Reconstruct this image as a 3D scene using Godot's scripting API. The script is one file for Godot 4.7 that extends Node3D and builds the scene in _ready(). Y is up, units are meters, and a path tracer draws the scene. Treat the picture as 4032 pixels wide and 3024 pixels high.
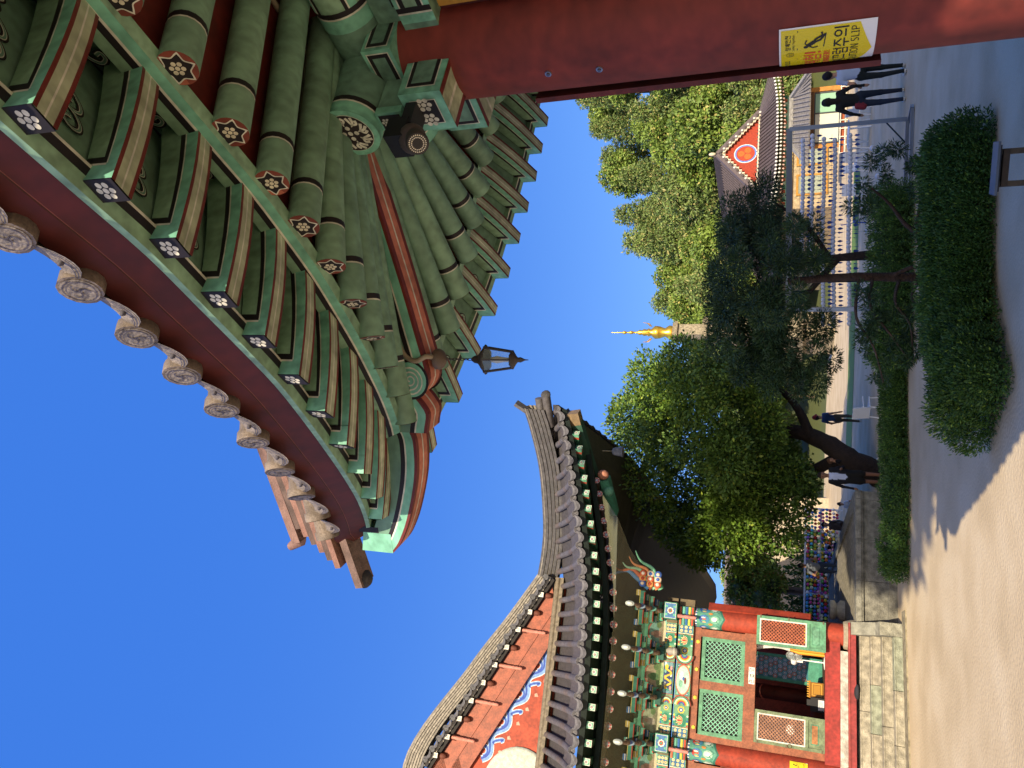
extends Node3D

const X0 := 3.33
const Z0 := -2.557
const EYE := 2.5
var M := {}
var C := {}
var used := {}
var shift_parent: Node
var shift_xf := Transform3D()
var rng := RandomNumberGenerator.new()


class MB:
	var st := SurfaceTool.new()
	var tris := 0

	func _init() -> void:
		st.begin(Mesh.PRIMITIVE_TRIANGLES)
		st.set_smooth_group(-1)

	func smooth(on: bool) -> void:
		st.set_smooth_group(0 if on else -1)

	func tri(a: Vector3, b: Vector3, c: Vector3, col: Color) -> void:
		st.set_color(col)
		st.add_vertex(a)
		st.add_vertex(c)
		st.add_vertex(b)
		tris += 1

	func quad(a: Vector3, b: Vector3, c: Vector3, d: Vector3, col: Color) -> void:
		tri(a, b, c, col)
		tri(a, c, d, col)

	func box(t: Transform3D, s: Vector3, col: Color) -> void:
		var h := s / 2.0
		var p := []
		for i in 8:
			p.append(t * Vector3(h.x if i & 1 else -h.x, h.y if i & 2 else -h.y, h.z if i & 4 else -h.z))
		for f in [[4, 5, 7, 6], [1, 0, 2, 3], [5, 1, 3, 7], [0, 4, 6, 2], [6, 7, 3, 2], [0, 1, 5, 4]]:
			quad(p[f[0]], p[f[1]], p[f[2]], p[f[3]], col)

	func bx(c: Vector3, s: Vector3, col: Color) -> void:
		box(Transform3D(Basis(), c), s, col)

	func beam(a: Vector3, b: Vector3, w: float, h: float, col: Color, up := Vector3.UP) -> void:
		var d := b - a
		var z := d.normalized()
		var x := up.cross(z)
		x = x.normalized() if x.length() > 0.01 else Vector3.RIGHT
		box(Transform3D(Basis(x, z.cross(x), z), (a + b) / 2.0), Vector3(w, h, d.length()), col)

	func loft(rows: Array, cols, closed := false) -> void:
		for i in rows.size() - 1:
			var a = rows[i]
			var b = rows[i + 1]
			var m: int = a.size()
			for j in (m if closed else m - 1):
				var k := (j + 1) % m
				var col: Color = cols if cols is Color else (cols[i][j % cols[i].size()] if cols[0] is Array else cols[j % cols.size()])
				quad(a[j], a[k], b[k], b[j], col)

	func tube(pts: Array, rads, seg: int, cols, caps := true) -> void:
		smooth(true)
		var rows := []
		var x := Vector3.ZERO
		for i in pts.size():
			var t: Vector3 = (pts[mini(i + 1, pts.size() - 1)] - pts[maxi(i - 1, 0)]).normalized()
			if x == Vector3.ZERO:
				x = t.cross(Vector3.UP) if absf(t.y) < 0.9 else t.cross(Vector3.RIGHT)
			x = (x - t * x.dot(t)).normalized()
			var y := t.cross(x)
			var r: float = rads[i] if rads is Array else rads
			var row := []
			for j in seg:
				var a := TAU * j / seg
				row.append(pts[i] + x * cos(a) * r + y * sin(a) * r)
			rows.append(row)
		var cc = cols
		if cols is Array:
			cc = []
			for i in pts.size() - 1:
				cc.append([cols[i % cols.size()]])
		loft(rows, cc, true)
		smooth(false)
		if caps:
			for e in [0, rows.size() - 1]:
				var c0: Color = cols if cols is Color else cols[0 if e == 0 else mini(e - 1, cols.size() - 1)]
				for j in seg:
					tri(pts[e], rows[e][j], rows[e][(j + 1) % seg], c0)

	func lathe(c: Vector3, prof: Array, seg: int, cols, axis := Vector3.UP) -> void:
		var pts := []
		var rads := []
		for p in prof:
			pts.append(c + axis * p.y)
			rads.append(p.x)
		tube(pts, rads, seg, cols, true)

	func ball(c: Vector3, r: Vector3, seg: int, col: Color) -> void:
		smooth(true)
		var rows := []
		for i in seg / 2 + 1:
			var b := PI * i / (seg / 2) - PI / 2
			var row := []
			for j in seg:
				var a := TAU * j / seg
				row.append(c + Vector3(cos(a) * cos(b) * r.x, sin(b) * r.y, sin(a) * cos(b) * r.z))
			rows.append(row)
		loft(rows, col, true)
		smooth(false)

	func done() -> ArrayMesh:
		st.generate_normals()
		return st.commit()


func L(h: String) -> Color:
	if not C.has(h):
		C[h] = Color.html(h).srgb_to_linear()
	return C[h]


func vary(c: Color, k: float) -> Color:
	var f := 1.0 + rng.randf_range(-k, k)
	return Color(c.r * f, c.g * f, c.b * f)


func numbered(n: String, under: Node) -> String:
	var key := str(under.get_instance_id()) + n
	used[key] = used.get(key, -1) + 1
	return n if used[key] == 0 else "%s_%03d" % [n, used[key]]


func obj(called: String, mesh, mat: Material, parent: Node = self) -> MeshInstance3D:
	var o := MeshInstance3D.new()
	o.name = numbered(called, parent)
	o.mesh = mesh.done() if mesh is MB else mesh
	o.material_override = mat
	parent.add_child(o, true)
	if parent == shift_parent:
		o.transform = shift_xf
	return o


func tag(o: Node, label: String, category: String, group := "", kind := "") -> Node:
	o.set_meta("label", label)
	o.set_meta("category", category)
	if group:
		o.set_meta("group", group)
	if kind:
		o.set_meta("kind", kind)
	return o


func thing(called: String, label: String, category: String, at := Vector3.ZERO, turn := 0.0, group := "") -> Node3D:
	var o := Node3D.new()
	o.name = numbered(called, self)
	add_child(o, true)
	o.position = at
	o.rotation.y = turn
	tag(o, label, category, group)
	return o


func dup(src: Node3D, xf: Transform3D, label: String) -> Node3D:
	var r: Node3D = src.duplicate()
	r.name = numbered(String(src.name).trim_suffix("_000"), self)
	add_child(r, true)
	r.transform = xf
	r.set_meta("label", label)
	return r


func struct(o: Node) -> Node:
	o.set_meta("kind", "structure")
	return o


func mat(rough := 0.8, tex: Texture2D = null, scale := 1.0, metal := 0.0, bump: Texture2D = null, depth := 1.0) -> StandardMaterial3D:
	var m := StandardMaterial3D.new()
	m.vertex_color_use_as_albedo = true
	m.roughness = rough
	m.metallic = metal
	m.cull_mode = BaseMaterial3D.CULL_DISABLED
	if tex or bump:
		m.uv1_triplanar = true
		m.uv1_world_triplanar = true
		m.uv1_scale = Vector3.ONE * scale
	if tex:
		m.albedo_texture = tex
	if bump:
		m.normal_enabled = true
		m.normal_texture = bump
		m.normal_scale = depth
	return m


func noise_image(size: int, freq: float, oct: int, seed_: int, kind := FastNoiseLite.TYPE_SIMPLEX) -> Image:
	var n := FastNoiseLite.new()
	n.seed = seed_
	n.frequency = freq
	n.fractal_octaves = oct
	n.noise_type = kind
	return n.get_seamless_image(size, size)


# a greyscale wear map: lo..hi around 1, from two noises; stretch > 1 draws grain along y
func wear(size: int, f1: float, f2: float, lo: float, hi: float, seed_: int, stretch := 1.0) -> ImageTexture:
	var a := noise_image(size, f1, 4, seed_)
	var b := noise_image(size, f2, 3, seed_ + 7)
	var im := Image.create(size, size, true, Image.FORMAT_RGB8)
	for y in size:
		for x in size:
			var g := b.get_pixel(x, int(y / stretch) % size).r if stretch > 1.0 else b.get_pixel(x, y).r
			var v := lerpf(lo, hi, clampf(a.get_pixel(x, y).r * 0.55 + g * 0.45, 0.0, 1.0))
			im.set_pixel(x, y, Color(v, v, v))
	im.generate_mipmaps()
	return ImageTexture.create_from_image(im)


func ramp_tex(size: int, f1: float, f2: float, cols: Array, seed_: int) -> ImageTexture:
	var a := noise_image(size, f1, 5, seed_)
	var b := noise_image(size, f2, 2, seed_ + 3)
	var im := Image.create(size, size, true, Image.FORMAT_RGB8)
	for y in size:
		for x in size:
			var v := clampf(a.get_pixel(x, y).r * 0.6 + b.get_pixel(x, y).r * 0.4, 0.0, 0.999) * (cols.size() - 1)
			im.set_pixel(x, y, cols[int(v)].lerp(cols[int(v) + 1], v - int(v)))
	im.generate_mipmaps()
	return ImageTexture.create_from_image(im)


func bump_tex(size: int, f: float, strength: float, seed_: int) -> ImageTexture:
	var a := noise_image(size, f, 4, seed_)
	a.bump_map_to_normal_map(strength)
	a.generate_mipmaps()
	return ImageTexture.create_from_image(a)


# ---- flat painting: shapes in 2-D laid on a surface by a map (Vector2, lift) -> Vector3
func ribbon(mb: MB, pts: Array, w: float, col: Color, map: Callable, lift: float, taper := false) -> void:
	var l := []
	var r := []
	for i in pts.size():
		var t: Vector2 = (pts[mini(i + 1, pts.size() - 1)] - pts[maxi(i - 1, 0)]).normalized()
		var n := Vector2(-t.y, t.x) * w * 0.5 * (1.0 if not taper else sqrt(maxf(0.04, 1.0 - pow(float(i) / (pts.size() - 1), 2.0))))
		l.append(map.call(pts[i] + n, lift))
		r.append(map.call(pts[i] - n, lift))
	for i in pts.size() - 1:
		mb.quad(r[i], r[i + 1], l[i + 1], l[i], col)


func dot(mb: MB, c: Vector2, r, col: Color, map: Callable, lift: float, seg := 12) -> void:
	var rr: Vector2 = r if r is Vector2 else Vector2(r, r)
	var o: Vector3 = map.call(c, lift)
	for j in seg:
		var a := TAU * j / seg
		var b := TAU * (j + 1) / seg
		mb.tri(o, map.call(c + Vector2(cos(a), sin(a)) * rr, lift), map.call(c + Vector2(cos(b), sin(b)) * rr, lift), col)


func poly(mb: MB, pts: Array, col: Color, map: Callable, lift: float) -> void:
	var p := PackedVector2Array(pts)
	var t := Geometry2D.triangulate_polygon(p)
	for i in range(0, t.size(), 3):
		mb.tri(map.call(p[t[i]], lift), map.call(p[t[i + 1]], lift), map.call(p[t[i + 2]], lift), col)


func rect(mb: MB, x0: float, y0: float, x1: float, y1: float, col: Color, map: Callable, lift: float) -> void:
	mb.quad(map.call(Vector2(x0, y0), lift), map.call(Vector2(x1, y0), lift), map.call(Vector2(x1, y1), lift), map.call(Vector2(x0, y1), lift), col)


func arc(c: Vector2, r: float, a0: float, a1: float, n: int, r1 := -1.0) -> Array:
	var out := []
	for i in n + 1:
		var k := float(i) / n
		var a := lerpf(a0, a1, k)
		out.append(c + Vector2(cos(a), sin(a)) * (r if r1 < 0.0 else lerpf(r, r1, k)))
	return out


func flat(o: Vector3, ux: Vector3, uy: Vector3) -> Callable:
	var n := ux.cross(uy).normalized()
	return func(p: Vector2, lift: float) -> Vector3: return o + ux * p.x + uy * p.y + n * lift


func flower7(mb: MB, c: Vector2, r: float, map: Callable, lift: float, col: Color) -> void:
	dot(mb, c, r, col, map, lift, 10)
	for k in 6:
		dot(mb, c + Vector2.from_angle(k * TAU / 6 + 0.5) * r * 2.25, r, col, map, lift, 10)


func smoothed(pts: Array, n := 6) -> Array:
	var cv := Curve2D.new()
	for i in pts.size():
		var t: Vector2 = (pts[mini(i + 1, pts.size() - 1)] - pts[maxi(i - 1, 0)]) / 6.0
		cv.add_point(pts[i], -t, t)
	var out := []
	for i in (pts.size() - 1) * n + 1:
		out.append(cv.samplef(float(i) / n))
	return out


func smoothed3(pts: Array, n := 6) -> Array:
	var cv := Curve3D.new()
	for i in pts.size():
		var t: Vector3 = (pts[mini(i + 1, pts.size() - 1)] - pts[maxi(i - 1, 0)]) / 6.0
		cv.add_point(pts[i], -t, t)
	var out := []
	for i in (pts.size() - 1) * n + 1:
		out.append(cv.samplef(float(i) / n))
	return out


func text_on(mb: MB, s: String, h: float, at: Vector2, col: Color, map: Callable, lift: float, bold := false, width := -1.0) -> void:
	var f := SystemFont.new()
	f.font_names = ["Droid Sans"]
	f.font_weight = 700 if bold else 400
	var tm := TextMesh.new()
	tm.font = f
	tm.text = s
	tm.font_size = 32
	tm.pixel_size = 0.03
	tm.depth = 0.0
	tm.horizontal_alignment = HORIZONTAL_ALIGNMENT_CENTER
	if tm.get_surface_count() == 0:
		return
	var a := tm.surface_get_arrays(0)
	var v: PackedVector3Array = a[Mesh.ARRAY_VERTEX]
	var ix = a[Mesh.ARRAY_INDEX]
	var bb := tm.get_aabb()
	var ky := h / bb.size.y
	var kx := ky if width < 0.0 else width / bb.size.x
	var idx := []
	if ix == null or ix.size() == 0:
		idx = range(v.size())
	else:
		idx = Array(ix)
	var cc := bb.get_center()
	for i in range(0, idx.size(), 3):
		var q := []
		for j in 3:
			var p: Vector3 = v[idx[i + j]]
			q.append(map.call(at + Vector2((p.x - cc.x) * kx, (p.y - cc.y) * ky), lift))
		mb.tri(q[0], q[1], q[2], col)


func _ready() -> void:
	rng.seed = 20240917
	# ---- camera: a phone held upright whose picture is stored lying on its side
	var p := deg_to_rad(20.0)
	var ro := deg_to_rad(1.2)
	var ya := deg_to_rad(27.0)
	var f0 := Vector3(sin(ya), 0, -cos(ya))
	var r0 := Vector3(cos(ya), 0, sin(ya))
	var fw := f0 * cos(p) + Vector3.UP * sin(p)
	var u0 := Vector3.UP * cos(p) - f0 * sin(p)
	var U := u0 * cos(ro) - r0 * sin(ro)
	var R := u0 * sin(ro) + r0 * cos(ro)
	var cam := Camera3D.new()
	cam.name = "camera"
	cam.transform = Transform3D(Basis(-U, R, -fw), Vector3(0, EYE, 0))
	cam.fov = rad_to_deg(2.0 * atan(384.0 / 769.0))
	cam.near = 0.05
	cam.far = 900.0
	add_child(cam)
	cam.current = true
	# ---- sky, sun, exposure
	var sky := ProceduralSkyMaterial.new()
	sky.sky_top_color = Color(0.034, 0.14, 0.53).linear_to_srgb()
	sky.sky_horizon_color = Color(0.24, 0.50, 0.96).linear_to_srgb()
	sky.sky_curve = 0.145
	sky.ground_bottom_color = Color(0.52, 0.48, 0.42)
	sky.ground_horizon_color = Color(0.58, 0.62, 0.70)
	sky.sky_energy_multiplier = 1.0
	sky.sun_angle_max = 80.0
	sky.sun_curve = 0.42
	var env := Environment.new()
	env.background_mode = Environment.BG_SKY
	env.sky = Sky.new()
	env.sky.sky_material = sky
	env.tonemap_mode = Environment.TONE_MAPPER_LINEAR
	env.tonemap_exposure = 1.5
	env.sdfgi_enabled = true
	env.ssao_enabled = true
	env.ssil_enabled = true
	var we := WorldEnvironment.new()
	we.name = "air"
	we.environment = env
	add_child(we)
	var sun := DirectionalLight3D.new()
	sun.name = "sun"
	sun.light_color = Color(1.0, 0.93, 0.80)
	sun.light_energy = 1.6
	sun.light_angular_distance = 0.5
	sun.shadow_enabled = true
	var az := deg_to_rad(20.2)
	var el := deg_to_rad(28.2)
	sun.look_at_from_position(Vector3.ZERO, Vector3(sin(az) * cos(el), -sin(el), -cos(az) * cos(el)), Vector3.UP)
	add_child(sun)
	materials()
	for part in [setting, pavilion, hall, courtyard, greenery, far_things, people]:
		rng.seed = 20240917
		part.call()


func materials() -> void:
	var wood := wear(256, 0.012, 0.05, 0.62, 1.12, 3)
	var fine := wear(256, 0.03, 0.12, 0.72, 1.1, 11)
	var stone := wear(256, 0.02, 0.25, 0.5, 1.15, 21)
	M.paint = mat(0.62, wood, 0.9)
	M.fine = mat(0.75, fine, 0.7)
	M.red = mat(0.72, wood, 0.6)
	M.tile = mat(0.72, stone, 1.3, 0.0, bump_tex(256, 0.08, 3.0, 5), 0.5)
	M.stone = mat(0.9, stone, 0.8, 0.0, bump_tex(256, 0.1, 4.0, 6), 0.6)
	M.plain = mat(0.6)
	M.gloss = mat(0.25)
	M.metal = mat(0.35, null, 1.0, 0.85)
	M.cloth = mat(0.9)
	M.bark = mat(0.95, stone, 1.2, 0.0, bump_tex(256, 0.06, 6.0, 8), 1.0)
	M.leaf = mat(0.6)
	M.leaf.backlight_enabled = true
	M.leaf.backlight = Color(0.10, 0.12, 0.03)
	var g := mat(0.95, ramp_tex(1024, 0.004, 0.35, [Color("a28f6e"), Color("baa684"), Color("c4b08e"), Color("cebc9c"), Color("b6a688")], 31), 0.11, 0.0, bump_tex(512, 0.25, 2.5, 9), 0.22)
	M.ground = g
	M.net = mat(0.9)
	M.glass = StandardMaterial3D.new()
	M.glass.transparency = BaseMaterial3D.TRANSPARENCY_ALPHA
	M.glass.albedo_color = Color(0.75, 0.85, 0.85, 0.18)
	M.glass.roughness = 0.05


func setting() -> void:
	var g := MB.new()
	g.quad(Vector3(-350, 0, 200), Vector3(350, 0, 200), Vector3(350, 0, -350), Vector3(-350, 0, -350), Color(1, 1, 1))
	var go := obj("ground", g, M.ground)
	struct(go)
	go.set_meta("label", "pale sandy temple courtyard swept in faint streaks")
	# stone terrace that the pavilion stands on
	var t := MB.new()
	t.bx(Vector3(X0 + 5.2, 0.41, Z0 + 5.2), Vector3(13.6, 0.82, 13.6), L("a59b88"))
	t.bx(Vector3(X0 + 5.2, 0.86, Z0 + 5.2), Vector3(13.8, 0.1, 13.8), L("b3a993"))
	var to := obj("stone_terrace", t, M.stone)
	struct(to)
	to.set_meta("label", "low stone terrace under the green pavilion")


func pv(side: int, s: float, o: float, h: float) -> Vector3:
	return Vector3(X0 - o, EYE + h, Z0 - s) if side == 0 else Vector3(X0 - s, EYE + h, Z0 - o)


func lerp_at(xs: Array, ys: Array, x: float) -> float:
	if x <= xs[0]:
		return ys[0]
	for i in xs.size() - 1:
		if x <= xs[i + 1]:
			return lerpf(ys[i], ys[i + 1], (x - xs[i]) / (xs[i + 1] - xs[i]))
	return ys[-1]


# a strip swept along the eave: prof holds [o, h] offsets from base arrays, colours per band
func eave_strip(side: int, ss: Array, oo: Array, hh: Array, prof: Array, cols: Array) -> MB:
	var mb := MB.new()
	var rows := []
	for i in ss.size():
		var row := []
		for q in prof:
			row.append(pv(side, ss[i] + q[0] * (0.0 if i < ss.size() - 1 else 0.9), oo[i] + q[0], hh[i] + q[1]))
		rows.append(row)
	mb.loft(rows, cols)
	return mb


func resample(a: Array, n: int) -> Array:
	var out := []
	for i in (a.size() - 1) * n + 1:
		var k := i / n
		var f := float(i % n) / n
		if f == 0.0:
			out.append(a[k])
			continue
		var p0: float = a[maxi(k - 1, 0)]
		var p3: float = a[mini(k + 2, a.size() - 1)]
		out.append(cubic_interpolate(a[k], a[k + 1], p0, p3, f))
	return out


func pavilion() -> void:
	var T := thing("temple_pavilion", "green painted temple pavilion whose flared eave corner fills the upper right", "pavilion")
	var GR := L("8fb698")
	var GD := L("709886")
	var TE := L("82c6ae")
	var BK := L("16141c")
	var WH := L("e0e0d2")
	var RD := L("6f2420")
	var OL := L("b2bca0")
	var SA := L("c97a62")
	var rs := [-2.9, -2.6, -2.29, -1.99, -1.69, -1.39, -1.09, -0.77, -0.48, -0.22, 0.05, 0.32, 0.60, 0.86, 1.13, 1.43]
	var ro := [1.31, 1.31, 1.31, 1.31, 1.31, 1.31, 1.31, 1.31, 1.32, 1.35, 1.38, 1.42, 1.46, 1.50, 1.54, 1.58]
	var rh := [2.14, 2.14, 2.14, 2.14, 2.14, 2.14, 2.14, 2.14, 2.13, 2.12, 2.12, 2.13, 2.15, 2.18, 2.22, 2.29]
	var fk := [0.0, 0.0, 0.0, 0.0, 0.0, 0.0, 0.0, 0.0, 0.0, 0.0, 0.05, 0.14, 0.24, 0.40, 0.58, 0.74]
	var bs := [-3.0, -2.7, -2.4, -2.1, -1.78, -1.48, -1.18, -0.88, -0.57, -0.27, 0.05, 0.38, 0.74, 1.10, 1.50, 1.86]
	var bo := [1.97, 1.97, 1.97, 1.97, 1.97, 1.97, 1.97, 1.97, 1.98, 1.99, 2.0, 2.02, 2.04, 2.06, 2.07, 2.09]
	var bh := [2.05, 2.05, 2.05, 2.05, 2.05, 2.05, 2.05, 2.05, 2.07, 2.09, 2.12, 2.17, 2.24, 2.32, 2.44, 2.57]
	var n := rs.size()
	# rafter end and flying-rafter end paintings, made once
	var xy := flat(Vector3.ZERO, Vector3.RIGHT, Vector3.UP)
	var ends := []
	for variant in 3:
		var e := MB.new()
		dot(e, Vector2.ZERO, 0.0745, [L("7c3a2e"), L("8a4436"), L("74352c")][variant], xy, 0.002, 20)
		if variant == 1:
			poly(e, arc(Vector2.ZERO, 0.072, 0.7, 2.3, 8) + arc(Vector2.ZERO, 0.05, 2.3, 0.7, 8), L("b96a50"), xy, 0.0026)
		for lay in 2:
			var st := []
			var R := 0.073 if lay == 0 else 0.063
			for k in 6:
				var a := k * TAU / 6 + 0.2
				for j in 7:
					var q := float(j) / 7
					var rr := lerpf(R, R * (0.66 if lay == 0 else 0.68), sin(q * PI))
					st.append(Vector2.from_angle(a + q * TAU / 6) * rr)
			poly(e, st, WH if lay == 0 else BK, xy, 0.0032 + lay * 0.0006)
		flower7(e, Vector2.ZERO, 0.0095, xy, 0.0046, L("e2dcc4"))
		ends.append(e.done())
	var be := MB.new()
	rect(be, -0.047, -0.058, 0.047, 0.058, BK, xy, 0.002)
	flower7(be, Vector2.ZERO, 0.0115, xy, 0.003, L("e2dcc8"))
	var bend := be.done()
	# painted curls: one on the board over each rafter row, one on the soffit between flying rafters
	var curls := []
	for kind in 2:
		var cm := MB.new()
		var paths := []
		if kind == 0:
			paths = [[Vector2(0.012, 0.024), Vector2(-0.004, 0.020), Vector2(-0.004, 0.036), Vector2(0.016, 0.044), Vector2(0.034, 0.026), Vector2(0.034, 0.0), Vector2(0.034, -0.026), Vector2(0.016, -0.044), Vector2(-0.004, -0.036), Vector2(-0.004, -0.020), Vector2(0.012, -0.024)]]
		else:
			paths = [[Vector2(0.008, 0.105), Vector2(-0.008, 0.112), Vector2(-0.012, 0.130), Vector2(0.008, 0.145), Vector2(0.030, 0.132), Vector2(0.034, 0.105), Vector2(0.020, 0.078), Vector2(-0.006, 0.066)], [Vector2(0.006, 0.030), Vector2(-0.010, 0.034), Vector2(-0.014, 0.052), Vector2(0.006, 0.066), Vector2(0.028, 0.050), Vector2(0.028, 0.020), Vector2(0.010, -0.006), Vector2(-0.012, -0.022)], [Vector2(-0.012, -0.022), Vector2(-0.024, -0.045), Vector2(-0.012, -0.075), Vector2(0.004, -0.105), Vector2(-0.006, -0.13)], [Vector2(-0.006, -0.13), Vector2(-0.022, -0.12), Vector2(-0.016, -0.09), Vector2(0.0, -0.055), Vector2(-0.012, -0.022)]]
		for lay in 3:
			for q in paths:
				ribbon(cm, smoothed(q, 5), [0.020, 0.0095, 0.0055][lay], [BK, WH, GD][lay], xy, 0.002 + lay * 0.0008)
		curls.append(cm.done())
	var curl_c: ArrayMesh = curls[0]
	var curl_s: ArrayMesh = curls[1]
	for side in 2:
		var roots := []
		for i in n:
			var k: float = fk[i]
			if i >= 10:
				var si: float = [-0.20, -0.16, -0.12, -0.09, -0.06, -0.035][i - 10]
				roots.append([si, -0.06, 2.455])
			else:
				roots.append([rs[i], -0.55, rh[i] + 0.25 * (ro[i] + 0.55)])
			var o_root: float = roots[i][1]
			if rs[i] > -1.5 or side == 1:
				var a := pv(side, roots[i][0], o_root, roots[i][2])
				var b := pv(side, rs[i], ro[i], rh[i])
				var d := (b - a).normalized()
				var ln := (b - a).length()
				var mb := MB.new()
				var col := vary(GR.lerp(GD, rng.randf_range(0.2, 0.7)), 0.07)
				var rr := 0.075 if i < 10 else lerpf(0.062, 0.045, (i - 10) / 5.0)
				var at := [0.0, (ln - 0.235) / ln, (ln - 0.205) / ln, (ln - 0.197) / ln, 1.0]
				var pts := []
				var rd := []
				for q in at:
					pts.append(a.lerp(b, q))
					rd.append(lerpf(rr, 0.075, q))
				mb.tube(pts, rd, 18, [col, BK, WH, col])
				var sx := d.cross(Vector3.UP).normalized()
				for q in 4:
					var an := -PI / 2 + rng.randf_range(-1.2, 1.2)
					var t0 := rng.randf_range(0.2, 0.7)
					var t1 := minf(0.995, t0 + rng.randf_range(0.15, 0.4))
					var cw := rng.randf_range(0.012, 0.03)
					var c0 := a.lerp(b, t0) + (sx * cos(an) - d.cross(sx) * sin(an) * -1.0) * (lerpf(rr, 0.075, t0) + 0.0012)
					var c1 := a.lerp(b, t1) + (sx * cos(an + 0.03) - d.cross(sx) * sin(an + 0.03) * -1.0) * (lerpf(rr, 0.075, t1) + 0.0012)
					var tw := (sx * -sin(an) - d.cross(sx) * cos(an) * -1.0) * cw * 0.08
					mb.quad(c0 - tw, c1 - tw * 0.4, c1 + tw * 0.4, c0 + tw, L("2c3a2c"))
				var ra := obj("rafter", mb, M.paint, T)
				var ef := obj("painted_end", ends[rng.randi() % 3], M.fine, ra)
				var ux := d.cross(Vector3.UP).normalized()
				ef.transform = Transform3D(Basis(ux, d.cross(-ux), d).rotated(d, rng.randf() * 1.0), b)
		for i in n - 1:
			var mb := MB.new()
			var r0: Array = roots[i]
			var r1: Array = roots[i + 1]
			mb.quad(pv(side, r0[0], r0[1], r0[2] + 0.085), pv(side, rs[i], ro[i], rh[i] + 0.085), pv(side, rs[i + 1], ro[i + 1], rh[i + 1] + 0.085), pv(side, r1[0], r1[1], r1[2] + 0.085), vary(RD, 0.1))
			obj("soffit_panel", mb, M.paint, T)
		# fascia on the rafter ends
		var ss := resample(rs + [1.63], 3)
		var oo := resample(ro + [1.61], 3)
		var hh := resample(rh + [2.36], 3)
		obj("eave_fascia", eave_strip(side, ss, oo, hh, [[-0.02, 0.04], [0.04, 0.04], [0.052, 0.082], [0.056, 0.092], [0.064, 0.120], [0.076, 0.165], [-0.02, 0.165]], [GR, TE, WH, BK, GR, GR]), M.paint, T)
		# board over it, with the curls
		obj("blocking_board", eave_strip(side, ss, oo, hh, [[0.02, 0.165], [-0.03, 0.37]], [GD]), M.paint, T)
		# flying rafters
		for i in n:
			var a := pv(side, rs[i], ro[i] - 0.12, rh[i] + 0.272)
			var b := pv(side, bs[i], bo[i], bh[i])
			var flatd := Vector3(b.x - a.x, 0, b.z - a.z)
			var len2 := flatd.length()
			var fd := flatd / len2
			var wv := Vector3(-fd.z, 0, fd.x) * 0.047
			var mb := MB.new()
			var ts := [0.0, 0.15, 0.3, 0.45, 0.6, 0.75, 0.86, 1.0 - 0.105 / len2, 1.0 - 0.075 / len2, 1.0 - 0.066 / len2, 1.0]
			var lvl := [0.0, 0.30, 0.335, 0.46, 1.0]
			var lcol := [TE, WH, BK, vary(GR, 0.06)]
			var scol := [[0.0, 0.17, RD], [0.17, 0.46, OL], [0.46, 0.53, WH], [0.53, 0.83, OL], [0.83, 1.0, RD]]
			for j in ts.size() - 1:
				var q0: Array = []
				for t in [ts[j], ts[j + 1]]:
					var c := a.lerp(b, t)
					c.y = lerpf(a.y, b.y, t) - 0.025 * sin(t * PI)
					var hgt := lerpf(0.102, 0.062, t)
					q0.append([c, hgt])
				for sd in [-1.0, 1.0]:
					for l in 4:
						var lc: Color = lcol[l]
						if j == ts.size() - 2:
							lc = TE
						elif j == ts.size() - 3:
							lc = WH if l > 1 else TE
						elif j == ts.size() - 4:
							lc = BK if l > 1 else lcol[l]
						var qa: Vector3 = q0[0][0] + wv * sd
						var qb: Vector3 = q0[1][0] + wv * sd
						var ha: float = q0[0][1]
						var hb: float = q0[1][1]
						mb.quad(qa + Vector3.UP * lerpf(-ha, ha, lvl[l]), qb + Vector3.UP * lerpf(-hb, hb, lvl[l]), qb + Vector3.UP * lerpf(-hb, hb, lvl[l + 1]), qa + Vector3.UP * lerpf(-ha, ha, lvl[l + 1]), lc)
				for sc in scol:
					var pa: Vector3 = q0[0][0] - Vector3.UP * q0[0][1]
					var pb: Vector3 = q0[1][0] - Vector3.UP * q0[1][1]
					var u0: Vector3 = wv * (sc[0] * 2.0 - 1.0)
					var u1: Vector3 = wv * (sc[1] * 2.0 - 1.0)
					mb.quad(pa + u0, pb + u0, pb + u1, pa + u1, sc[2])
			var et := b
			mb.quad(et - wv - Vector3.UP * 0.058, et + wv - Vector3.UP * 0.058, et + wv + Vector3.UP * 0.058, et - wv + Vector3.UP * 0.058, BK)
			var fr := obj("flying_rafter", mb, M.paint, T)
			var ef := obj("painted_end", bend, M.fine, fr)
			ef.transform = Transform3D(Basis(wv.normalized(), Vector3.UP, fd if wv.normalized().cross(Vector3.UP).dot(fd) > 0 else -fd), b + fd * 0.001)
			if wv.normalized().cross(Vector3.UP).dot(fd) < 0:
				ef.transform.basis.x *= -1.0
				ef.transform.basis.z *= -1.0
		# soffit boards between the flying rafters, each with its curl
		for i in n - 1:
			var mb := MB.new()
			var rows := []
			for t in [0.0, 0.33, 0.66, 1.0]:
				var row := []
				for j in [i, i + 1]:
					var a := pv(side, rs[j], ro[j] - 0.02, rh[j] + 0.37)
					var b := pv(side, bs[j], bo[j] + 0.0, bh[j] + 0.064)
					var c := a.lerp(b, t)
					c.y -= 0.025 * sin(t * PI)
					row.append(c)
				rows.append(row)
			mb.loft(rows, vary(GD.lerp(GR, 0.4), 0.08))
			var sb := obj("soffit_board", mb, M.paint, T)
			var mid: Vector3 = (rows[1][0] + rows[2][1]) / 2.0
			var along: Vector3 = (rows[2][0] - rows[1][0]).normalized()
			var across: Vector3 = (rows[1][1] - rows[1][0])
			across = (across - along * across.dot(along)).normalized()
			var nrm := along.cross(across)
			if nrm.y > 0:
				nrm = -nrm
			var cu := obj("painted_curl", curl_s, M.fine, sb)
			cu.transform = Transform3D(Basis(across * 1.5, along * 1.35, nrm), mid + nrm * 0.004)
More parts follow.
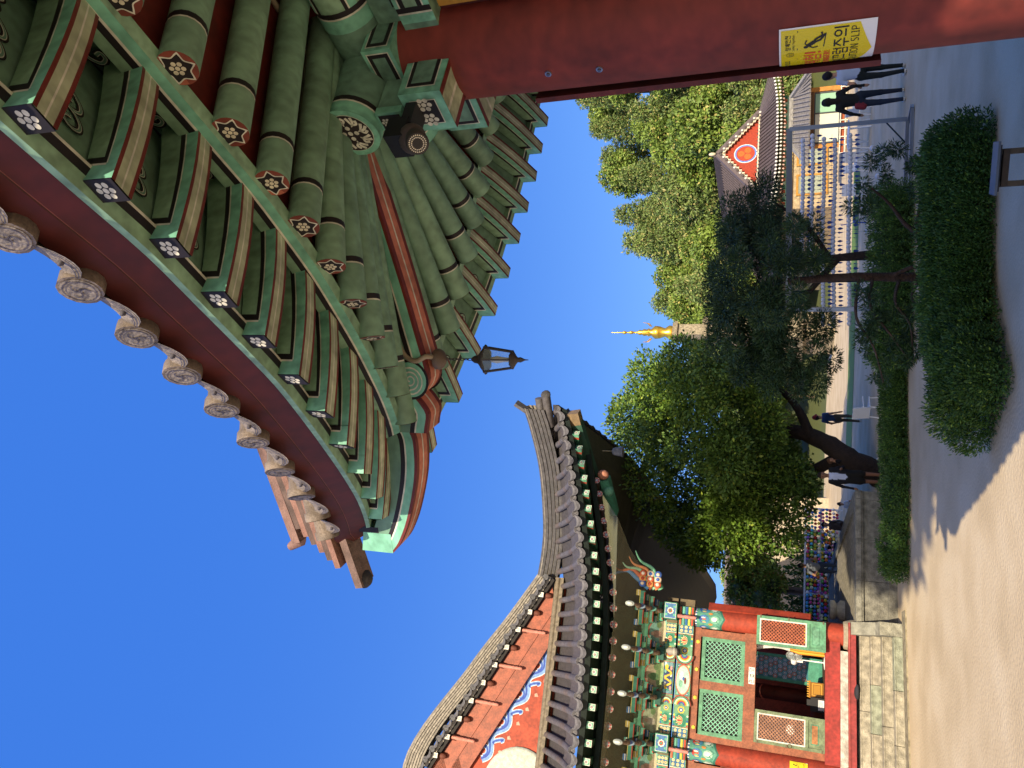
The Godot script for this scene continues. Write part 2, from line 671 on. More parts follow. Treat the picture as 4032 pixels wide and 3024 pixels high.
			var m2 := pv(side, (rs[i] + rs[i + 1]) / 2, (ro[i] + ro[i + 1]) / 2 - 0.004, (rh[i] + rh[i + 1]) / 2 + 0.265)
			var alongw := (pv(side, rs[i + 1], ro[i + 1], rh[i + 1]) - pv(side, rs[i], ro[i], rh[i])).normalized()
			var upb := Vector3.UP
			var out := (Vector3(-1, 0, 0) if side == 0 else Vector3(0, 0, -1))
			var cu2 := obj("painted_curl", curl_c, M.fine, sb)
			cu2.transform = Transform3D(Basis(upb * 1.7, alongw * 1.7, out), m2 + out * 0.012)
		# outer fascia, red board, tiles
		var s2s := resample(bs + [2.12], 3)
		var o2 := resample(bo + [2.11], 3)
		var h2 := resample(bh + [2.68], 3)
		obj("eave_fascia", eave_strip(side, s2s, o2, h2, [[-0.075, 0.12], [-0.070, 0.060], [-0.058, 0.058], [-0.024, 0.056], [0.03, 0.056], [0.035, 0.085]], [GR, WH, BK, GR, GR]), M.paint, T)
		obj("eave_board", eave_strip(side, s2s, o2, h2, [[0.015, 0.08], [0.02, 0.085], [0.070, 0.20], [0.071, 0.204], [0.076, 0.206], [0.125, 0.31]], [L("4a1715"), L("5a1d19"), L("8a4a3c"), L("461816"), L("561c18")]), M.red, T)
		for i in range(1, n):
			var bo_: float = bo[i]
			var d3 := pv(side, bs[i], bo_ + 0.17, bh[i] + 0.325)
			var inn := pv(side, bs[i] - fk[i] * 0.9 - (0.4 if fk[i] > 0.5 else 0.0), bo_ - 1.4, bh[i] + 0.325 + 0.42)
			var dd := (inn - d3).normalized()
			var mb := MB.new()
			mb.tube([d3, d3 + dd * 0.05, d3 + dd * 0.051, inn], [0.078, 0.078, 0.068, 0.068], 14, L("8f8279"))
			var tr := obj("convex_tile", mb, M.tile, T)
			var tb := MB.new()
			dot(tb, Vector2.ZERO, 0.066, L("a79c93"), xy, 0.003, 18)
			ribbon(tb, arc(Vector2.ZERO, 0.056, 0, TAU, 18), 0.006, L("6d6570"), xy, 0.005)
			for q in 3:
				ribbon(tb, arc(Vector2.from_angle(q * 2.1) * 0.02, 0.016, q * 2.1, q * 2.1 + 4.0, 7), 0.007, L("6d6570"), xy, 0.006)
			var tf := obj("tile_disc", tb, M.tile, tr)
			var ux := dd.cross(Vector3.UP).normalized()
			tf.transform = Transform3D(Basis(ux, dd.cross(ux) * -1.0, -dd).rotated(ux, 0.0), d3)
			if i < n - 1:
				# drip tile between this row and the next
				var m0 := pv(side, (bs[i] + bs[i + 1]) / 2, (bo_ + bo[i + 1]) / 2 + 0.15, (bh[i] + bh[i + 1]) / 2 + 0.31)
				var e0 := d3
				var e1 := pv(side, bs[i + 1], bo[i + 1] + 0.17, bh[i + 1] + 0.325)
				var wx := (e1 - e0) * 0.40
				var dn := (Vector3(0, -1, 0) + (Vector3(-1, 0, 0) if side == 0 else Vector3(0, 0, -1)) * 0.12).normalized()
				var up: Array = []
				var lo: Array = []
				for q in 9:
					var u := q / 4.0 - 1.0
					up.append(m0 + wx * u + Vector3.UP * (0.045 * u * u))
					lo.append(m0 + wx * u + Vector3.UP * (0.045 * u * u) + dn * (0.105 * sqrt(maxf(0.0, 1.0 - u * u))))
				var db := MB.new()
				db.loft([up, lo], L("a3978d"))
				var iv := pv(side, (bs[i] + bs[i + 1]) / 2 - fk[i] * 0.9, bo_ - 1.4, (bh[i] + bh[i + 1]) / 2 + 0.9)
				var inner: Array = []
				var out2 := (iv - m0)
				for q in 9:
					inner.append(up[q] + out2)
				db.loft([inner, up], L("7b7068"))
				var fo := (Vector3(-1, 0, 0) if side == 0 else Vector3(0, 0, -1)) * 0.004 + Vector3(0, -0.001, 0)
				var dp := obj("drip_tile", db, M.tile, T)
				var de := MB.new()
				for ring in [0.62, 0.8]:
					for q in 8:
						var a0: Vector3 = (up[q] + up[q + 1]) / 2
						var la: Vector3 = up[q].lerp(lo[q], ring) + fo
						var lb: Vector3 = up[q + 1].lerp(lo[q + 1], ring) + fo
						de.quad(la, lb, lb + dn * 0.006, la + dn * 0.006, L("5f5964"))
				de.ball(m0 + dn * 0.045 + fo, Vector3(0.018, 0.012, 0.012), 6, L("54505e"))
				obj("drip_relief", de, M.tile, dp)
		# roof surface above
		var rb := MB.new()
		var rows := []
		for i in s2s.size():
			var s: float = s2s[i]
			rows.append([pv(side, s, o2[i] + 0.10, h2[i] + 0.30), pv(side, minf(s - 0.25, 0.55), 0.6, h2[i] * 0.25 + 2.45), pv(side, minf(s, -4.5), -4.5, 5.4)])
		rows.push_front([pv(side, -9.5, 2.05, 2.35), pv(side, -9.5, 0.6, 2.96), pv(side, -9.5, -4.5, 5.4)])
		rb.loft(rows, L("5d5751"))
		obj("roof_bed", rb, M.tile, T)
		# far length of eave out of view: plain boards so that light does not leak in
		var fb := MB.new()
		fb.loft([[pv(side, -9.5, 2.0, 2.12), pv(side, -9.5, -0.2, 2.66)], [pv(side, -2.95, 2.0, 2.12), pv(side, -2.95, -0.2, 2.66)]], GD)
		obj("soffit_board", fb, M.paint, T)
	corner(T, [GR, GD, TE, BK, WH, RD, OL, SA])


func dg(q: float, h: float, off := 0.0) -> Vector3:
	return Vector3(X0 - q - off * 0.7071, EYE + h, Z0 - q + off * 0.7071)


func hip_beam(bottom: Array, top_h: float, half: float, cols: Dictionary, end_teal: bool) -> MB:
	var mb := MB.new()
	var lv := [0.0, 0.02, 0.075, 0.086, 0.118, 1.0]
	var lc := [cols.RD, cols.TE, cols.WH, cols.BK, cols.GD]
	for i in bottom.size() - 1:
		var a: Vector2 = bottom[i]
		var b: Vector2 = bottom[i + 1]
		var ta: float = a.y + top_h
		var tb: float = b.y + top_h
		for sd in [-1.0, 1.0]:
			for l in 5:
				var f0: float = lv[l]
				var f1: float = lv[l + 1]
				var a0: float = a.y + f0 if l < 4 else a.y + lv[4]
				var a1: float = a.y + f1 if l < 4 else ta
				var b0: float = b.y + f0 if l < 4 else b.y + lv[4]
				var b1: float = b.y + f1 if l < 4 else tb
				mb.quad(dg(a.x, a0, half * sd), dg(b.x, b0, half * sd), dg(b.x, b1, half * sd), dg(a.x, a1, half * sd), lc[l])
		var bands := [[-1.0, -0.66, cols.RD], [-0.66, -0.09, cols.SA], [-0.09, 0.05, cols.WH], [0.05, 0.62, vary(cols.SA, 0.08)], [0.62, 1.0, cols.RD]]
		for q in bands:
			mb.quad(dg(a.x, a.y, half * q[0]), dg(b.x, b.y, half * q[0]), dg(b.x, b.y, half * q[1]), dg(a.x, a.y, half * q[1]), q[2])
	var e: Vector2 = bottom[-1]
	mb.quad(dg(e.x, e.y, -half), dg(e.x, e.y, half), dg(e.x, e.y + top_h, half), dg(e.x, e.y + top_h, -half), cols.TE if end_teal else cols.GD)
	if end_teal:
		for sd in [-1.0, 1.0]:
			var w: Vector2 = bottom[-2]
			mb.quad(dg(e.x - 0.1, e.y, half * sd * 1.01), dg(e.x + 0.001, e.y, half * sd * 1.01), dg(e.x + 0.001, e.y + top_h, half * sd * 1.01), dg(e.x - 0.1, e.y + top_h - 0.03, half * sd * 1.01), cols.TE)
			mb.quad(dg(e.x - 0.13, e.y + 0.09, half * sd * 1.012), dg(e.x - 0.1, e.y + 0.09, half * sd * 1.012), dg(e.x - 0.1, e.y + top_h, half * sd * 1.012), dg(e.x - 0.13, e.y + top_h, half * sd * 1.012), cols.BK)
	return mb


# nested frames of colour on a rectangular face
func panel_face(mb: MB, o: Vector3, ux: Vector3, uy: Vector3, w: float, h: float, bands: Array) -> void:
	var m := flat(o, ux, uy)
	for i in bands.size():
		var q: float = bands[i][0]
		rect(mb, -w / 2 + q, -h / 2 + q, w / 2 - q, h / 2 - q, bands[i][1], m, 0.001 + i * 0.0012)


func corner(T: Node3D, c: Array) -> void:
	var GR: Color = c[0]
	var GD: Color = c[1]
	var TE: Color = c[2]
	var BK: Color = c[3]
	var WH: Color = c[4]
	var RD: Color = c[5]
	var OL: Color = c[6]
	var SA: Color = c[7]
	var cols := {"GR": GR, "GD": GD, "TE": TE, "BK": BK, "WH": WH, "RD": RD, "SA": SA}
	var lower := smoothed([Vector2(-0.3, 2.48), Vector2(0.3, 2.36), Vector2(0.62, 2.27), Vector2(0.9, 2.19), Vector2(1.1, 2.14), Vector2(1.22, 2.11), Vector2(1.31, 2.10), Vector2(1.375, 2.155), Vector2(1.385, 2.20), Vector2(1.42, 2.165), Vector2(1.47, 2.13), Vector2(1.53, 2.15), Vector2(1.56, 2.16)], 3)
	var ch := obj("corner_rafter", hip_beam(lower, 0.31, 0.10, cols, false), M.paint, T)
	for sd in [-1.0, 1.0]:
		var sp := MB.new()
		var m := func(p: Vector2, l: float) -> Vector3: return dg(1.31 + p.x, 2.225 + p.y, sd * (0.101 + l))
		dot(sp, Vector2.ZERO, Vector2(0.092, 0.125), BK, m, 0.001, 28)
		dot(sp, Vector2.ZERO, Vector2(0.080, 0.110), TE, m, 0.003, 28)
		var path := []
		for i in 60:
			var a := i * 0.36
			path.append(Vector2(cos(a), sin(a) * 1.35) * (0.006 + 0.0032 * a))
		ribbon(sp, path, 0.007, WH, m, 0.005)
		obj("painted_spiral", sp, M.fine, ch)
	var up := smoothed([Vector2(1.35, 2.40), Vector2(1.55, 2.27), Vector2(1.64, 2.25), Vector2(1.8, 2.28), Vector2(2.0, 2.37), Vector2(2.13, 2.46), Vector2(2.19, 2.53)], 4)
	obj("corner_rafter", hip_beam(up, 0.24, 0.095, cols, true), M.paint, T)
	# ridge end of roof tiles above the corner
	var rg := MB.new()
	for i in 6:
		rg.beam(dg(2.30 - i * 0.04, 2.98 + i * 0.055), dg(0.9, 3.35 + i * 0.055), 0.24, 0.045, [L("a0766a"), L("6d5750")][i % 2])
	rg.beam(dg(2.2, 3.33), dg(0.9, 3.70), 0.16, 0.07, L("93736a"))
	rg.tube([dg(2.14, 3.33), dg(2.22, 3.36), dg(2.26, 3.45)], [0.05, 0.05, 0.03], 8, L("9a766c"))
	rg.beam(dg(2.42, 2.86), dg(1.2, 3.2), 0.16, 0.06, L("7e6760"))
	rg.ball(dg(2.40, 2.86), Vector3(0.07, 0.06, 0.07), 10, L("3a3638"))
	obj("hip_ridge", rg, M.tile, T)
	# purlins, one each way, crossing over the column
	for side in 2:
		var mb := MB.new()
		var ax := Vector3(0, 0, -1) if side == 0 else Vector3(-1, 0, 0)
		var e := Vector3(X0, 4.73 if side == 1 else 4.735, Z0)
		var pts := []
		for q in [-9.0, -0.42, -0.39, -0.38, -0.30, 0.44, 0.47, 0.48, 0.55]:
			pts.append(e + ax * q)
		mb.tube(pts, 0.16, 28, [GR, BK, WH, TE, GD, BK, WH, TE])
		var pu := obj("purlin", mb, M.paint, T)
		# painted lines along the length
		var ln := MB.new()
		var outw := Vector3(-1, 0, 0) if side == 0 else Vector3(0, 0, -1)
		for st in [[0.62, 0.78, TE], [0.55, 0.62, WH], [0.40, 0.55, BK], [-0.62, -0.50, BK], [-0.67, -0.62, WH], [-0.95, -0.67, TE]]:
			for w in 4:
				var a0 := lerpf(st[0], st[1], w / 4.0)
				var a1 := lerpf(st[0], st[1], (w + 1) / 4.0)
				var p0 := (outw * cos(a0) + Vector3.UP * sin(a0)) * 0.1615
				var p1 := (outw * cos(a1) + Vector3.UP * sin(a1)) * 0.1615
				ln.quad(e - ax * 8.0 + p0, e - ax * 0.42 + p0, e - ax * 0.42 + p1, e - ax * 8.0 + p1, st[2])
		obj("painted_lines", ln, M.fine, pu)
		var ds := MB.new()
		var m := flat(e + ax * 0.551, Vector3(0, 0, 1), Vector3.UP)
		if side == 0:
			m = flat(e + ax * 0.551, Vector3(-1, 0, 0), Vector3.UP)
		dot(ds, Vector2.ZERO, 0.16, TE, m, 0.001, 32)
		dot(ds, Vector2.ZERO, 0.127, WH, m, 0.002, 32)
		dot(ds, Vector2.ZERO, 0.124, L("2a1f26"), m, 0.003, 32)
		dot(ds, Vector2.ZERO, 0.014, WH, m, 0.0045, 12)
		for k in 4:
			dot(ds, Vector2.from_angle(k * TAU / 4) * 0.037, 0.014, WH, m, 0.0045, 10)
		for k in 8:
			var a := k * TAU / 8 + 0.2
			for j in [-1, 0, 1]:
				var b: float = a + j * 0.24
				var r0 := 0.052 if j == 0 else 0.065
				var r1 := 0.118 if j == 0 else 0.108
				ribbon(ds, smoothed([Vector2.from_angle(b + 0.16) * r1, Vector2.from_angle(b) * lerpf(r0, r1, 0.55), Vector2.from_angle(a) * r0], 4), 0.017, WH, m, 0.0045, true)
		obj("painted_flower", ds, M.fine, pu)
		# tie plank under the purlin and the lower beam
		var tk := MB.new()
		tk.beam(e + ax * -9.0 + Vector3(0, -0.235, 0), e + ax * 0.47 + Vector3(0, -0.235, 0), 0.115, 0.145, GD)
		tk.beam(e + ax * -9.0 + Vector3(0, -0.295, 0) + outw * 0.059, e + ax * -0.34 + Vector3(0, -0.295, 0) + outw * 0.059, 0.006, 0.02, BK)
		tk.beam(e + ax * 0.455 + Vector3(0, -0.235, 0), e + ax * 0.500 + Vector3(0, -0.235, 0), 0.125, 0.150, TE)
		var em := flat(e + ax * 0.501 + Vector3(0, -0.235, 0), Vector3(0, 0, 1) if side == 1 else Vector3(-1, 0, 0), Vector3.UP)
		rect(tk, -0.048, -0.062, 0.048, 0.062, BK, em, 0.001)
		for q in [-0.031, 0.031]:
			flower7(tk, Vector2(0, q), 0.0088, em, 0.002, WH)
		obj("purlin_plank", tk, M.paint, T)
		var lb := MB.new()
		lb.beam(e + ax * -9.0 + Vector3(0, -0.42, 0), e + ax * 0.0 + Vector3(0, -0.42, 0), 0.22, 0.19, GR)
		for st in [[-0.095, -0.062, TE], [-0.062, -0.054, WH], [-0.054, -0.028, BK], [0.04, 0.066, BK], [0.066, 0.074, WH], [0.074, 0.095, TE]]:
			var y0: float = -0.42 + st[0]
			var y1: float = -0.42 + st[1]
			var off := outw * 0.1125
			lb.quad(e - ax * 8.0 + off + Vector3(0, y0, 0), e - ax * 0.36 + off + Vector3(0, y0, 0), e - ax * 0.36 + off + Vector3(0, y1, 0), e - ax * 8.0 + off + Vector3(0, y1, 0), st[2])
		for st in [[-0.36, -0.33, BK], [-0.33, -0.32, WH], [-0.32, -0.27, TE], [-0.27, -0.14, GD]]:
			var off := outw * 0.113
			lb.quad(e + ax * st[0] + off + Vector3(0, -0.514, 0), e + ax * st[1] + off + Vector3(0, -0.514, 0), e + ax * st[1] + off + Vector3(0, -0.326, 0), e + ax * st[0] + off + Vector3(0, -0.326, 0), st[2])
		obj("tie_beam", lb, M.paint, T)
		# nose of the tie beam beyond the column
		var hb := MB.new()
		var hc := e + ax * 0.30 + Vector3(0, -0.43, 0)
		hb.beam(e + ax * 0.15 + Vector3(0, -0.43, 0), e + ax * 0.455 + Vector3(0, -0.43, 0), 0.25, 0.235, TE)
		var fm: Vector3 = e + ax * 0.457 + Vector3(0, -0.43, 0)
		var sx := Vector3(0, 0, 1) if side == 1 else Vector3(-1, 0, 0)
		panel_face(hb, fm, sx, Vector3.UP, 0.25, 0.235, [[0.045, WH], [0.05, BK]])
		flower7(hb, Vector2(0.05, 0.0), 0.014, flat(fm, sx, Vector3.UP), 0.004, WH)
		flower7(hb, Vector2(-0.05, 0.0), 0.014, flat(fm, sx, Vector3.UP), 0.004, WH)
		for sg in [-1.0, 1.0]:
			var so: Vector3 = hc + sx * 0.126 * sg
			panel_face(hb, so, ax * -sg, Vector3.UP, 0.30, 0.235, [[0.0, TE], [0.035, WH], [0.041, BK], [0.062, GD]])
		var bo := hc - Vector3(0, 0.1185, 0)
		var bm := flat(bo, ax, sx)
		for q in [[-0.125, -0.09, RD], [-0.09, -0.01, OL], [-0.01, 0.01, WH], [0.01, 0.09, OL], [0.09, 0.125, RD]]:
			rect(hb, -0.15, q[0], 0.155, q[1], q[2], bm, -0.0015)
		obj("beam_nose", hb, M.paint, T)
		# plaster over the purlin
		var pl := MB.new()
		pl.quad(e - ax * 9.0 + Vector3(0, 0.1, 0) - outw * 0.04, e + Vector3(0, 0.1, 0) - outw * 0.04, e + Vector3(0, 0.60, 0) - outw * 0.04, e - ax * 9.0 + Vector3(0, 0.60, 0) - outw * 0.04, L("5c1a1a"))
		obj("infill_plaster", pl, M.paint, T)
		# small block between beam and plank
		var so := MB.new()
		var bc := e - ax * 0.62 + Vector3(0, -0.29, 0) + outw * 0.07
		so.beam(bc - ax * 0.12, bc + ax * 0.12, 0.12, 0.09, TE)
		panel_face(so, bc + outw * 0.061, ax, Vector3.UP, 0.24, 0.09, [[0.012, WH], [0.016, BK], [0.03, GD]])
		obj("bearing_block", so, M.paint, T)
		var gap := MB.new()
		gap.beam(e - ax * 8.0 + Vector3(0, -0.316, 0) + outw * 0.03, e - ax * 0.28 + Vector3(0, -0.316, 0) + outw * 0.03, 0.10, 0.018, L("a8682c"))
		obj("spacer_strip", gap, M.paint, T)
	# capital block
	var cp := MB.new()
	var cc := Vector3(X0, 4.545, Z0)
	cp.bx(cc, Vector3(0.50, 0.17, 0.50), TE)
	for q in [[Vector3(-0.251, 0, 0), Vector3(0, 0, 1)], [Vector3(0, 0, 0.251), Vector3(1, 0, 0)], [Vector3(0, 0, -0.251), Vector3(-1, 0, 0)]]:
		panel_face(cp, cc + q[0], q[1], Vector3.UP, 0.50, 0.17, [[0.02, WH], [0.026, BK], [0.048, GD]])
	obj("capital_block", cp, M.paint, T)
	# column
	var co := MB.new()
	co.tube([Vector3(X0, 0.9, Z0), Vector3(X0, 2.2, Z0), Vector3(X0, 3.4, Z0), Vector3(X0, 4.46, Z0)], [0.275, 0.272, 0.268, 0.262], 40, L("84322a"))
	var col := obj("column", co, M.red, T)
	for q in [[0.70, 3.62], [0.74, 3.36]]:
		var bo2 := MB.new()
		var dir := Vector3(-sin(deg_to_rad(52.5)), 0, cos(deg_to_rad(52.5))) * cos(q[0]) + Vector3(-0.609, 0, -0.793) * sin(q[0])
		var a := Vector3(X0, q[1] + 0.06, Z0) + dir * 0.262
		bo2.tube([a, a + dir * 0.012], [0.019, 0.017], 12, L("9a9090"))
		bo2.tube([a + dir * 0.012, a + dir * 0.018], [0.010, 0.009], 8, L("6b6264"))
		obj("bolt", bo2, M.metal, col)
	# long plaque board on the far side of the column
	var jb := MB.new()
	var bowed := []
	for i in 9:
		var u := i / 4.0 - 1.0
		bowed.append(Vector3(X0 + u * 0.175, 0, Z0 - 0.272 - 0.035 + u * u * 0.03))
	var ring := [[], []]
	for y in [2.14, 3.83]:
		for k in 2:
			pass
	for i in 8:
		var a: Vector3 = bowed[i]
		var b: Vector3 = bowed[i + 1]
		for z in [0.0, 0.034]:
			jb.quad(a + Vector3(0, 2.14, z), b + Vector3(0, 2.14, z), b + Vector3(0, 3.83, z), a + Vector3(0, 3.83, z), L("5a221e"))
		for y in [2.14, 3.83]:
			jb.quad(a + Vector3(0, y, 0), b + Vector3(0, y, 0), b + Vector3(0, y, 0.034), a + Vector3(0, y, 0.034), L("6a2a22"))
	for q in [bowed[0], bowed[8]]:
		jb.quad(q + Vector3(0, 2.14, 0), q + Vector3(0, 2.14, 0.034), q + Vector3(0, 3.83, 0.034), q + Vector3(0, 3.83, 0), L("6a2a22"))
	obj("column_plaque", jb, M.red, T)
	# wall beside the column: post and yellow-bordered panel
	var wl := MB.new()
	wl.bx(Vector3(X0 + 0.06, 2.62, Z0 + 4.6), Vector3(0.16, 3.40, 8.7), L("5a1f1b"))
	wl.bx(Vector3(X0 + 4.6, 2.62, Z0 + 0.06), Vector3(8.7, 3.40, 0.16), L("5a1f1b"))
	obj("wall", wl, M.red, T)
	var yp := MB.new()
	yp.bx(Vector3(X0 - 0.06, 3.55, Z0 + 0.86), Vector3(0.05, 1.28, 1.08), L("b5852c"))
	panel_face(yp, Vector3(X0 - 0.0855, 3.55, Z0 + 0.86), Vector3(0, 0, 1), Vector3.UP, 1.08, 1.28, [[0.085, WH], [0.093, BK], [0.118, WH], [0.124, L("b5852c")]])
	obj("wall_panel", yp, M.fine, T)
	# electrical conduit
	var cd := MB.new()
	var cpts := [Vector3(3.13, 5.0, -0.9), Vector3(3.14, 4.98, -1.99), Vector3(3.14, 4.99, -2.26), Vector3(3.14, 4.95, -2.47), Vector3(3.12, 4.91, -2.58), Vector3(3.08, 4.93, -2.66), Vector3(2.96, 5.0, -2.77), Vector3(2.79, 4.99, -2.93), Vector3(2.6, 4.94, -3.12), Vector3(2.43, 4.88, -3.3), Vector3(2.23, 4.82, -3.49), Vector3(2.09, 4.76, -3.64), Vector3(2.045, 4.72, -3.69), Vector3(2.03, 4.66, -3.70), Vector3(2.055, 4.60, -3.69), Vector3(2.09, 4.58, -3.76)]
	var cs := smoothed3(cpts, 14)
	var rad := []
	for i in cs.size():
		rad.append(0.017 if i % 2 else 0.0145)
	cd.tube(cs, rad, 8, L("8f8470"))
	obj("conduit", cd, M.plain, T)
	obj_lantern()
	obj_camera()
	obj_sign()


func obj_lantern() -> void:
	var T := thing("hanging_lantern", "dark hexagonal lantern hanging from the eave corner", "lantern", Vector3(X0 - 1.235, 4.56 * 0.26, Z0 - 1.235))
	T.scale = Vector3.ONE * 0.74
	var IR := L("3a3230")
	var a := MB.new()
	a.lathe(Vector3(0, 4.56, 0), [Vector2(0.085, 0.03), Vector2(0.09, 0.0), Vector2(0.075, -0.03), Vector2(0.04, -0.055), Vector2(0.012, -0.065)], 16, L("5c4f44"))
	obj("ceiling_rose", a, M.plain, T)
	var ch := MB.new()
	for i in 7:
		var y := 4.485 - i * 0.034
		var t := Transform3D(Basis(Vector3.UP, i * PI / 2), Vector3(0, y, 0))
		var pts := []
		for k in 9:
			pts.append(t * Vector3(cos(k * TAU / 8) * 0.010, sin(k * TAU / 8) * 0.022, 0))
		ch.tube(pts, 0.0035, 5, IR, false)
	obj("chain", ch, M.plain, T)
	var b := MB.new()
	b.lathe(Vector3(0, 0, 0), [Vector2(0.012, 4.265), Vector2(0.03, 4.24), Vector2(0.035, 4.21), Vector2(0.10, 4.16), Vector2(0.125, 4.145), Vector2(0.12, 4.13)], 6, IR)
	b.lathe(Vector3(0, 0, 0), [Vector2(0.075, 3.915), Vector2(0.08, 3.90), Vector2(0.05, 3.885), Vector2(0.02, 3.86), Vector2(0.022, 3.835), Vector2(0.006, 3.80), Vector2(0.003, 3.77)], 6, IR)
	for k in 6:
		var d := Vector3(cos(k * TAU / 6), 0, sin(k * TAU / 6))
		b.beam(d * 0.115 + Vector3(0, 4.14, 0), d * 0.076 + Vector3(0, 3.91, 0), 0.014, 0.014, IR, d)
	obj("frame", b, M.plain, T)
	var g := MB.new()
	for k in 6:
		var d0 := Vector3(cos(k * TAU / 6), 0, sin(k * TAU / 6))
		var d1 := Vector3(cos((k + 1) * TAU / 6), 0, sin((k + 1) * TAU / 6))
		g.quad(d0 * 0.072 + Vector3(0, 3.915, 0), d1 * 0.072 + Vector3(0, 3.915, 0), d1 * 0.11 + Vector3(0, 4.135, 0), d0 * 0.11 + Vector3(0, 4.135, 0), Color(1, 1, 1))
	obj("pane", g, M.glass, T)
	var s := MB.new()
	s.lathe(Vector3(0, 0, 0), [Vector2(0.018, 3.92), Vector2(0.02, 3.98), Vector2(0.032, 4.04), Vector2(0.02, 4.09), Vector2(0.004, 4.10)], 10, L("c9c2b0"))
	obj("bulb", s, M.gloss, T)


func obj_camera() -> void:
	var T := thing("security_camera", "round security camera with a ring of small lights under the pavilion corner", "camera")
	var b := MB.new()
	b.bx(Vector3(2.70, 4.40, -2.545), Vector3(0.13, 0.11, 0.15), L("14131a"))
	b.bx(Vector3(2.80, 4.36, -2.54), Vector3(0.14, 0.06, 0.12), L("1b1a20"))
	obj("bracket", b, M.plain, T)
	var k := MB.new()
	var look := (Vector3(0, EYE, 0) - Vector3(2.66, 4.33, -2.50)).normalized()
	look = (look + Vector3(-0.25, -0.1, -0.15)).normalized()
	k.ball(Vector3(2.67, 4.325, -2.535), Vector3(0.078, 0.07, 0.078), 18, L("4a4240"))
	obj("housing", k, M.plain, T)
	var h := MB.new()
	var c := Vector3(2.645, 4.29, -2.51)
	h.tube([c, c + look * 0.09, c + look * 0.10], [0.052, 0.058, 0.05], 20, L("3c3736"))
	obj("barrel", h, M.plain, T)
	var l := MB.new()
	var ux := look.cross(Vector3.UP).normalized()
	var m := flat(c + look * 0.101, ux, ux.cross(look) * -1.0 if ux.cross(ux.cross(look) * -1.0).dot(look) > 0 else ux.cross(look))
	dot(l, Vector2.ZERO, 0.05, L("2a2626"), m, 0.001, 20)
	for ring in [[0.030, 20], [0.041, 26]]:
		for i in ring[1]:
			dot(l, Vector2.from_angle(i * TAU / ring[1]) * ring[0], 0.0038, L("cfc6b0"), m, 0.003, 6)
	dot(l, Vector2.ZERO, 0.021, L("0c0c10"), m, 0.002, 16)
	obj("lens", l, M.gloss, T)


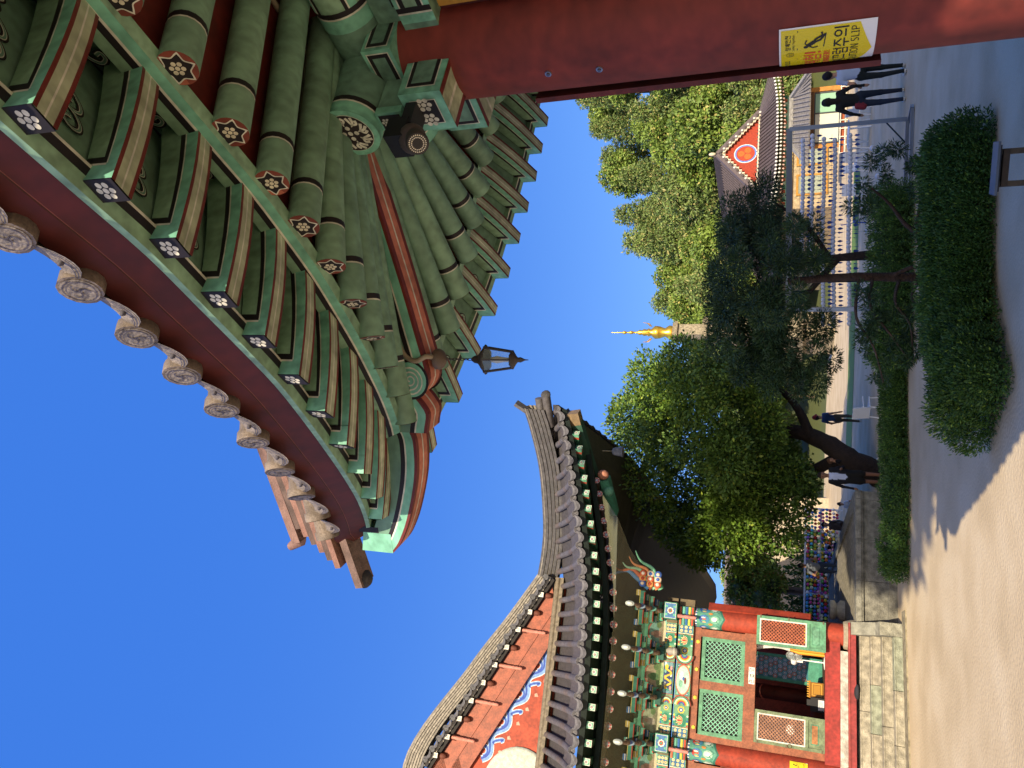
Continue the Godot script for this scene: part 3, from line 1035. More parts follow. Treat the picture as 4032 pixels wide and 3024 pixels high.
func obj_sign() -> void:
	var T := thing("warning_sign", "yellow and white slip warning sheet wrapped round the red column", "sign")
	var cd := Vector3(-sin(deg_to_rad(52.5)), 0, cos(deg_to_rad(52.5)))
	var lf := Vector3(-0.609, 0, -0.793)
	var rr := 0.274
	# x runs left to right across the sheet (0 .. 0.31), y up (0 .. 0.40)
	var m := func(p: Vector2, l: float) -> Vector3:
		var a := deg_to_rad(23.0) + (0.31 - p.x) / rr
		return Vector3(X0, 2.185 + p.y, Z0) + (cd * cos(a) + lf * sin(a)) * (rr + l)
	var mb := MB.new()
	var YE := L("d9c400")
	var BK := L("1c1a14")
	var RE := L("d8401c")
	for i in 16:
		rect(mb, i * 0.31 / 16, 0.0, (i + 1) * 0.31 / 16, 0.40, L("e2e2de"), m, 0.003)
	for i in 16:
		var x0 := 0.008 + i * 0.294 / 16
		var x1 := 0.008 + (i + 1) * 0.294 / 16
		var f := func(x: float) -> float: return 0.012 + 0.055 * absf(x - 0.155) / 0.147
		mb.quad(m.call(Vector2(x0, f.call(x0)), 0.0045), m.call(Vector2(x1, f.call(x1)), 0.0045), m.call(Vector2(x1, 0.392), 0.0045), m.call(Vector2(x0, 0.392), 0.0045), YE)
	obj("sheet", mb, M.gloss, T)
	var tx := MB.new()
	var st := func(lines: Array, o: Vector2, s: Vector2, w: float, col: Color) -> void:
		for l in lines:
			var pts := []
			for q in l:
				pts.append(o + Vector2(q[0], q[1]) * s)
			ribbon(tx, pts, w, col, m, 0.006)
	var circ := func(o: Vector2, r: Vector2, w: float, col: Color) -> void:
		var pts := []
		for i in 13:
			pts.append(o + Vector2(cos(i * TAU / 12), sin(i * TAU / 12)) * r)
		ribbon(tx, pts, w, col, m, 0.006)
	# slippery-caution line: five syllables
	var h := Vector2(0.048, 0.058)
	var y0 := 0.112
	var xs := [0.018, 0.075, 0.131, 0.187, 0.243]
	st.call([[[0.1, 0.35], [0.1, 0.9], [0.55, 0.9], [0.55, 0.35], [0.1, 0.35]], [[0.85, 0.05], [0.85, 1.0]]], Vector2(xs[0], y0), h, 0.007, BK)
	st.call([[[0.1, 0.95], [0.45, 0.95], [0.42, 0.55]], [[0.55, 0.95], [0.9, 0.95], [0.87, 0.55]], [[0.0, 0.2], [1.0, 0.2]]], Vector2(xs[1], y0), h, 0.007, BK)
	st.call([[[0.05, 1.0], [0.5, 1.0], [0.5, 0.76], [0.05, 0.76], [0.05, 0.5], [0.55, 0.5]], [[0.9, 0.42], [0.9, 1.02]], [[0.62, 0.74], [0.9, 0.74]], [[0.2, 0.0], [0.2, 0.32], [0.92, 0.32], [0.92, 0.0], [0.2, 0.0]]], Vector2(xs[2], y0), h, 0.007, BK)
	st.call([[[0.1, 0.95], [0.9, 0.95]], [[0.5, 0.95], [0.08, 0.48]], [[0.5, 0.82], [0.92, 0.48]], [[0.0, 0.28], [1.0, 0.28]], [[0.5, 0.28], [0.5, -0.08]]], Vector2(xs[3], y0), h, 0.007, BK)
	circ.call(Vector2(xs[4] + 0.018, y0 + 0.042), Vector2(0.014, 0.014), 0.007, BK)
	st.call([[[0.0, 0.2], [0.75, 0.2]], [[0.95, -0.02], [0.95, 1.02]]], Vector2(xs[4], y0), h, 0.007, BK)
	# danger word
	var d := Vector2(0.050, 0.065)
	circ.call(Vector2(0.055, 0.272), Vector2(0.013, 0.013), 0.008, RE)
	st.call([[[0.0, 0.42], [0.72, 0.42]], [[0.36, 0.42], [0.36, 0.1]], [[0.92, 0.0], [0.92, 1.05]]], Vector2(0.038, 0.222), d, 0.008, RE)
	st.call([[[0.25, 1.08], [0.45, 1.08]], [[0.05, 0.93], [0.68, 0.93]], [[0.95, 0.42], [0.95, 1.1]], [[0.72, 0.7], [0.95, 0.7]], [[0.2, 0.0], [0.2, 0.3], [0.95, 0.3], [0.95, 0.0], [0.2, 0.0]]], Vector2(0.098, 0.222), d, 0.008, RE)
	circ.call(Vector2(0.116, 0.264), Vector2(0.011, 0.009), 0.007, RE)
	ribbon(tx, [Vector2(0.166, 0.290), Vector2(0.166, 0.244)], 0.011, RE, m, 0.006)
	dot(tx, Vector2(0.166, 0.228), 0.0065, RE, m, 0.006)
	text_on(tx, "DANGER!", 0.026, Vector2(0.10, 0.197), RE, m, 0.006, true, 0.135)
	text_on(tx, "CAUTION SLIP", 0.033, Vector2(0.153, 0.085), BK, m, 0.006, false, 0.27)
	text_on(tx, "Safety Together", 0.014, Vector2(0.236, 0.338), BK, m, 0.006, false, 0.085)
	ribbon(tx, [Vector2(0.195, 0.322), Vector2(0.295, 0.322)], 0.003, BK, m, 0.006)
	ribbon(tx, [Vector2(0.02, 0.322), Vector2(0.13, 0.322)], 0.003, BK, m, 0.006)
	# small heading, four syllables, and a round emblem
	var e := Vector2(0.017, 0.022)
	for i in 4:
		var o := Vector2(0.198 + i * 0.021, 0.352)
		if i == 0:
			st.call([[[0.1, 0.95], [0.5, 0.95]], [[0.85, 0.3], [0.85, 1.0]], [[0.85, 0.7], [1.0, 0.7]], [[0.2, 0.0], [0.2, 0.28], [0.85, 0.28], [0.85, 0.0], [0.2, 0.0]]], o, e, 0.0028, BK)
			circ.call(o + Vector2(0.005, 0.014), Vector2(0.004, 0.003), 0.0025, BK)
		elif i == 1:
			st.call([[[0.0, 0.85], [0.25, 0.85], [0.2, 0.2]], [[0.3, 0.85], [0.55, 0.85], [0.5, 0.2]], [[0.72, 0.05], [0.72, 1.0]], [[0.95, 0.0], [0.95, 1.0]]], o, e, 0.0028, BK)
		elif i == 2:
			circ.call(o + Vector2(0.005, 0.016), Vector2(0.004, 0.004), 0.0028, BK)
			st.call([[[0.8, 0.35], [0.8, 1.0]], [[0.8, 0.7], [1.0, 0.7]], [[0.2, 0.3], [0.2, 0.0], [0.95, 0.0]]], o, e, 0.0028, BK)
		else:
			st.call([[[0.05, 0.95], [0.6, 0.95]], [[0.32, 0.95], [0.05, 0.5]], [[0.32, 0.8], [0.6, 0.5]], [[0.85, 0.35], [0.85, 1.0]], [[0.62, 0.72], [0.85, 0.72]], [[0.2, 0.3], [0.2, 0.0], [0.95, 0.0]]], o, e, 0.0028, BK)
	circ.call(Vector2(0.165, 0.352), Vector2(0.014, 0.016), 0.003, L("8a7c10"))
	circ.call(Vector2(0.161, 0.350), Vector2(0.006, 0.007), 0.002, L("8a7c10"))
	circ.call(Vector2(0.170, 0.350), Vector2(0.006, 0.007), 0.002, L("8a7c10"))
	for i in 4:
		st.call([[[0.0, 0.9], [0.7, 0.9], [0.7, 0.4]], [[0.35, 0.9], [0.35, 0.1]], [[0.0, 0.1], [1.0, 0.1]]], Vector2(0.03 + i * 0.022, 0.352), e, 0.0028, BK)
	obj("lettering", tx, M.plain, T)
	# the slipping figure
	var fg := MB.new()
	dot(fg, Vector2(0.207, 0.286), Vector2(0.008, 0.010), BK, m, 0.006)
	ribbon(fg, [Vector2(0.213, 0.279), Vector2(0.232, 0.252)], 0.020, BK, m, 0.006)
	ribbon(fg, [Vector2(0.232, 0.255), Vector2(0.246, 0.246), Vector2(0.262, 0.218), Vector2(0.278, 0.222)], 0.010, BK, m, 0.0065)
	ribbon(fg, [Vector2(0.230, 0.250), Vector2(0.240, 0.226), Vector2(0.268, 0.206)], 0.010, BK, m, 0.0065)
	ribbon(fg, [Vector2(0.216, 0.280), Vector2(0.228, 0.290), Vector2(0.246, 0.283)], 0.006, BK, m, 0.0065)
	ribbon(fg, [Vector2(0.212, 0.274), Vector2(0.200, 0.256), Vector2(0.204, 0.236)], 0.006, BK, m, 0.0065)
	ribbon(fg, [Vector2(0.272, 0.204), Vector2(0.235, 0.208), Vector2(0.200, 0.212)], 0.004, BK, m, 0.0065)
	obj("pictogram", fg, M.plain, T)


const HU := [-12.0, -3.5, -2.41, -0.69, 0.37, 1.44, 2.74, 3.96, 4.80]
const HY := [7.10, 7.10, 7.10, 7.18, 7.30, 7.52, 7.83, 8.15, 8.45]


func he(u: float) -> float:
	return lerp_at(HU, HY, u)


func hew(u: float) -> float:
	return 1.12 + 0.25 * pow(clampf((u + 1.0) / 5.8, 0, 1), 2.0)


# stacked tile ridge along a line of top points
func ridge_mesh(top: Array, width: float, height: float, layers: int) -> MB:
	var mb := MB.new()
	var rows := []
	for i in top.size():
		var t: Vector3 = (top[mini(i + 1, top.size() - 1)] - top[maxi(i - 1, 0)]).normalized()
		var sd := t.cross(Vector3.UP).normalized()
		var row := []
		var lh := height / layers
		for k in layers:
			var y := -height + k * lh
			var w := width / 2 * (1.0 - 0.03 * k)
			row.append(top[i] + sd * w + Vector3.UP * y)
			row.append(top[i] + sd * w + Vector3.UP * (y + lh * 0.72))
			row.append(top[i] + sd * (w - 0.035) + Vector3.UP * (y + lh * 0.74))
			row.append(top[i] + sd * (w - 0.035) + Vector3.UP * (y + lh * 0.99))
		row.append(top[i] + sd * width * 0.30)
		row.append(top[i] + sd * width * 0.16 + Vector3.UP * 0.07)
		row.append(top[i] - sd * width * 0.16 + Vector3.UP * 0.07)
		row.append(top[i] - sd * width * 0.30)
		for k in range(layers - 1, -1, -1):
			var y := -height + k * lh
			var w := width / 2 * (1.0 - 0.03 * k)
			row.append(top[i] - sd * (w - 0.035) + Vector3.UP * (y + lh * 0.99))
			row.append(top[i] - sd * (w - 0.035) + Vector3.UP * (y + lh * 0.74))
			row.append(top[i] - sd * w + Vector3.UP * (y + lh * 0.72))
			row.append(top[i] - sd * w + Vector3.UP * y)
		rows.append(row)
	var cc := []
	for i in top.size() - 1:
		var r := []
		for j in rows[0].size():
			r.append(vary(L("5e5b5c") if j % 4 != 2 else L("a39a8c"), 0.16))
		cc.append(r)
	mb.loft(rows, cc)
	return mb


func lattice(mb: MB, o: Vector3, ux: Vector3, uy: Vector3, w: float, h: float, step: float, bar: float, col: Color) -> void:
	var n := ux.cross(uy).normalized()
	for dir in [1.0, -1.0]:
		var k := -h - w
		while k < w + h:
			# line x = k + dir*y clipped to the rectangle
			var pts := []
			for y in [0.0, h]:
				var x: float = k + (y if dir > 0 else h - y)
				if x >= 0 and x <= w:
					pts.append(Vector2(x, y))
			for x in [0.0, w]:
				var y: float = (x - k) if dir > 0 else h - (x - k)
				if y > 0 and y < h:
					pts.append(Vector2(x, y))
			if pts.size() >= 2:
				var a: Vector2 = pts[0]
				var b: Vector2 = pts[1]
				mb.beam(o + ux * a.x + uy * a.y + n * (0.004 * dir), o + ux * b.x + uy * b.y + n * (0.004 * dir), bar, 0.016, col, n)
			k += step


func frame_box(mb: MB, o: Vector3, ux: Vector3, uy: Vector3, w: float, h: float, t: float, depth: float, col: Color) -> void:
	var n := ux.cross(uy).normalized()
	for q in [[w / 2, t / 2, w, t], [w / 2, h - t / 2, w, t], [t / 2, h / 2, t, h - 2 * t], [w - t / 2, h / 2, t, h - 2 * t]]:
		mb.box(Transform3D(Basis(ux, uy, n), o + ux * q[0] + uy * q[1]), Vector3(q[2], q[3], depth), col)


func dan_flower(mb: MB, c: Vector2, r: float, m: Callable, l: float, a: Color, b: Color, d: Color) -> void:
	for k in 8:
		dot(mb, c + Vector2.from_angle(k * TAU / 8) * r * 0.62, r * 0.30, a, m, l, 7)
	dot(mb, c, r * 0.55, b, m, l + 0.001, 10)
	dot(mb, c, r * 0.28, d, m, l + 0.002, 8)


func lotus(mb: MB, c: Vector2, r: float, m: Callable, l: float) -> void:
	dot(mb, c, Vector2(r * 1.25, r), L("2f7d63"), m, l, 14)
	for k in [-2, 2, -1, 1, 0]:
		var a: float = PI / 2 + k * 0.55
		var tip := c + Vector2.from_angle(a) * r * 1.0
		var sd := Vector2.from_angle(a + PI / 2) * r * 0.24
		var base := c - Vector2(0, r * 0.4)
		poly(mb, [base, (base + tip) / 2 + sd * 1.25, tip, (base + tip) / 2 - sd * 1.25], L("e8d9b0"), m, l + 0.001 + 0.0006 * (3 - absf(k)))
		poly(mb, [base, (base + tip) / 2 + sd * 0.85, base.lerp(tip, 0.9), (base + tip) / 2 - sd * 0.85], [L("c43b2c"), L("d98a2e"), L("b8332a")][absi(k)], m, l + 0.0013 + 0.0006 * (3 - absf(k)))


# one painted beam, u from a to b (along x of the map), height h
func beam_painting(mb: MB, m: Callable, ln: float, h: float, upper: bool) -> void:
	rect(mb, 0, 0, ln, h, L("6f9d79"), m, 0.001)
	var cc := h / 2
	var tri := [L("c0392b"), L("e3c44a"), L("2c5fa3"), L("2f8f78"), L("e6e0cc")]
	for s in 2:
		var X := func(x: float) -> float: return x if s == 0 else ln - x
		# end diaper
		var x0: float = X.call(0.02)
		var x1: float = X.call(0.22)
		rect(mb, minf(x0, x1), 0.02, maxf(x0, x1), h - 0.02, L("3f6e9c"), m, 0.002)
		for i in 2:
			for j in 3:
				dan_flower(mb, Vector2(X.call(0.07 + i * 0.10), h * (0.2 + 0.3 * j)), 0.045, m, 0.003, L("e0c95a"), L("e8e2cf"), L("b83a2c"))
		for q in [0.24, 0.262]:
			rect(mb, X.call(q) - 0.007, 0, X.call(q) + 0.007, h, L("e6e0cc") if q < 0.25 else L("b3402e"), m, 0.003)
		# lotus and collar
		rect(mb, minf(X.call(0.27), X.call(0.58)), 0.0, maxf(X.call(0.27), X.call(0.58)), h, L("4f9a7c"), m, 0.002)
		lotus(mb, Vector2(X.call(0.42), cc), h * 0.36, m, 0.003)
		for i in 5:
			dot(mb, Vector2(X.call(0.30 + 0.06 * i), h * 0.07), 0.025, tri[i], m, 0.003, 8)
			dot(mb, Vector2(X.call(0.30 + 0.06 * i), h * 0.93), 0.025, tri[(i + 2) % 5], m, 0.003, 8)
		dan_flower(mb, Vector2(X.call(0.68), cc), h * 0.26, m, 0.003, L("e3c44a"), L("2c5fa3"), L("e8e2cf"))
		# rainbow arcs
		var rc := Vector2(X.call(0.80), cc)
		var base := (-PI / 2 if s == 0 else PI / 2)
		for k in 6:
			var r: float = h * (0.58 - 0.085 * k)
			ribbon(mb, arc(rc, r, base, base + PI, 12), h * 0.09, [L("8e3b2e"), L("2f8f78"), L("e6dfc6"), L("e0b53c"), L("b3402e"), L("2c5fa3")][k], m, 0.003 + k * 0.0003)
		rect(mb, X.call(1.02) - 0.008, 0, X.call(1.02) + 0.008, h, L("b3402e"), m, 0.005)
	var a := 1.03
	var b := ln - 1.03
	if upper:
		rect(mb, a, 0.015, b, h - 0.015, L("27406e"), m, 0.003)
		for i in 9:
			dot(mb, Vector2(lerpf(a + 0.06, b - 0.06, i / 8.0), h * (0.25 if i % 2 else 0.78)), Vector2(0.06, 0.03), [L("7fb7a8"), L("d99a94"), L("dfe3da")][i % 3], m, 0.004, 9)
		var w := []
		for i in 41:
			var t := i / 40.0
			w.append(Vector2(lerpf(a + 0.10, b - 0.12, t), cc + sin(t * 15.0) * h * 0.27))
		ribbon(mb, w, 0.055, L("8a6420"), m, 0.005)
		ribbon(mb, w, 0.042, L("e2c244"), m, 0.006)
		dot(mb, w[40], Vector2(0.06, 0.05), L("e2c244"), m, 0.007, 10)
		dot(mb, w[0], Vector2(0.03, 0.05), L("3a8f78"), m, 0.007, 8)
		for x in [a, b]:
			for k in 4:
				rect(mb, x - 0.01 + (k * 0.03 if x == a else -k * 0.03), 0.03, x + 0.005 + (k * 0.03 if x == a else -k * 0.03), h - 0.03, L("8fc3c0"), m, 0.0035)
	else:
		rect(mb, a, 0.015, b, h - 0.015, L("56927f"), m, 0.003)
		for i in 8:
			for j in 3:
				var c := Vector2(lerpf(a + 0.05, b - 0.05, i / 7.0), h * (0.18 + 0.32 * j))
				for k in 3:
					ribbon(mb, [c - Vector2.from_angle(k * PI / 3) * 0.042, c + Vector2.from_angle(k * PI / 3) * 0.042], 0.012, [L("2c5fa3"), L("e3c44a"), L("7cc0b0")][(i + j) % 3], m, 0.004)
				dot(mb, c, 0.014, L("e8e2cf"), m, 0.005, 6)
		var mid := Vector2((a + b) / 2, cc)
		dot(mb, mid, Vector2(0.40, h * 0.49), L("b5533f"), m, 0.006, 22)
		dot(mb, mid, Vector2(0.37, h * 0.455), L("e2a48c"), m, 0.007, 22)
		dot(mb, mid, Vector2(0.345, h * 0.425), L("a9cdbf"), m, 0.008, 22)
		dot(mb, mid + Vector2(0.09, 0.04), Vector2(0.12, 0.06), L("dfe6de"), m, 0.009, 12)
		dot(mb, mid + Vector2(-0.1, 0.05), Vector2(0.10, 0.05), L("7db59a"), m, 0.009, 12)
		dot(mb, mid + Vector2(0.03, -0.01), Vector2(0.05, 0.03), L("3d63a8"), m, 0.010, 10)
		dot(mb, mid + Vector2(-0.02, -0.06), Vector2(0.09, 0.03), L("7a3a2a"), m, 0.010, 10)


func hall() -> void:
	var O := Vector3(3.94, 0, -19.87)
	var TH := -0.1134
	var T := thing("temple_hall", "ornate red and multicoloured temple hall with grey tiled gable roof", "temple", O, TH)
	var W := -2.4
	var RED := L("a63f27")
	var BRN := L("96563a")
	var GRN := L("5f9a78")
	var WHT := L("e6e2d8")
	# the front wall stands 0.7 m nearer than first measured, the roof edge 0.6 m further back
	var eye := Transform3D(Basis(Vector3.UP, TH), O).affine_inverse() * Vector3(0, EYE, 0)
	var kw := 0.958
	var kr := 1.052
	shift_parent = T
	shift_xf = Transform3D(Basis().scaled(Vector3.ONE * kw), eye * (1.0 - kw))
	# --- columns
	for u in [0.015, -3.32, -6.65]:
		var mb := MB.new()
		mb.tube([Vector3(u, 1.12, W), Vector3(u, 2.5, W), Vector3(u, 4.0, W), Vector3(u, 4.92, W)], [0.285, 0.28, 0.262, 0.248], 28, [RED, vary(RED, 0.05), RED])
		var col := obj("column", mb, M.red, T)
		var pb := MB.new()
		var m := func(p: Vector2, l: float) -> Vector3:
			return Vector3(u + sin(p.x) * (0.256 + l), p.y, W + cos(p.x) * (0.256 + l))
		for i in 24:
			var a0 := -2.0 + i * 4.0 / 24
			var a1 := -2.0 + (i + 1) * 4.0 / 24
			var lo := 4.08 + 0.10 * absf(sin(a0 * 1.6))
			var lo1 := 4.08 + 0.10 * absf(sin(a1 * 1.6))
			pb.quad(m.call(Vector2(a0, lo), 0.006), m.call(Vector2(a1, lo1), 0.006), m.call(Vector2(a1, 4.86), 0.003), m.call(Vector2(a0, 4.86), 0.003), L("5b9c86"))
			pb.quad(m.call(Vector2(a0, lo - 0.02), 0.007), m.call(Vector2(a1, lo1 - 0.02), 0.007), m.call(Vector2(a1, lo1 + 0.03), 0.007), m.call(Vector2(a0, lo + 0.03), 0.007), L("2f6f60"))
			dot(pb, Vector2(a0 + 0.08, 4.835), Vector2(0.075, 0.025), L("e6e6ea") if i % 2 else L("3c5fa8"), m, 0.008, 8)
		for k in [-1.25, -0.15, 0.95]:
			dot(pb, Vector2(k, 4.62), Vector2(0.46, 0.14), L("3f7fa0"), m, 0.008, 14)
			dot(pb, Vector2(k, 4.66), Vector2(0.30, 0.09), L("2d50a0") if u > -1 else L("b5382c"), m, 0.0095, 12)
			for q in 5:
				dot(pb, Vector2(k - 0.3 + q * 0.15, 4.62 + 0.02 * (q % 2)), Vector2(0.07, 0.06), [L("d9c17a"), L("6fb59c"), L("cf6a4a"), L("dfe2d8"), L("4f7fc0")][q], m, 0.011, 8)
			dot(pb, Vector2(k, 4.34), Vector2(0.40, 0.12), L("7fb89f") if u > -1 else L("a8c9b4"), m, 0.008, 14)
			dot(pb, Vector2(k + 0.05, 4.35), Vector2(0.22, 0.08), L("dbe4da"), m, 0.0095, 10)
			dot(pb, Vector2(k - 0.5, 4.45), Vector2(0.12, 0.06), L("d88a3e"), m, 0.010, 8)
			ribbon(pb, smoothed([Vector2(k - 0.4, 4.22), Vector2(k - 0.1, 4.30), Vector2(k + 0.2, 4.2), Vector2(k + 0.45, 4.28)], 4), 0.02, L("3f7a68"), m, 0.010)
		obj("painted_capital", pb, M.fine, col)
		var base := MB.new()
		base.lathe(Vector3(u, 0, W), [Vector2(0.42, 0.85), Vector2(0.40, 0.95), Vector2(0.34, 1.12), Vector2(0.30, 1.13)], 20, L("b8ab93"))
		obj("column_base", base, M.stone, T)
		# hanging turned rod in front of each column head
		var rod := MB.new()
		rod.lathe(Vector3(u - 0.05, 0, W + 0.42), [Vector2(0.035, 4.82), Vector2(0.05, 4.9), Vector2(0.04, 4.95), Vector2(0.055, 5.0), Vector2(0.05, 5.12), Vector2(0.035, 5.16), Vector2(0.055, 5.22), Vector2(0.05, 5.65)], 12, L("d98d80"))
		obj("turned_rod", rod, M.paint, T)
	# long plaque on the right column
	var jb := MB.new()
	jb.box(Transform3D(Basis(Vector3.UP, -0.9), Vector3(0.30, 3.22, W + 0.02)), Vector3(0.10, 2.62, 0.32), L("b0452c"))
	jb.box(Transform3D(Basis(Vector3.UP, -0.9), Vector3(0.34, 3.22, W + 0.05)), Vector3(0.05, 2.60, 0.20), L("a33c26"))
	obj("column_plaque", jb, M.red, T)
	# --- sills, base strip, red bench
	var si := MB.new()
	si.bx(Vector3(-5.0, 1.38, W + 0.02), Vector3(10.4, 0.35, 0.34), L("a3332c"))
	obj("door_sill", si, M.red, T)
	var ws := MB.new()
	ws.bx(Vector3(-5.2, 1.03, W + 0.12), Vector3(9.6, 0.34, 0.30), L("d6d0c4"))
	obj("base_strip", ws, M.stone, T)
	var bench := MB.new()
	bench.bx(Vector3(-5.05, 0.99, -1.17), Vector3(10.5, 0.13, 0.40), L("9c3a38"))
	bench.bx(Vector3(-5.05, 1.072, -1.17), Vector3(10.54, 0.035, 0.44), L("a84540"))
	var be := obj("red_bench", bench, M.red)
	be.transform = Transform3D(Basis(Vector3.UP, TH), O)
	tag(be, "long low red wooden step board across the front of the temple hall", "step")
	# --- front bay frames and windows
	for bay in 2:
		var d := -3.335 * bay
		var fr := MB.new()
		fr.bx(Vector3(-1.655 + d, 4.80, W), Vector3(2.82, 0.22, 0.16), BRN)
		fr.bx(Vector3(-1.655 + d, 3.40, W), Vector3(2.82, 0.30, 0.16), BRN)
		fr.bx(Vector3(-0.375 + d, 4.12, W + 0.002), Vector3(0.20, 1.14, 0.15), BRN)
		fr.bx(Vector3(-2.99 + d, 4.12, W + 0.002), Vector3(0.16, 1.14, 0.15), BRN)
		fr.bx(Vector3(-1.69 + d, 4.10, W + 0.004), Vector3(0.26, 1.13, 0.15), BRN)
		fr.bx(Vector3(-0.345 + d, 2.40, W), Vector3(0.13, 1.72, 0.16), BRN)
		fr.bx(Vector3(-2.97 + d, 2.40, W), Vector3(0.20, 1.72, 0.16), BRN)
		obj("door_frame", fr, M.paint, T)
		for k in 2:
			var x0: float = [-1.59, -2.92][k] + d
			var wf := MB.new()
			frame_box(wf, Vector3(x0, 3.535, W + 0.05), Vector3.RIGHT, Vector3.UP, 1.12, 1.11, 0.095, 0.07, GRN)
			var wi := obj("lattice_window", wf, M.paint, T)
			var la := MB.new()
			lattice(la, Vector3(x0 + 0.095, 3.63, W + 0.05), Vector3.RIGHT, Vector3.UP, 0.93, 0.92, 0.118, 0.016, L("86cdae"))
			obj("lattice", la, M.paint, wi)
			var bk := MB.new()
			bk.bx(Vector3(x0 + 0.56, 4.09, W - 0.02), Vector3(0.96, 0.95, 0.02), L("4a4a46"))
			obj("backing", bk, M.fine, wi)
		for u in [-0.62, -1.33, -2.04, -2.77]:
			var kb := MB.new()
			for k in 6:
				kb.ball(Vector3(u + d, 4.76, W + 0.09) + Vector3(cos(k * TAU / 6), sin(k * TAU / 6), 0) * 0.032, Vector3(0.022, 0.022, 0.012), 6, L("d9bf3a"))
			kb.ball(Vector3(u + d, 4.76, W + 0.10), Vector3(0.02, 0.02, 0.015), 6, L("e2cc58"))
			obj("gilt_flower", kb, M.gloss, T)
	# door leaves
	door_leaf(T, Transform3D(Basis(Vector3.UP, 0.10), Vector3(-2.88, 1.555, W + 0.10)), 0.79, false)
	door_leaf(T, Transform3D(Basis(Vector3.UP, 0.0), Vector3(-0.50, 1.555, W + 0.34)), 0.74, true)
	# --- beams
	for q in [[5.09, 0.40, false], [5.485, 0.285, true]]:
		var mb := MB.new()
		mb.bx(Vector3(-5.0, q[0], W), Vector3(10.9, q[1], 0.34), L("6b5a3e"))
		var be2 := obj("painted_beam", mb, M.paint, T)
		for bay in 2:
			var pt := MB.new()
			var d := -3.335 * bay
			beam_painting(pt, flat(Vector3(-3.08 + d, q[0] - q[1] / 2, W + 0.171), Vector3.RIGHT, Vector3.UP), 2.86, q[1], q[2])
			obj("painting", pt, M.fine, be2)
	# beam ends and capital blocks at the columns
	for u in [0.015, -3.32]:
		var nb := MB.new()
		nb.bx(Vector3(u - 0.02, 5.09, W + 0.20), Vector3(0.50, 0.40, 0.12), L("4d8f7c"))
		for k in 5:
			nb.bx(Vector3(u - 0.02, 4.93 + k * 0.08, W + 0.27), Vector3(0.48, 0.05, 0.02), [L("b3402e"), L("e3c44a"), L("2c5fa3"), L("6fb59c"), L("c96a4a")][k])
		nb.bx(Vector3(u + 0.06, 5.50, W + 0.34), Vector3(0.44, 0.34, 0.34), L("3f8a70"))
		panel_face(nb, Vector3(u + 0.06, 5.50, W + 0.512), Vector3.RIGHT, Vector3.UP, 0.44, 0.34, [[0.02, WHT], [0.03, L("4a78a8")]])
		var nm := flat(Vector3(u + 0.06, 5.50, W + 0.512), Vector3.RIGHT, Vector3.UP)
		dan_flower(nb, Vector2(0, 0), 0.10, nm, 0.005, L("dfe3d8"), L("b3402e"), L("2f8f78"))
		for k in 4:
			dot(nb, Vector2.from_angle(PI / 4 + k * PI / 2) * 0.15, 0.035, L("5fae94"), nm, 0.005, 8)
		obj("capital_block", nb, M.fine, T)
	# --- bracket sets
	for i in 7:
		var u: float = [0.05, -1.06, -2.19, -3.33, -4.44, -5.55, -6.66][i]
		bracket_set(T, u, W)
		if i < 6:
			var pn := MB.new()
			var c: float = u - 0.56
			var m := flat(Vector3(c, 5.64, W + 0.02), Vector3.RIGHT, Vector3.UP)
			var shp := [Vector2(-0.50, 0), Vector2(-0.50, 0.10), Vector2(-0.36, 0.22), Vector2(-0.30, 0.40), Vector2(-0.12, 0.50), Vector2(0.12, 0.50), Vector2(0.30, 0.40), Vector2(0.36, 0.22), Vector2(0.50, 0.10), Vector2(0.50, 0)]
			pn.bx(Vector3(c, 5.98, W - 0.02), Vector3(1.12, 0.72, 0.04), L("4f8f70"))
			poly(pn, shp, L("c77a66"), m, 0.003)
			var s2 := []
			for p in shp:
				s2.append(Vector2(p.x * 0.91, p.y * 0.93 - 0.004))
			poly(pn, s2, [L("8fc4b4"), L("c9bb9a"), L("b9c6a4")][i % 3], m, 0.005)
			dot(pn, Vector2(0.0, 0.10), Vector2(0.36, 0.10), [L("c9bb9c"), L("8fae74"), L("a9a988")][i % 3], m, 0.006, 14)
			dot(pn, Vector2(-0.05, 0.25), Vector2(0.10, 0.13), [L("c9a08c"), L("6f9a66"), L("d7cfb6")][i % 3], m, 0.008, 12)
			dot(pn, Vector2(-0.05, 0.37), Vector2(0.05, 0.05), [L("d9b8a0"), L("86a878"), L("c9b090")][i % 3], m, 0.009, 10)
			dot(pn, Vector2(0.2, 0.2), Vector2(0.09, 0.07), L("7fa06a"), m, 0.008, 10)
			obj("painted_panel", pn, M.fine, T)
	hall_inside(T, W)
	hall_details(O, TH, W, shift_xf, Transform3D(Basis().scaled(Vector3.ONE * kr), eye * (1.0 - kr)))
	shift_xf = Transform3D(Basis().scaled(Vector3.ONE * kr), eye * (1.0 - kr))
	hall_roof(T, W)
	shift_parent = null


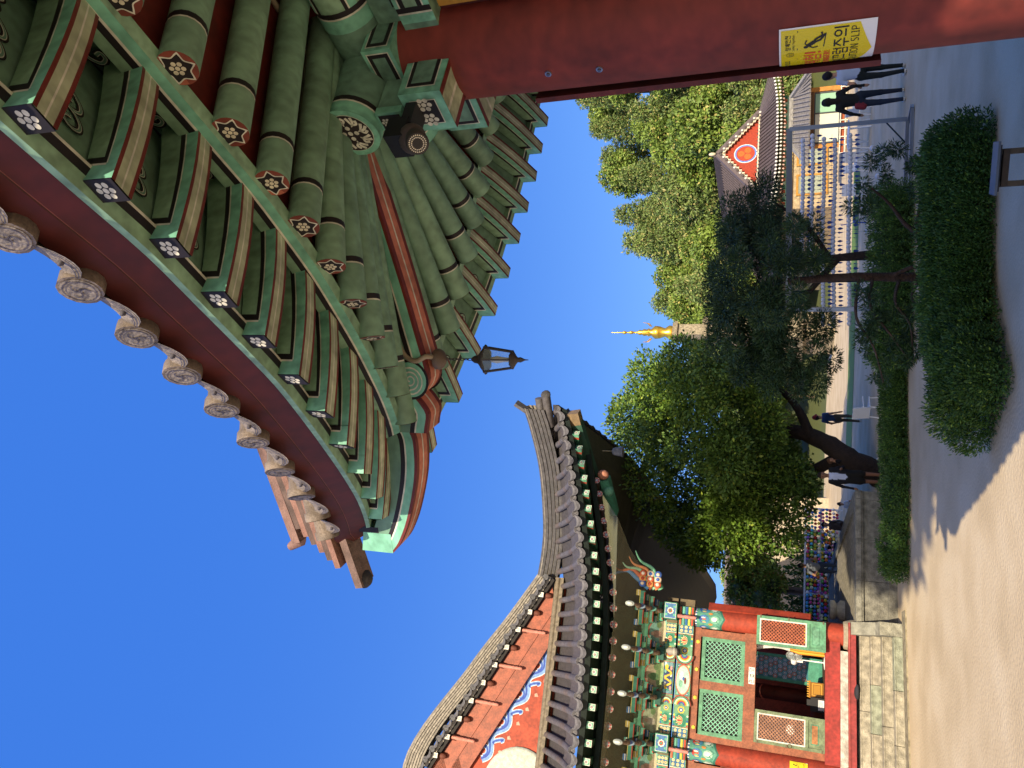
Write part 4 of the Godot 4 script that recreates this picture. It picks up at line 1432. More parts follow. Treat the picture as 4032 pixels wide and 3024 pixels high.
func door_leaf(T: Node3D, xf: Transform3D, w: float, right: bool) -> void:
	var GRN := L("5f9a78") if right else L("7a8a68")
	var LAT := L("b5603f") if right else L("a9785a")
	var fr := MB.new()
	frame_box(fr, xf * Vector3.ZERO, xf.basis.x, Vector3.UP, w, 1.69, 0.075, 0.06, GRN)
	fr.box(xf * Transform3D(Basis(), Vector3(w / 2, 0.42, 0)), Vector3(w - 0.15, 0.07, 0.06), GRN)
	fr.box(xf * Transform3D(Basis(), Vector3(w / 2, 0.23, -0.008)), Vector3(w - 0.15, 0.32, 0.03), GRN)
	var o := obj("door_leaf", fr, M.paint, T)
	var pn := MB.new()
	var m := flat(xf * Vector3(w / 2, 0.235, 0.009), xf.basis.x, Vector3.UP)
	rect(pn, -w * 0.30, -0.09, w * 0.30, 0.09, L("4f8a6c"), m, 0.002)
	rect(pn, -w * 0.27, -0.07, w * 0.27, 0.07, L("679f80") if right else L("a97044"), m, 0.004)
	obj("lower_panel", pn, M.paint, o)
	var wb := MB.new()
	frame_box(wb, xf * Vector3(0.075, 0.455, 0.012), xf.basis.x, Vector3.UP, w - 0.15, 1.16, 0.032, 0.045, L("dcd8d2"))
	obj("white_border", wb, M.fine, o)
	var la := MB.new()
	lattice(la, xf * Vector3(0.107, 0.487, 0.01), xf.basis.x, Vector3.UP, w - 0.214, 1.096, 0.088, 0.020, LAT)
	obj("lattice", la, M.paint, o)
	var bk := MB.new()
	bk.box(xf * Transform3D(Basis(), Vector3(w / 2, 1.035, -0.012)), Vector3(w - 0.2, 1.1, 0.006), L("5a2c26") if right else L("6e5a5e"))
	if not right:
		var mm := flat(xf * Vector3(w / 2, 1.035, -0.008), xf.basis.x, Vector3.UP)
		dot(bk, Vector2(0.03, -0.22), Vector2(0.12, 0.10), L("f0f0ee"), mm, 0.001, 16)
	obj("paper_backing", bk, M.fine, o)
	var ir := MB.new()
	for y in [0.06, 0.9, 1.6]:
		ir.box(xf * Transform3D(Basis(), Vector3(0.02 if not right else w - 0.02, y, 0.034)), Vector3(0.07, 0.035, 0.012), L("5d5340"))
	if not right:
		var pts := []
		for k in 13:
			pts.append(xf * Vector3(0.035 + cos(k * TAU / 12) * 0.05, 0.83 + sin(k * TAU / 12) * 0.05, 0.05))
		ir.tube(pts, 0.006, 5, L("6b5a38"), false)
	else:
		for k in 4:
			ir.ball(xf * Vector3(0.2 + k * 0.09, 0.50, 0.045), Vector3(0.016, 0.016, 0.01), 6, L("d9c23a"))
	obj("ironwork", ir, M.plain, o)


func bracket_set(T: Node3D, u: float, W: float) -> void:
	var G := [L("58a888"), L("74b89a"), L("4a947c")]
	var mb := MB.new()
	mb.bx(Vector3(u, 5.70, W + 0.10), Vector3(0.34, 0.15, 0.40), L("2e5c50"))
	for k in 3:
		var y := 5.80 + k * 0.23
		var w := 0.50 + 0.20 * k
		mb.bx(Vector3(u, y, W + 0.14 + k * 0.24), Vector3(w, 0.13, 0.11), G[k])
		mb.bx(Vector3(u, y + 0.07, W + 0.14 + k * 0.24), Vector3(w + 0.02, 0.018, 0.115), L("d9c76a"))
		mb.bx(Vector3(u, y - 0.05, W + 0.142 + k * 0.24), Vector3(w - 0.06, 0.03, 0.115), L("b3503c"))
		for s in [-1.0, 0.0, 1.0]:
			mb.bx(Vector3(u + s * w * 0.44, y + 0.13, W + 0.14 + k * 0.24), Vector3(0.15, 0.10, 0.14), [L("4f9a86"), L("c9b45a"), L("3f6ea0")][(k + int(s) + 1) % 3])
			mb.bx(Vector3(u + s * w * 0.44, y + 0.12, W + 0.14 + k * 0.24), Vector3(0.155, 0.02, 0.145), L("e2dcc8"))
		mb.bx(Vector3(u, y, W + 0.1 + k * 0.2), Vector3(0.11, 0.14, 0.5 + k * 0.45), L("6a5444"))
	var o := obj("bracket_set", mb, M.fine, T)
	for k in 3:
		var y := 5.80 + k * 0.23
		var z0 := W + 0.34 + k * 0.42
		var tg := MB.new()
		var pts := smoothed3([Vector3(u, y - 0.02, z0), Vector3(u, y - 0.03, z0 + 0.16), Vector3(u, y + 0.05, z0 + 0.34), Vector3(u, y + 0.20, z0 + 0.46)], 4)
		var rr := []
		for i in pts.size():
			rr.append(lerpf(0.07, 0.012, pow(float(i) / (pts.size() - 1), 1.5)))
		tg.tube(pts, rr, 8, [L("6a5444"), L("7c6450"), L("8a7460")])
		tg.ball(Vector3(u, y + 0.16, z0 + 0.42), Vector3(0.075, 0.13, 0.05), 10, [L("5f9a8c"), L("7f93a4"), L("a9b2ae")][k])
		tg.ball(Vector3(u, y + 0.16, z0 + 0.46), Vector3(0.04, 0.08, 0.03), 8, [L("3f7f70"), L("5a74b0"), L("d8dcd6")][k])
		obj("lotus_tongue", tg, M.fine, o)


func hall_roof(T: Node3D, W: float) -> void:
	var TL := L("67646a")
	var corner_p := Vector3(4.80, 8.45, 1.37)
	# tile beds
	var bed := MB.new()
	var rows := []
	for i in 31:
		var u := lerpf(-12.0, 4.8, i / 30.0)
		var wt := -1.9 if u < 0.6 else lerpf(-1.9, 1.30, (u - 0.6) / 4.2)
		var yt := 8.55 if u < 0.6 else lerpf(8.7, 8.50, (u - 0.6) / 4.2)
		rows.append([Vector3(u, he(u) - 0.05, hew(u)), Vector3(u, lerpf(he(u), yt, 0.45) - 0.10, lerpf(hew(u), wt, 0.5)), Vector3(u, yt - 0.05, wt)])
	bed.loft(rows, L("4f4b4c"))
	var rows2 := []
	for i in 31:
		var s := 34.0 * pow(i / 30.0, 1.6)
		var y := he(4.8 - s) if s < 8.3 else 7.10
		var e := 4.8 - 0.25 * clampf(s / 6.0, 0, 1)
		var ut := maxf(4.8 - s, 0.6) if s < 4.2 else 0.6
		rows2.append([Vector3(e, y - 0.05, 1.37 - s), Vector3(lerpf(e, ut, 0.5), y + 0.35 * clampf(s / 3, 0, 1), 1.37 - s), Vector3(ut, 8.55 + 0.3 * clampf(s / 4.2, 0, 1), 1.37 - s)])
	bed.loft(rows2, L("4f4b4c"))
	# upper slope on the far side of the gable
	bed.loft([[Vector3(0.6, 8.75, -1.9), Vector3(-2.2, 10.4, -1.9), Vector3(-5.0, 12.2, -1.9)], [Vector3(0.6, 8.75, -33), Vector3(-2.2, 10.4, -33), Vector3(-5.0, 12.2, -33)]], L("4f4b4c"))
	obj("tile_bed", bed, M.tile, T)
	# front rows of convex tiles with their discs, drip tiles between
	var disc := MB.new()
	var xy := flat(Vector3.ZERO, Vector3.RIGHT, Vector3.UP)
	dot(disc, Vector2.ZERO, 0.092, L("77757c"), xy, 0.0, 14)
	ribbon(disc, arc(Vector2.ZERO, 0.074, 0, TAU, 14), 0.012, L("5a585f"), xy, 0.003)
	for k in 4:
		dot(disc, Vector2.from_angle(k * TAU / 4) * 0.034, 0.02, L("5c5a60"), xy, 0.004, 7)
	var dm := disc.done()
	var u := -8.6
	while u < 4.7:
		var wt := -1.85 if u < 0.6 else lerpf(-1.85, 1.2, (u - 0.6) / 4.2)
		var yt := 8.62 if u < 0.6 else lerpf(8.75, 8.55, (u - 0.6) / 4.2)
		var a := Vector3(u, he(u), hew(u) + 0.04)
		var b := Vector3(u, yt, wt)
		if (a - b).length() > 0.25:
			var mb := MB.new()
			var pts := []
			for i in 7:
				var c := a.lerp(b, i / 6.0)
				c.y -= 0.10 * sin(i / 6.0 * PI) * clampf((a - b).length() / 3.0, 0, 1)
				pts.append(c)
			mb.tube(pts, 0.082, 10, [vary(TL, 0.10), vary(TL, 0.12), vary(L("6e6360"), 0.1)])
			var tr := obj("convex_tile", mb, M.tile, T)
			var df := obj("tile_disc", dm, M.tile, tr)
			df.transform = Transform3D(Basis(Vector3.RIGHT, -0.15), a + Vector3(0, 0, 0.005))
		if u < 4.3:
			var c := Vector3(u + 0.195, he(u + 0.195) + 0.0, hew(u + 0.195) + 0.07)
			var sl := (he(u + 0.39) - he(u)) / 0.39
			var up := []
			var lo := []
			for i in 9:
				var q := i / 4.0 - 1.0
				up.append(c + Vector3(q * 0.165, q * 0.165 * sl + 0.05 * q * q - 0.02, 0))
				lo.append(up[i] + Vector3(0, -0.15 * sqrt(maxf(0, 1 - q * q)), 0.03))
			var db := MB.new()
			db.loft([up, lo], vary(L("716f76"), 0.08))
			var mid := []
			for i in 9:
				mid.append(up[i] + Vector3(0, 0.45, -1.1))
			db.loft([mid, up], L("5a5657"))
			for ring in [0.55, 0.8]:
				for i in 8:
					var p0: Vector3 = up[i].lerp(lo[i], ring) + Vector3(0, 0, 0.006)
					var p1: Vector3 = up[i + 1].lerp(lo[i + 1], ring) + Vector3(0, 0, 0.006)
					db.quad(p0, p1, p1 + Vector3(0, 0.012, 0), p0 + Vector3(0, 0.012, 0), L("55535a"))
			obj("drip_tile", db, M.tile, T)
		u += 0.39
	# side rows: only their ends and backs show
	var s := 0.6
	while s < 33.0:
		var y := he(4.8 - s) if s < 8.3 else 7.10
		var e := 4.88 - 0.25 * clampf(s / 6.0, 0, 1)
		var ut := maxf(4.7 - s, 0.6)
		var mb := MB.new()
		mb.tube([Vector3(e, y, 1.37 - s), Vector3(lerpf(e, ut, 0.5), y + 0.45, 1.37 - s), Vector3(ut, 8.7, 1.37 - s)], 0.082, 8, vary(L("4e4c50"), 0.1))
		var bl := Vector3(e + 0.02, y - 0.03, 1.37 - s - 0.195)
		mb.bx(bl + Vector3(-0.3, 0, 0), Vector3(0.6, 0.06, 0.28), L("454346"))
		obj("convex_tile", mb, M.tile, T)
		s += 0.39
	# eave boards and soffit
	var eb := MB.new()
	var f := []
	var g := []
	for i in 31:
		var q := lerpf(-12.0, 4.7, i / 30.0)
		f.append([Vector3(q, he(q) - 0.12, hew(q) + 0.0), Vector3(q, he(q) - 0.24, hew(q) - 0.06)])
		g.append([Vector3(q, he(q) - 0.21, hew(q) - 0.08), Vector3(q, he(q) - 0.27, hew(q) - 0.72), Vector3(q, he(q) - 0.29, hew(q) - 0.76), Vector3(minf(q, 0.3), 7.6, W)])
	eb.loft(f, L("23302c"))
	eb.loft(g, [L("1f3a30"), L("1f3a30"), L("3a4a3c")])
	var f2 := []
	var g2 := []
	for i in 31:
		var q := 34.0 * i / 30.0
		var y := he(4.8 - q) if q < 8.3 else 7.10
		var e := 4.72 - 0.25 * clampf(q / 6.0, 0, 1)
		f2.append([Vector3(e, y - 0.12, 1.3 - q), Vector3(e - 0.06, y - 0.24, 1.3 - q)])
		g2.append([Vector3(e - 0.08, y - 0.21, 1.3 - q), Vector3(e - 0.8, y - 0.3, 1.3 - q), Vector3(0.3, 7.6, minf(W, 1.3 - q))])
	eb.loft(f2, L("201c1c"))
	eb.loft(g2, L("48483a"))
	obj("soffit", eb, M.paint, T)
	# lower fascia with its small painted diaper
	var fa := MB.new()
	var ff := []
	for i in 41:
		var q := lerpf(-9.0, 3.9, i / 40.0)
		ff.append([Vector3(q, he(q) - 0.37, hew(q) - 0.72), Vector3(q, he(q) - 0.50, hew(q) - 0.70), Vector3(q, he(q) - 0.52, hew(q) - 0.80)])
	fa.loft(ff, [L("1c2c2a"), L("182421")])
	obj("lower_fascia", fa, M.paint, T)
	# flying rafters and round rafters
	u = -8.4
	var fend := MB.new()
	rect(fend, -0.075, -0.085, 0.075, 0.085, L("e4e2d6"), xy, 0.001)
	rect(fend, -0.064, -0.074, 0.064, 0.074, L("79b59a"), xy, 0.002)
	dan_flower(fend, Vector2.ZERO, 0.055, xy, 0.003, L("e6e2d2"), L("5a6fa8"), L("d9b24a"))
	var fendm := fend.done()
	var rend := MB.new()
	dot(rend, Vector2.ZERO, 0.092, L("e2d8cc"), xy, 0.001, 14)
	for k in 6:
		dot(rend, Vector2.from_angle(k * TAU / 6) * 0.062, 0.026, L("c2535a"), xy, 0.002, 8)
	dot(rend, Vector2.ZERO, 0.042, L("8fa3bd"), xy, 0.0025, 10)
	dot(rend, Vector2.ZERO, 0.018, L("dfe2e2"), xy, 0.0035, 8)
	var rendm := rend.done()
	while u < 4.3:
		var k := clampf((u - 0.4) / 4.0, 0, 1)
		var y := he(u)
		var a := Vector3(u, y - 0.335, hew(u) - 0.10)
		var dir := Vector3(k * 0.75, 0.0, 1.0).normalized()
		var mb := MB.new()
		mb.beam(a - dir * 0.85 + Vector3(0, 0.10, 0), a, 0.15, 0.17, L("2f6a54"))
		mb.beam(a - dir * 0.16 + Vector3(0, 0.02, 0), a - dir * 0.09 + Vector3(0, 0.012, 0), 0.154, 0.174, L("b3503c"))
		mb.beam(a - dir * 0.09 + Vector3(0, 0.012, 0), a - dir * 0.002, 0.154, 0.172, L("6fb394"))
		var fr := obj("flying_rafter", mb, M.paint, T)
		var fe := obj("painted_end", fendm, M.fine, fr)
		fe.transform = Transform3D(Basis(Vector3.UP, atan2(dir.x, dir.z)), a + dir * 0.003)
		if u < 3.4:
			var c := Vector3(u - k * 0.4, y - 0.62, hew(u) - 0.80)
			var d2 := Vector3(k * 0.6, -0.22, 1.0).normalized()
			var rm := MB.new()
			rm.tube([c - d2 * 2.2, c], 0.092, 12, L("3a2c26"))
			var rr := obj("rafter", rm, M.paint, T)
			var re := obj("painted_end", rendm, M.fine, rr)
			re.transform = Transform3D(Basis.looking_at(-d2, Vector3.UP), c + d2 * 0.003)
		u += 0.39
	# corner beam with its bell-side face
	var cb := MB.new()
	var c0 := Vector3(4.62, 7.98, 1.22)
	cb.beam(Vector3(2.2, 7.3, -0.9), c0, 0.26, 0.30, L("2f5a4a"))
	cb.beam(Vector3(4.40, 7.93, 1.02), c0 + Vector3(0.03, 0.01, 0.03), 0.28, 0.32, L("8a7456"))
	cb.beam(Vector3(2.4, 7.06, -0.7), Vector3(3.15, 7.2, 0.2), 0.26, 0.24, L("4f9a80"))
	cb.ball(Vector3(3.22, 7.24, 0.28), Vector3(0.14, 0.16, 0.14), 10, L("c98a72"))
	cb.ball(Vector3(2.85, 7.12, 0.0), Vector3(0.17, 0.15, 0.17), 10, L("6fb59c"))
	obj("corner_rafter", cb, M.paint, T)
	# ridges
	var hip := smoothed3([Vector3(0.55, 9.34, -1.95), Vector3(1.3, 9.14, -1.42), Vector3(2.06, 9.04, -0.88), Vector3(3.3, 9.03, 0.10), Vector3(4.2, 9.17, 0.90), Vector3(4.72, 9.32, 1.34)], 6)
	var hr := obj("hip_ridge", ridge_mesh(hip, 0.34, 0.56, 5), M.tile, T)
	var tip := MB.new()
	tip.beam(Vector3(4.60, 9.22, 1.24), Vector3(4.80, 9.60, 1.42), 0.20, 0.10, L("6b6768"), Vector3(0.6, 0.5, 0.6))
	tip.tube([Vector3(4.30, 8.86, 1.0), Vector3(4.92, 8.92, 1.52)], 0.11, 10, L("6b6768"))
	tip.tube([Vector3(4.30, 8.66, 1.0), Vector3(4.98, 8.72, 1.56)], 0.12, 10, L("625e60"))
	tip.ball(Vector3(5.0, 8.72, 1.58), Vector3(0.14, 0.14, 0.06), 10, L("4a474a"))
	obj("end_tile", tip, M.tile, hr)
	var gr := smoothed3([Vector3(0.75, 9.26, -1.9), Vector3(-0.6, 10.05, -1.88), Vector3(-2.1, 11.0, -1.88), Vector3(-4.98, 12.55, -1.88), Vector3(-7.2, 11.4, -1.88), Vector3(-10.6, 9.3, -1.9)], 8)
	obj("gable_ridge", ridge_mesh(gr, 0.34, 0.50, 6), M.tile, T)
	# gable: edge tiles, black lath with white blocks, barge boards, painted wall
	var ga := Vector3(0.51, 8.78, 0)
	var gb := Vector3(-4.95, 11.70, 0)
	var gd := (gb - ga).normalized()
	var gn := Vector3(-gd.y, gd.x, 0)
	if gn.y < 0:
		gn = -gn
	var glen := (gb - ga).length()
	for mirror in 2:
		var mx := func(p: Vector3) -> Vector3: return p if mirror == 0 else Vector3(-9.9 - p.x, p.y, p.z)
		var q := 0.1
		while q < glen:
			var c := ga + gd * q + gn * 0.27
			var tb := MB.new()
			tb.tube([mx.call(c + Vector3(0, 0, -1.95)), mx.call(c + Vector3(0, -0.06, -1.42))], 0.085, 10, L("6a696e"))
			var up := []
			var lo := []
			for i in 7:
				var w := i / 3.0 - 1.0
				var pp := c + gd * (0.165 + w * 0.15) + gn * (-0.05 + 0.05 * w * w)
				up.append(mx.call(pp + Vector3(0, 0, -1.42)))
				lo.append(mx.call(pp - gn * (0.09 * sqrt(maxf(0, 1 - w * w))) + Vector3(0, 0, -1.40)))
			tb.loft([up, lo], L("67656b"))
			obj("edge_tile", tb, M.tile, T)
			q += 0.33
		var wb := MB.new()
		var sub := [[0.10, 0.20, -1.56, L("b9b3a6")], [0.0, 0.11, -1.60, L("1d1c1c")]]
		for k in sub:
			wb.quad(mx.call(ga + gn * k[0] + Vector3(0, 0, k[2])), mx.call(gb + gn * k[0] + Vector3(0, 0, k[2])), mx.call(gb + gn * k[1] + Vector3(0, 0, k[2])), mx.call(ga + gn * k[1] + Vector3(0, 0, k[2])), k[3])
		wb.quad(mx.call(ga + gn * 0.2 + Vector3(0, 0, -1.45)), mx.call(gb + gn * 0.2 + Vector3(0, 0, -1.45)), mx.call(gb + gn * 0.2 + Vector3(0, 0, -2.0)), mx.call(ga + gn * 0.2 + Vector3(0, 0, -2.0)), L("3c3a3a"))
		wb.quad(mx.call(ga + Vector3(0, 0, -1.60)), mx.call(gb + Vector3(0, 0, -1.60)), mx.call(gb + Vector3(0, 0, -1.95)), mx.call(ga + Vector3(0, 0, -1.95)), L("1d1c1c"))
		obj("gable_lath", wb, M.fine, T)
		# two planks
		for k in 2:
			var pl := MB.new()
			var a0 := -0.02 - k * 0.43
			var a1 := a0 - 0.42
			var off := 0.0 if k == 0 else -0.01
			var p := [ga + gn * a0 + gd * (0.2 + 0.25 * k), gb + gn * a0 + gd * 0.3, gb + gn * a1 + gd * 0.3, ga + gn * a1 + gd * (0.65 + 0.55 * k)]
			for i in 4:
				p[i] = mx.call(p[i] + Vector3(0, 0, -1.72 + off))
			pl.quad(p[0], p[1], p[2], p[3], vary(L("a2543a"), 0.05))
			for i in 4:
				pl.quad(p[i], p[(i + 1) % 4], p[(i + 1) % 4] - Vector3(0, 0, 0.06), p[i] - Vector3(0, 0, 0.06), L("8a4430"))
			obj("barge_board", pl, M.paint, T)
		q = 0.55
		var cnt := 0
		while q < glen - 0.2:
			var c := ga + gd * q + gn * 0.07
			var kb := MB.new()
			kb.bx(mx.call(c + Vector3(0, 0, -1.58)), Vector3(0.13, 0.14, 0.14), L("5a4a3c"))
			var m := flat(mx.call(c + Vector3(0, 0, -1.508)), Vector3.RIGHT, Vector3.UP)
			rect(kb, -0.065, -0.07, 0.065, 0.07, L("e6e4dc"), m, 0.001)
			dot(kb, Vector2.ZERO, 0.034, L("3a3a36"), m, 0.002, 8)
			dot(kb, Vector2.ZERO, 0.024, L("e6e4dc"), m, 0.003, 8)
			kb.ball(mx.call(c + Vector3(0, -0.17, -1.64)), Vector3(0.08, 0.13, 0.07), 10, L("6e3a2a"))
			obj("lath_end", kb, M.fine, T)
			if cnt % 2 == 0 and cnt > 0:
				var rd := MB.new()
				rd.lathe(mx.call(c + Vector3(0, -0.72, -1.62)), [Vector2(0.03, -0.06), Vector2(0.05, 0.0), Vector2(0.04, 0.05), Vector2(0.055, 0.1), Vector2(0.04, 0.15), Vector2(0.055, 0.2), Vector2(0.042, 0.25), Vector2(0.055, 0.32), Vector2(0.05, 0.62)], 10, L("d08a78"))
				obj("turned_rod", rd, M.fine, T)
			cnt += 1
			q += 0.58
	var gw := MB.new()
	gw.tri(Vector3(0.6, 8.45, -1.86), Vector3(-4.95, 11.7, -1.86), Vector3(-10.5, 8.45, -1.86), L("b24a30"))
	obj("gable_wall", gw, M.red, T)
	# scroll painting and white roundel
	var sp := MB.new()
	var m3 := func(p: Vector2, l: float) -> Vector3: return Vector3(-1.28, 8.62, -1.855 + l) + Vector3(-0.885, 0.466, 0) * p.x + Vector3(0.466, 0.885, 0) * p.y
	var spine := []
	for i in 61:
		var t := i / 60.0
		spine.append(Vector2(t * 3.6, sin(t * 3.6 / 0.45 * PI) * 0.11 + 0.02))
	for lay in [[0.19, L("e8e6e4"), 0.003], [0.15, L("7da2dc"), 0.006], [0.05, L("3a55b0"), 0.008]]:
		var pts := spine if lay[2] < 0.008 else spine.map(func(p): return p + Vector2(0, 0.03))
		ribbon(sp, pts, lay[0], lay[1], m3, lay[2])
		for k in 8:
			var sgn := 1.0 if k % 2 else -1.0
			var c := Vector2(0.225 + k * 0.45, sgn * 0.13)
			var path := []
			for i in 15:
				var a := i * 0.36
				path.append(c + Vector2(cos(a + (0.6 if sgn > 0 else -0.6)) * 1.0, sin(a + 0.6) * -sgn) * (0.165 - 0.0085 * i))
			ribbon(sp, path, lay[0] * (0.62 if lay[2] < 0.008 else 0.8), lay[1], m3, lay[2] + 0.0008)
	for k in 7:
		for s2 in [-1.0, 1.0]:
			var c := Vector2(0.45 + k * 0.45, s2 * 0.24)
			poly(sp, [c, c + Vector2(0.06, 0.04 * s2), c + Vector2(0.0, 0.13 * s2), c + Vector2(-0.06, 0.04 * s2)], L("dda691"), m3, 0.002)
	obj("scroll_painting", sp, M.fine, T)
	var ro := MB.new()
	ro.lathe(Vector3(-4.95, 9.2, -1.86), [Vector2(0.98, 0.0), Vector2(0.98, 0.05), Vector2(0.90, 0.07), Vector2(0.86, 0.055)], 36, L("c3c9bd"), Vector3(0, 0, 1))
	ro.lathe(Vector3(-4.95, 9.2, -1.86), [Vector2(0.85, 0.05), Vector2(0.85, 0.062)], 36, L("e0ddcf"), Vector3(0, 0, 1))
	obj("roundel", ro, M.fine, T)
	# flashing strip at the gable foot
	var gf := MB.new()
	gf.tube([Vector3(0.6, 8.72, -1.74), Vector3(-10.5, 8.58, -1.74)], 0.09, 10, L("857866"))
	gf.bx(Vector3(-4.9, 8.57, -1.70), Vector3(11.0, 0.10, 0.16), L("8a7d6a"))
	obj("flashing", gf, M.tile, T)
	# walls behind
	var wl := MB.new()
	wl.bx(Vector3(-0.05, 3.6, -9.5), Vector3(0.2, 5.4, 13.6), L("8f3a28"))
	wl.bx(Vector3(-10.0, 3.6, -9.5), Vector3(0.2, 5.4, 13.6), L("8f3a28"))
	wl.bx(Vector3(-5.0, 3.6, -16.2), Vector3(10.2, 5.4, 0.2), L("8f3a28"))
	wl.bx(Vector3(-5.0, 6.7, W - 0.10), Vector3(10.2, 1.9, 0.16), L("4a6a58"))
	wl.bx(Vector3(-8.4, 3.2, W - 0.02), Vector3(3.2, 3.3, 0.12), L("8a4a36"))
	wl.bx(Vector3(-4.75, 2.38, W - 0.03), Vector3(2.5, 1.7, 0.10), L("7a4434"))
	obj("wall", wl, M.red, T)


func hall_inside(T: Node3D, W: float) -> void:
	var fl := MB.new()
	fl.bx(Vector3(-5.0, 1.48, -9.2), Vector3(9.8, 0.1, 13.3), L("4a2a1c"))
	fl.bx(Vector3(-5.0, 5.0, -9.2), Vector3(9.8, 0.1, 13.3), L("3a2a22"))
	obj("inner_floor", fl, M.red, T)
	for q in [[-1.62, -5.2], [-2.35, -4.6]]:
		var mb := MB.new()
		mb.tube([Vector3(q[0], 1.5, q[1]), Vector3(q[0], 5.0, q[1])], 0.2, 18, L("6a2a1e"))
		obj("inner_column", mb, M.red, T)
	# flower-lattice inner door standing open inside
	var leaf := MB.new()
	var xf := Transform3D(Basis(Vector3.UP, 0.35), Vector3(-1.30, 1.53, -4.6))
	frame_box(leaf, xf * Vector3.ZERO, xf.basis.x, Vector3.UP, 0.78, 1.95, 0.08, 0.05, L("4f9a80"))
	leaf.box(xf * Transform3D(Basis(), Vector3(0.39, 0.22, 0)), Vector3(0.62, 0.30, 0.03), L("5aa58a"))
	leaf.box(xf * Transform3D(Basis(), Vector3(0.39, 1.1, -0.01)), Vector3(0.62, 1.5, 0.02), L("3f7f88"))
	var m := flat(xf * Vector3(0.08, 0.42, 0.002), xf.basis.x, Vector3.UP)
	for i in 5:
		for j in 11:
			dan_flower(leaf, Vector2(0.06 + i * 0.125 + (0.06 if j % 2 else 0.0), 0.06 + j * 0.13), 0.07, m, 0.002, [L("c9785a"), L("b8b4c8"), L("7fa8b8")][(i + j) % 3], L("5f8fb0"), L("e2d8c0"))
	obj("inner_door", leaf, M.fine, T)


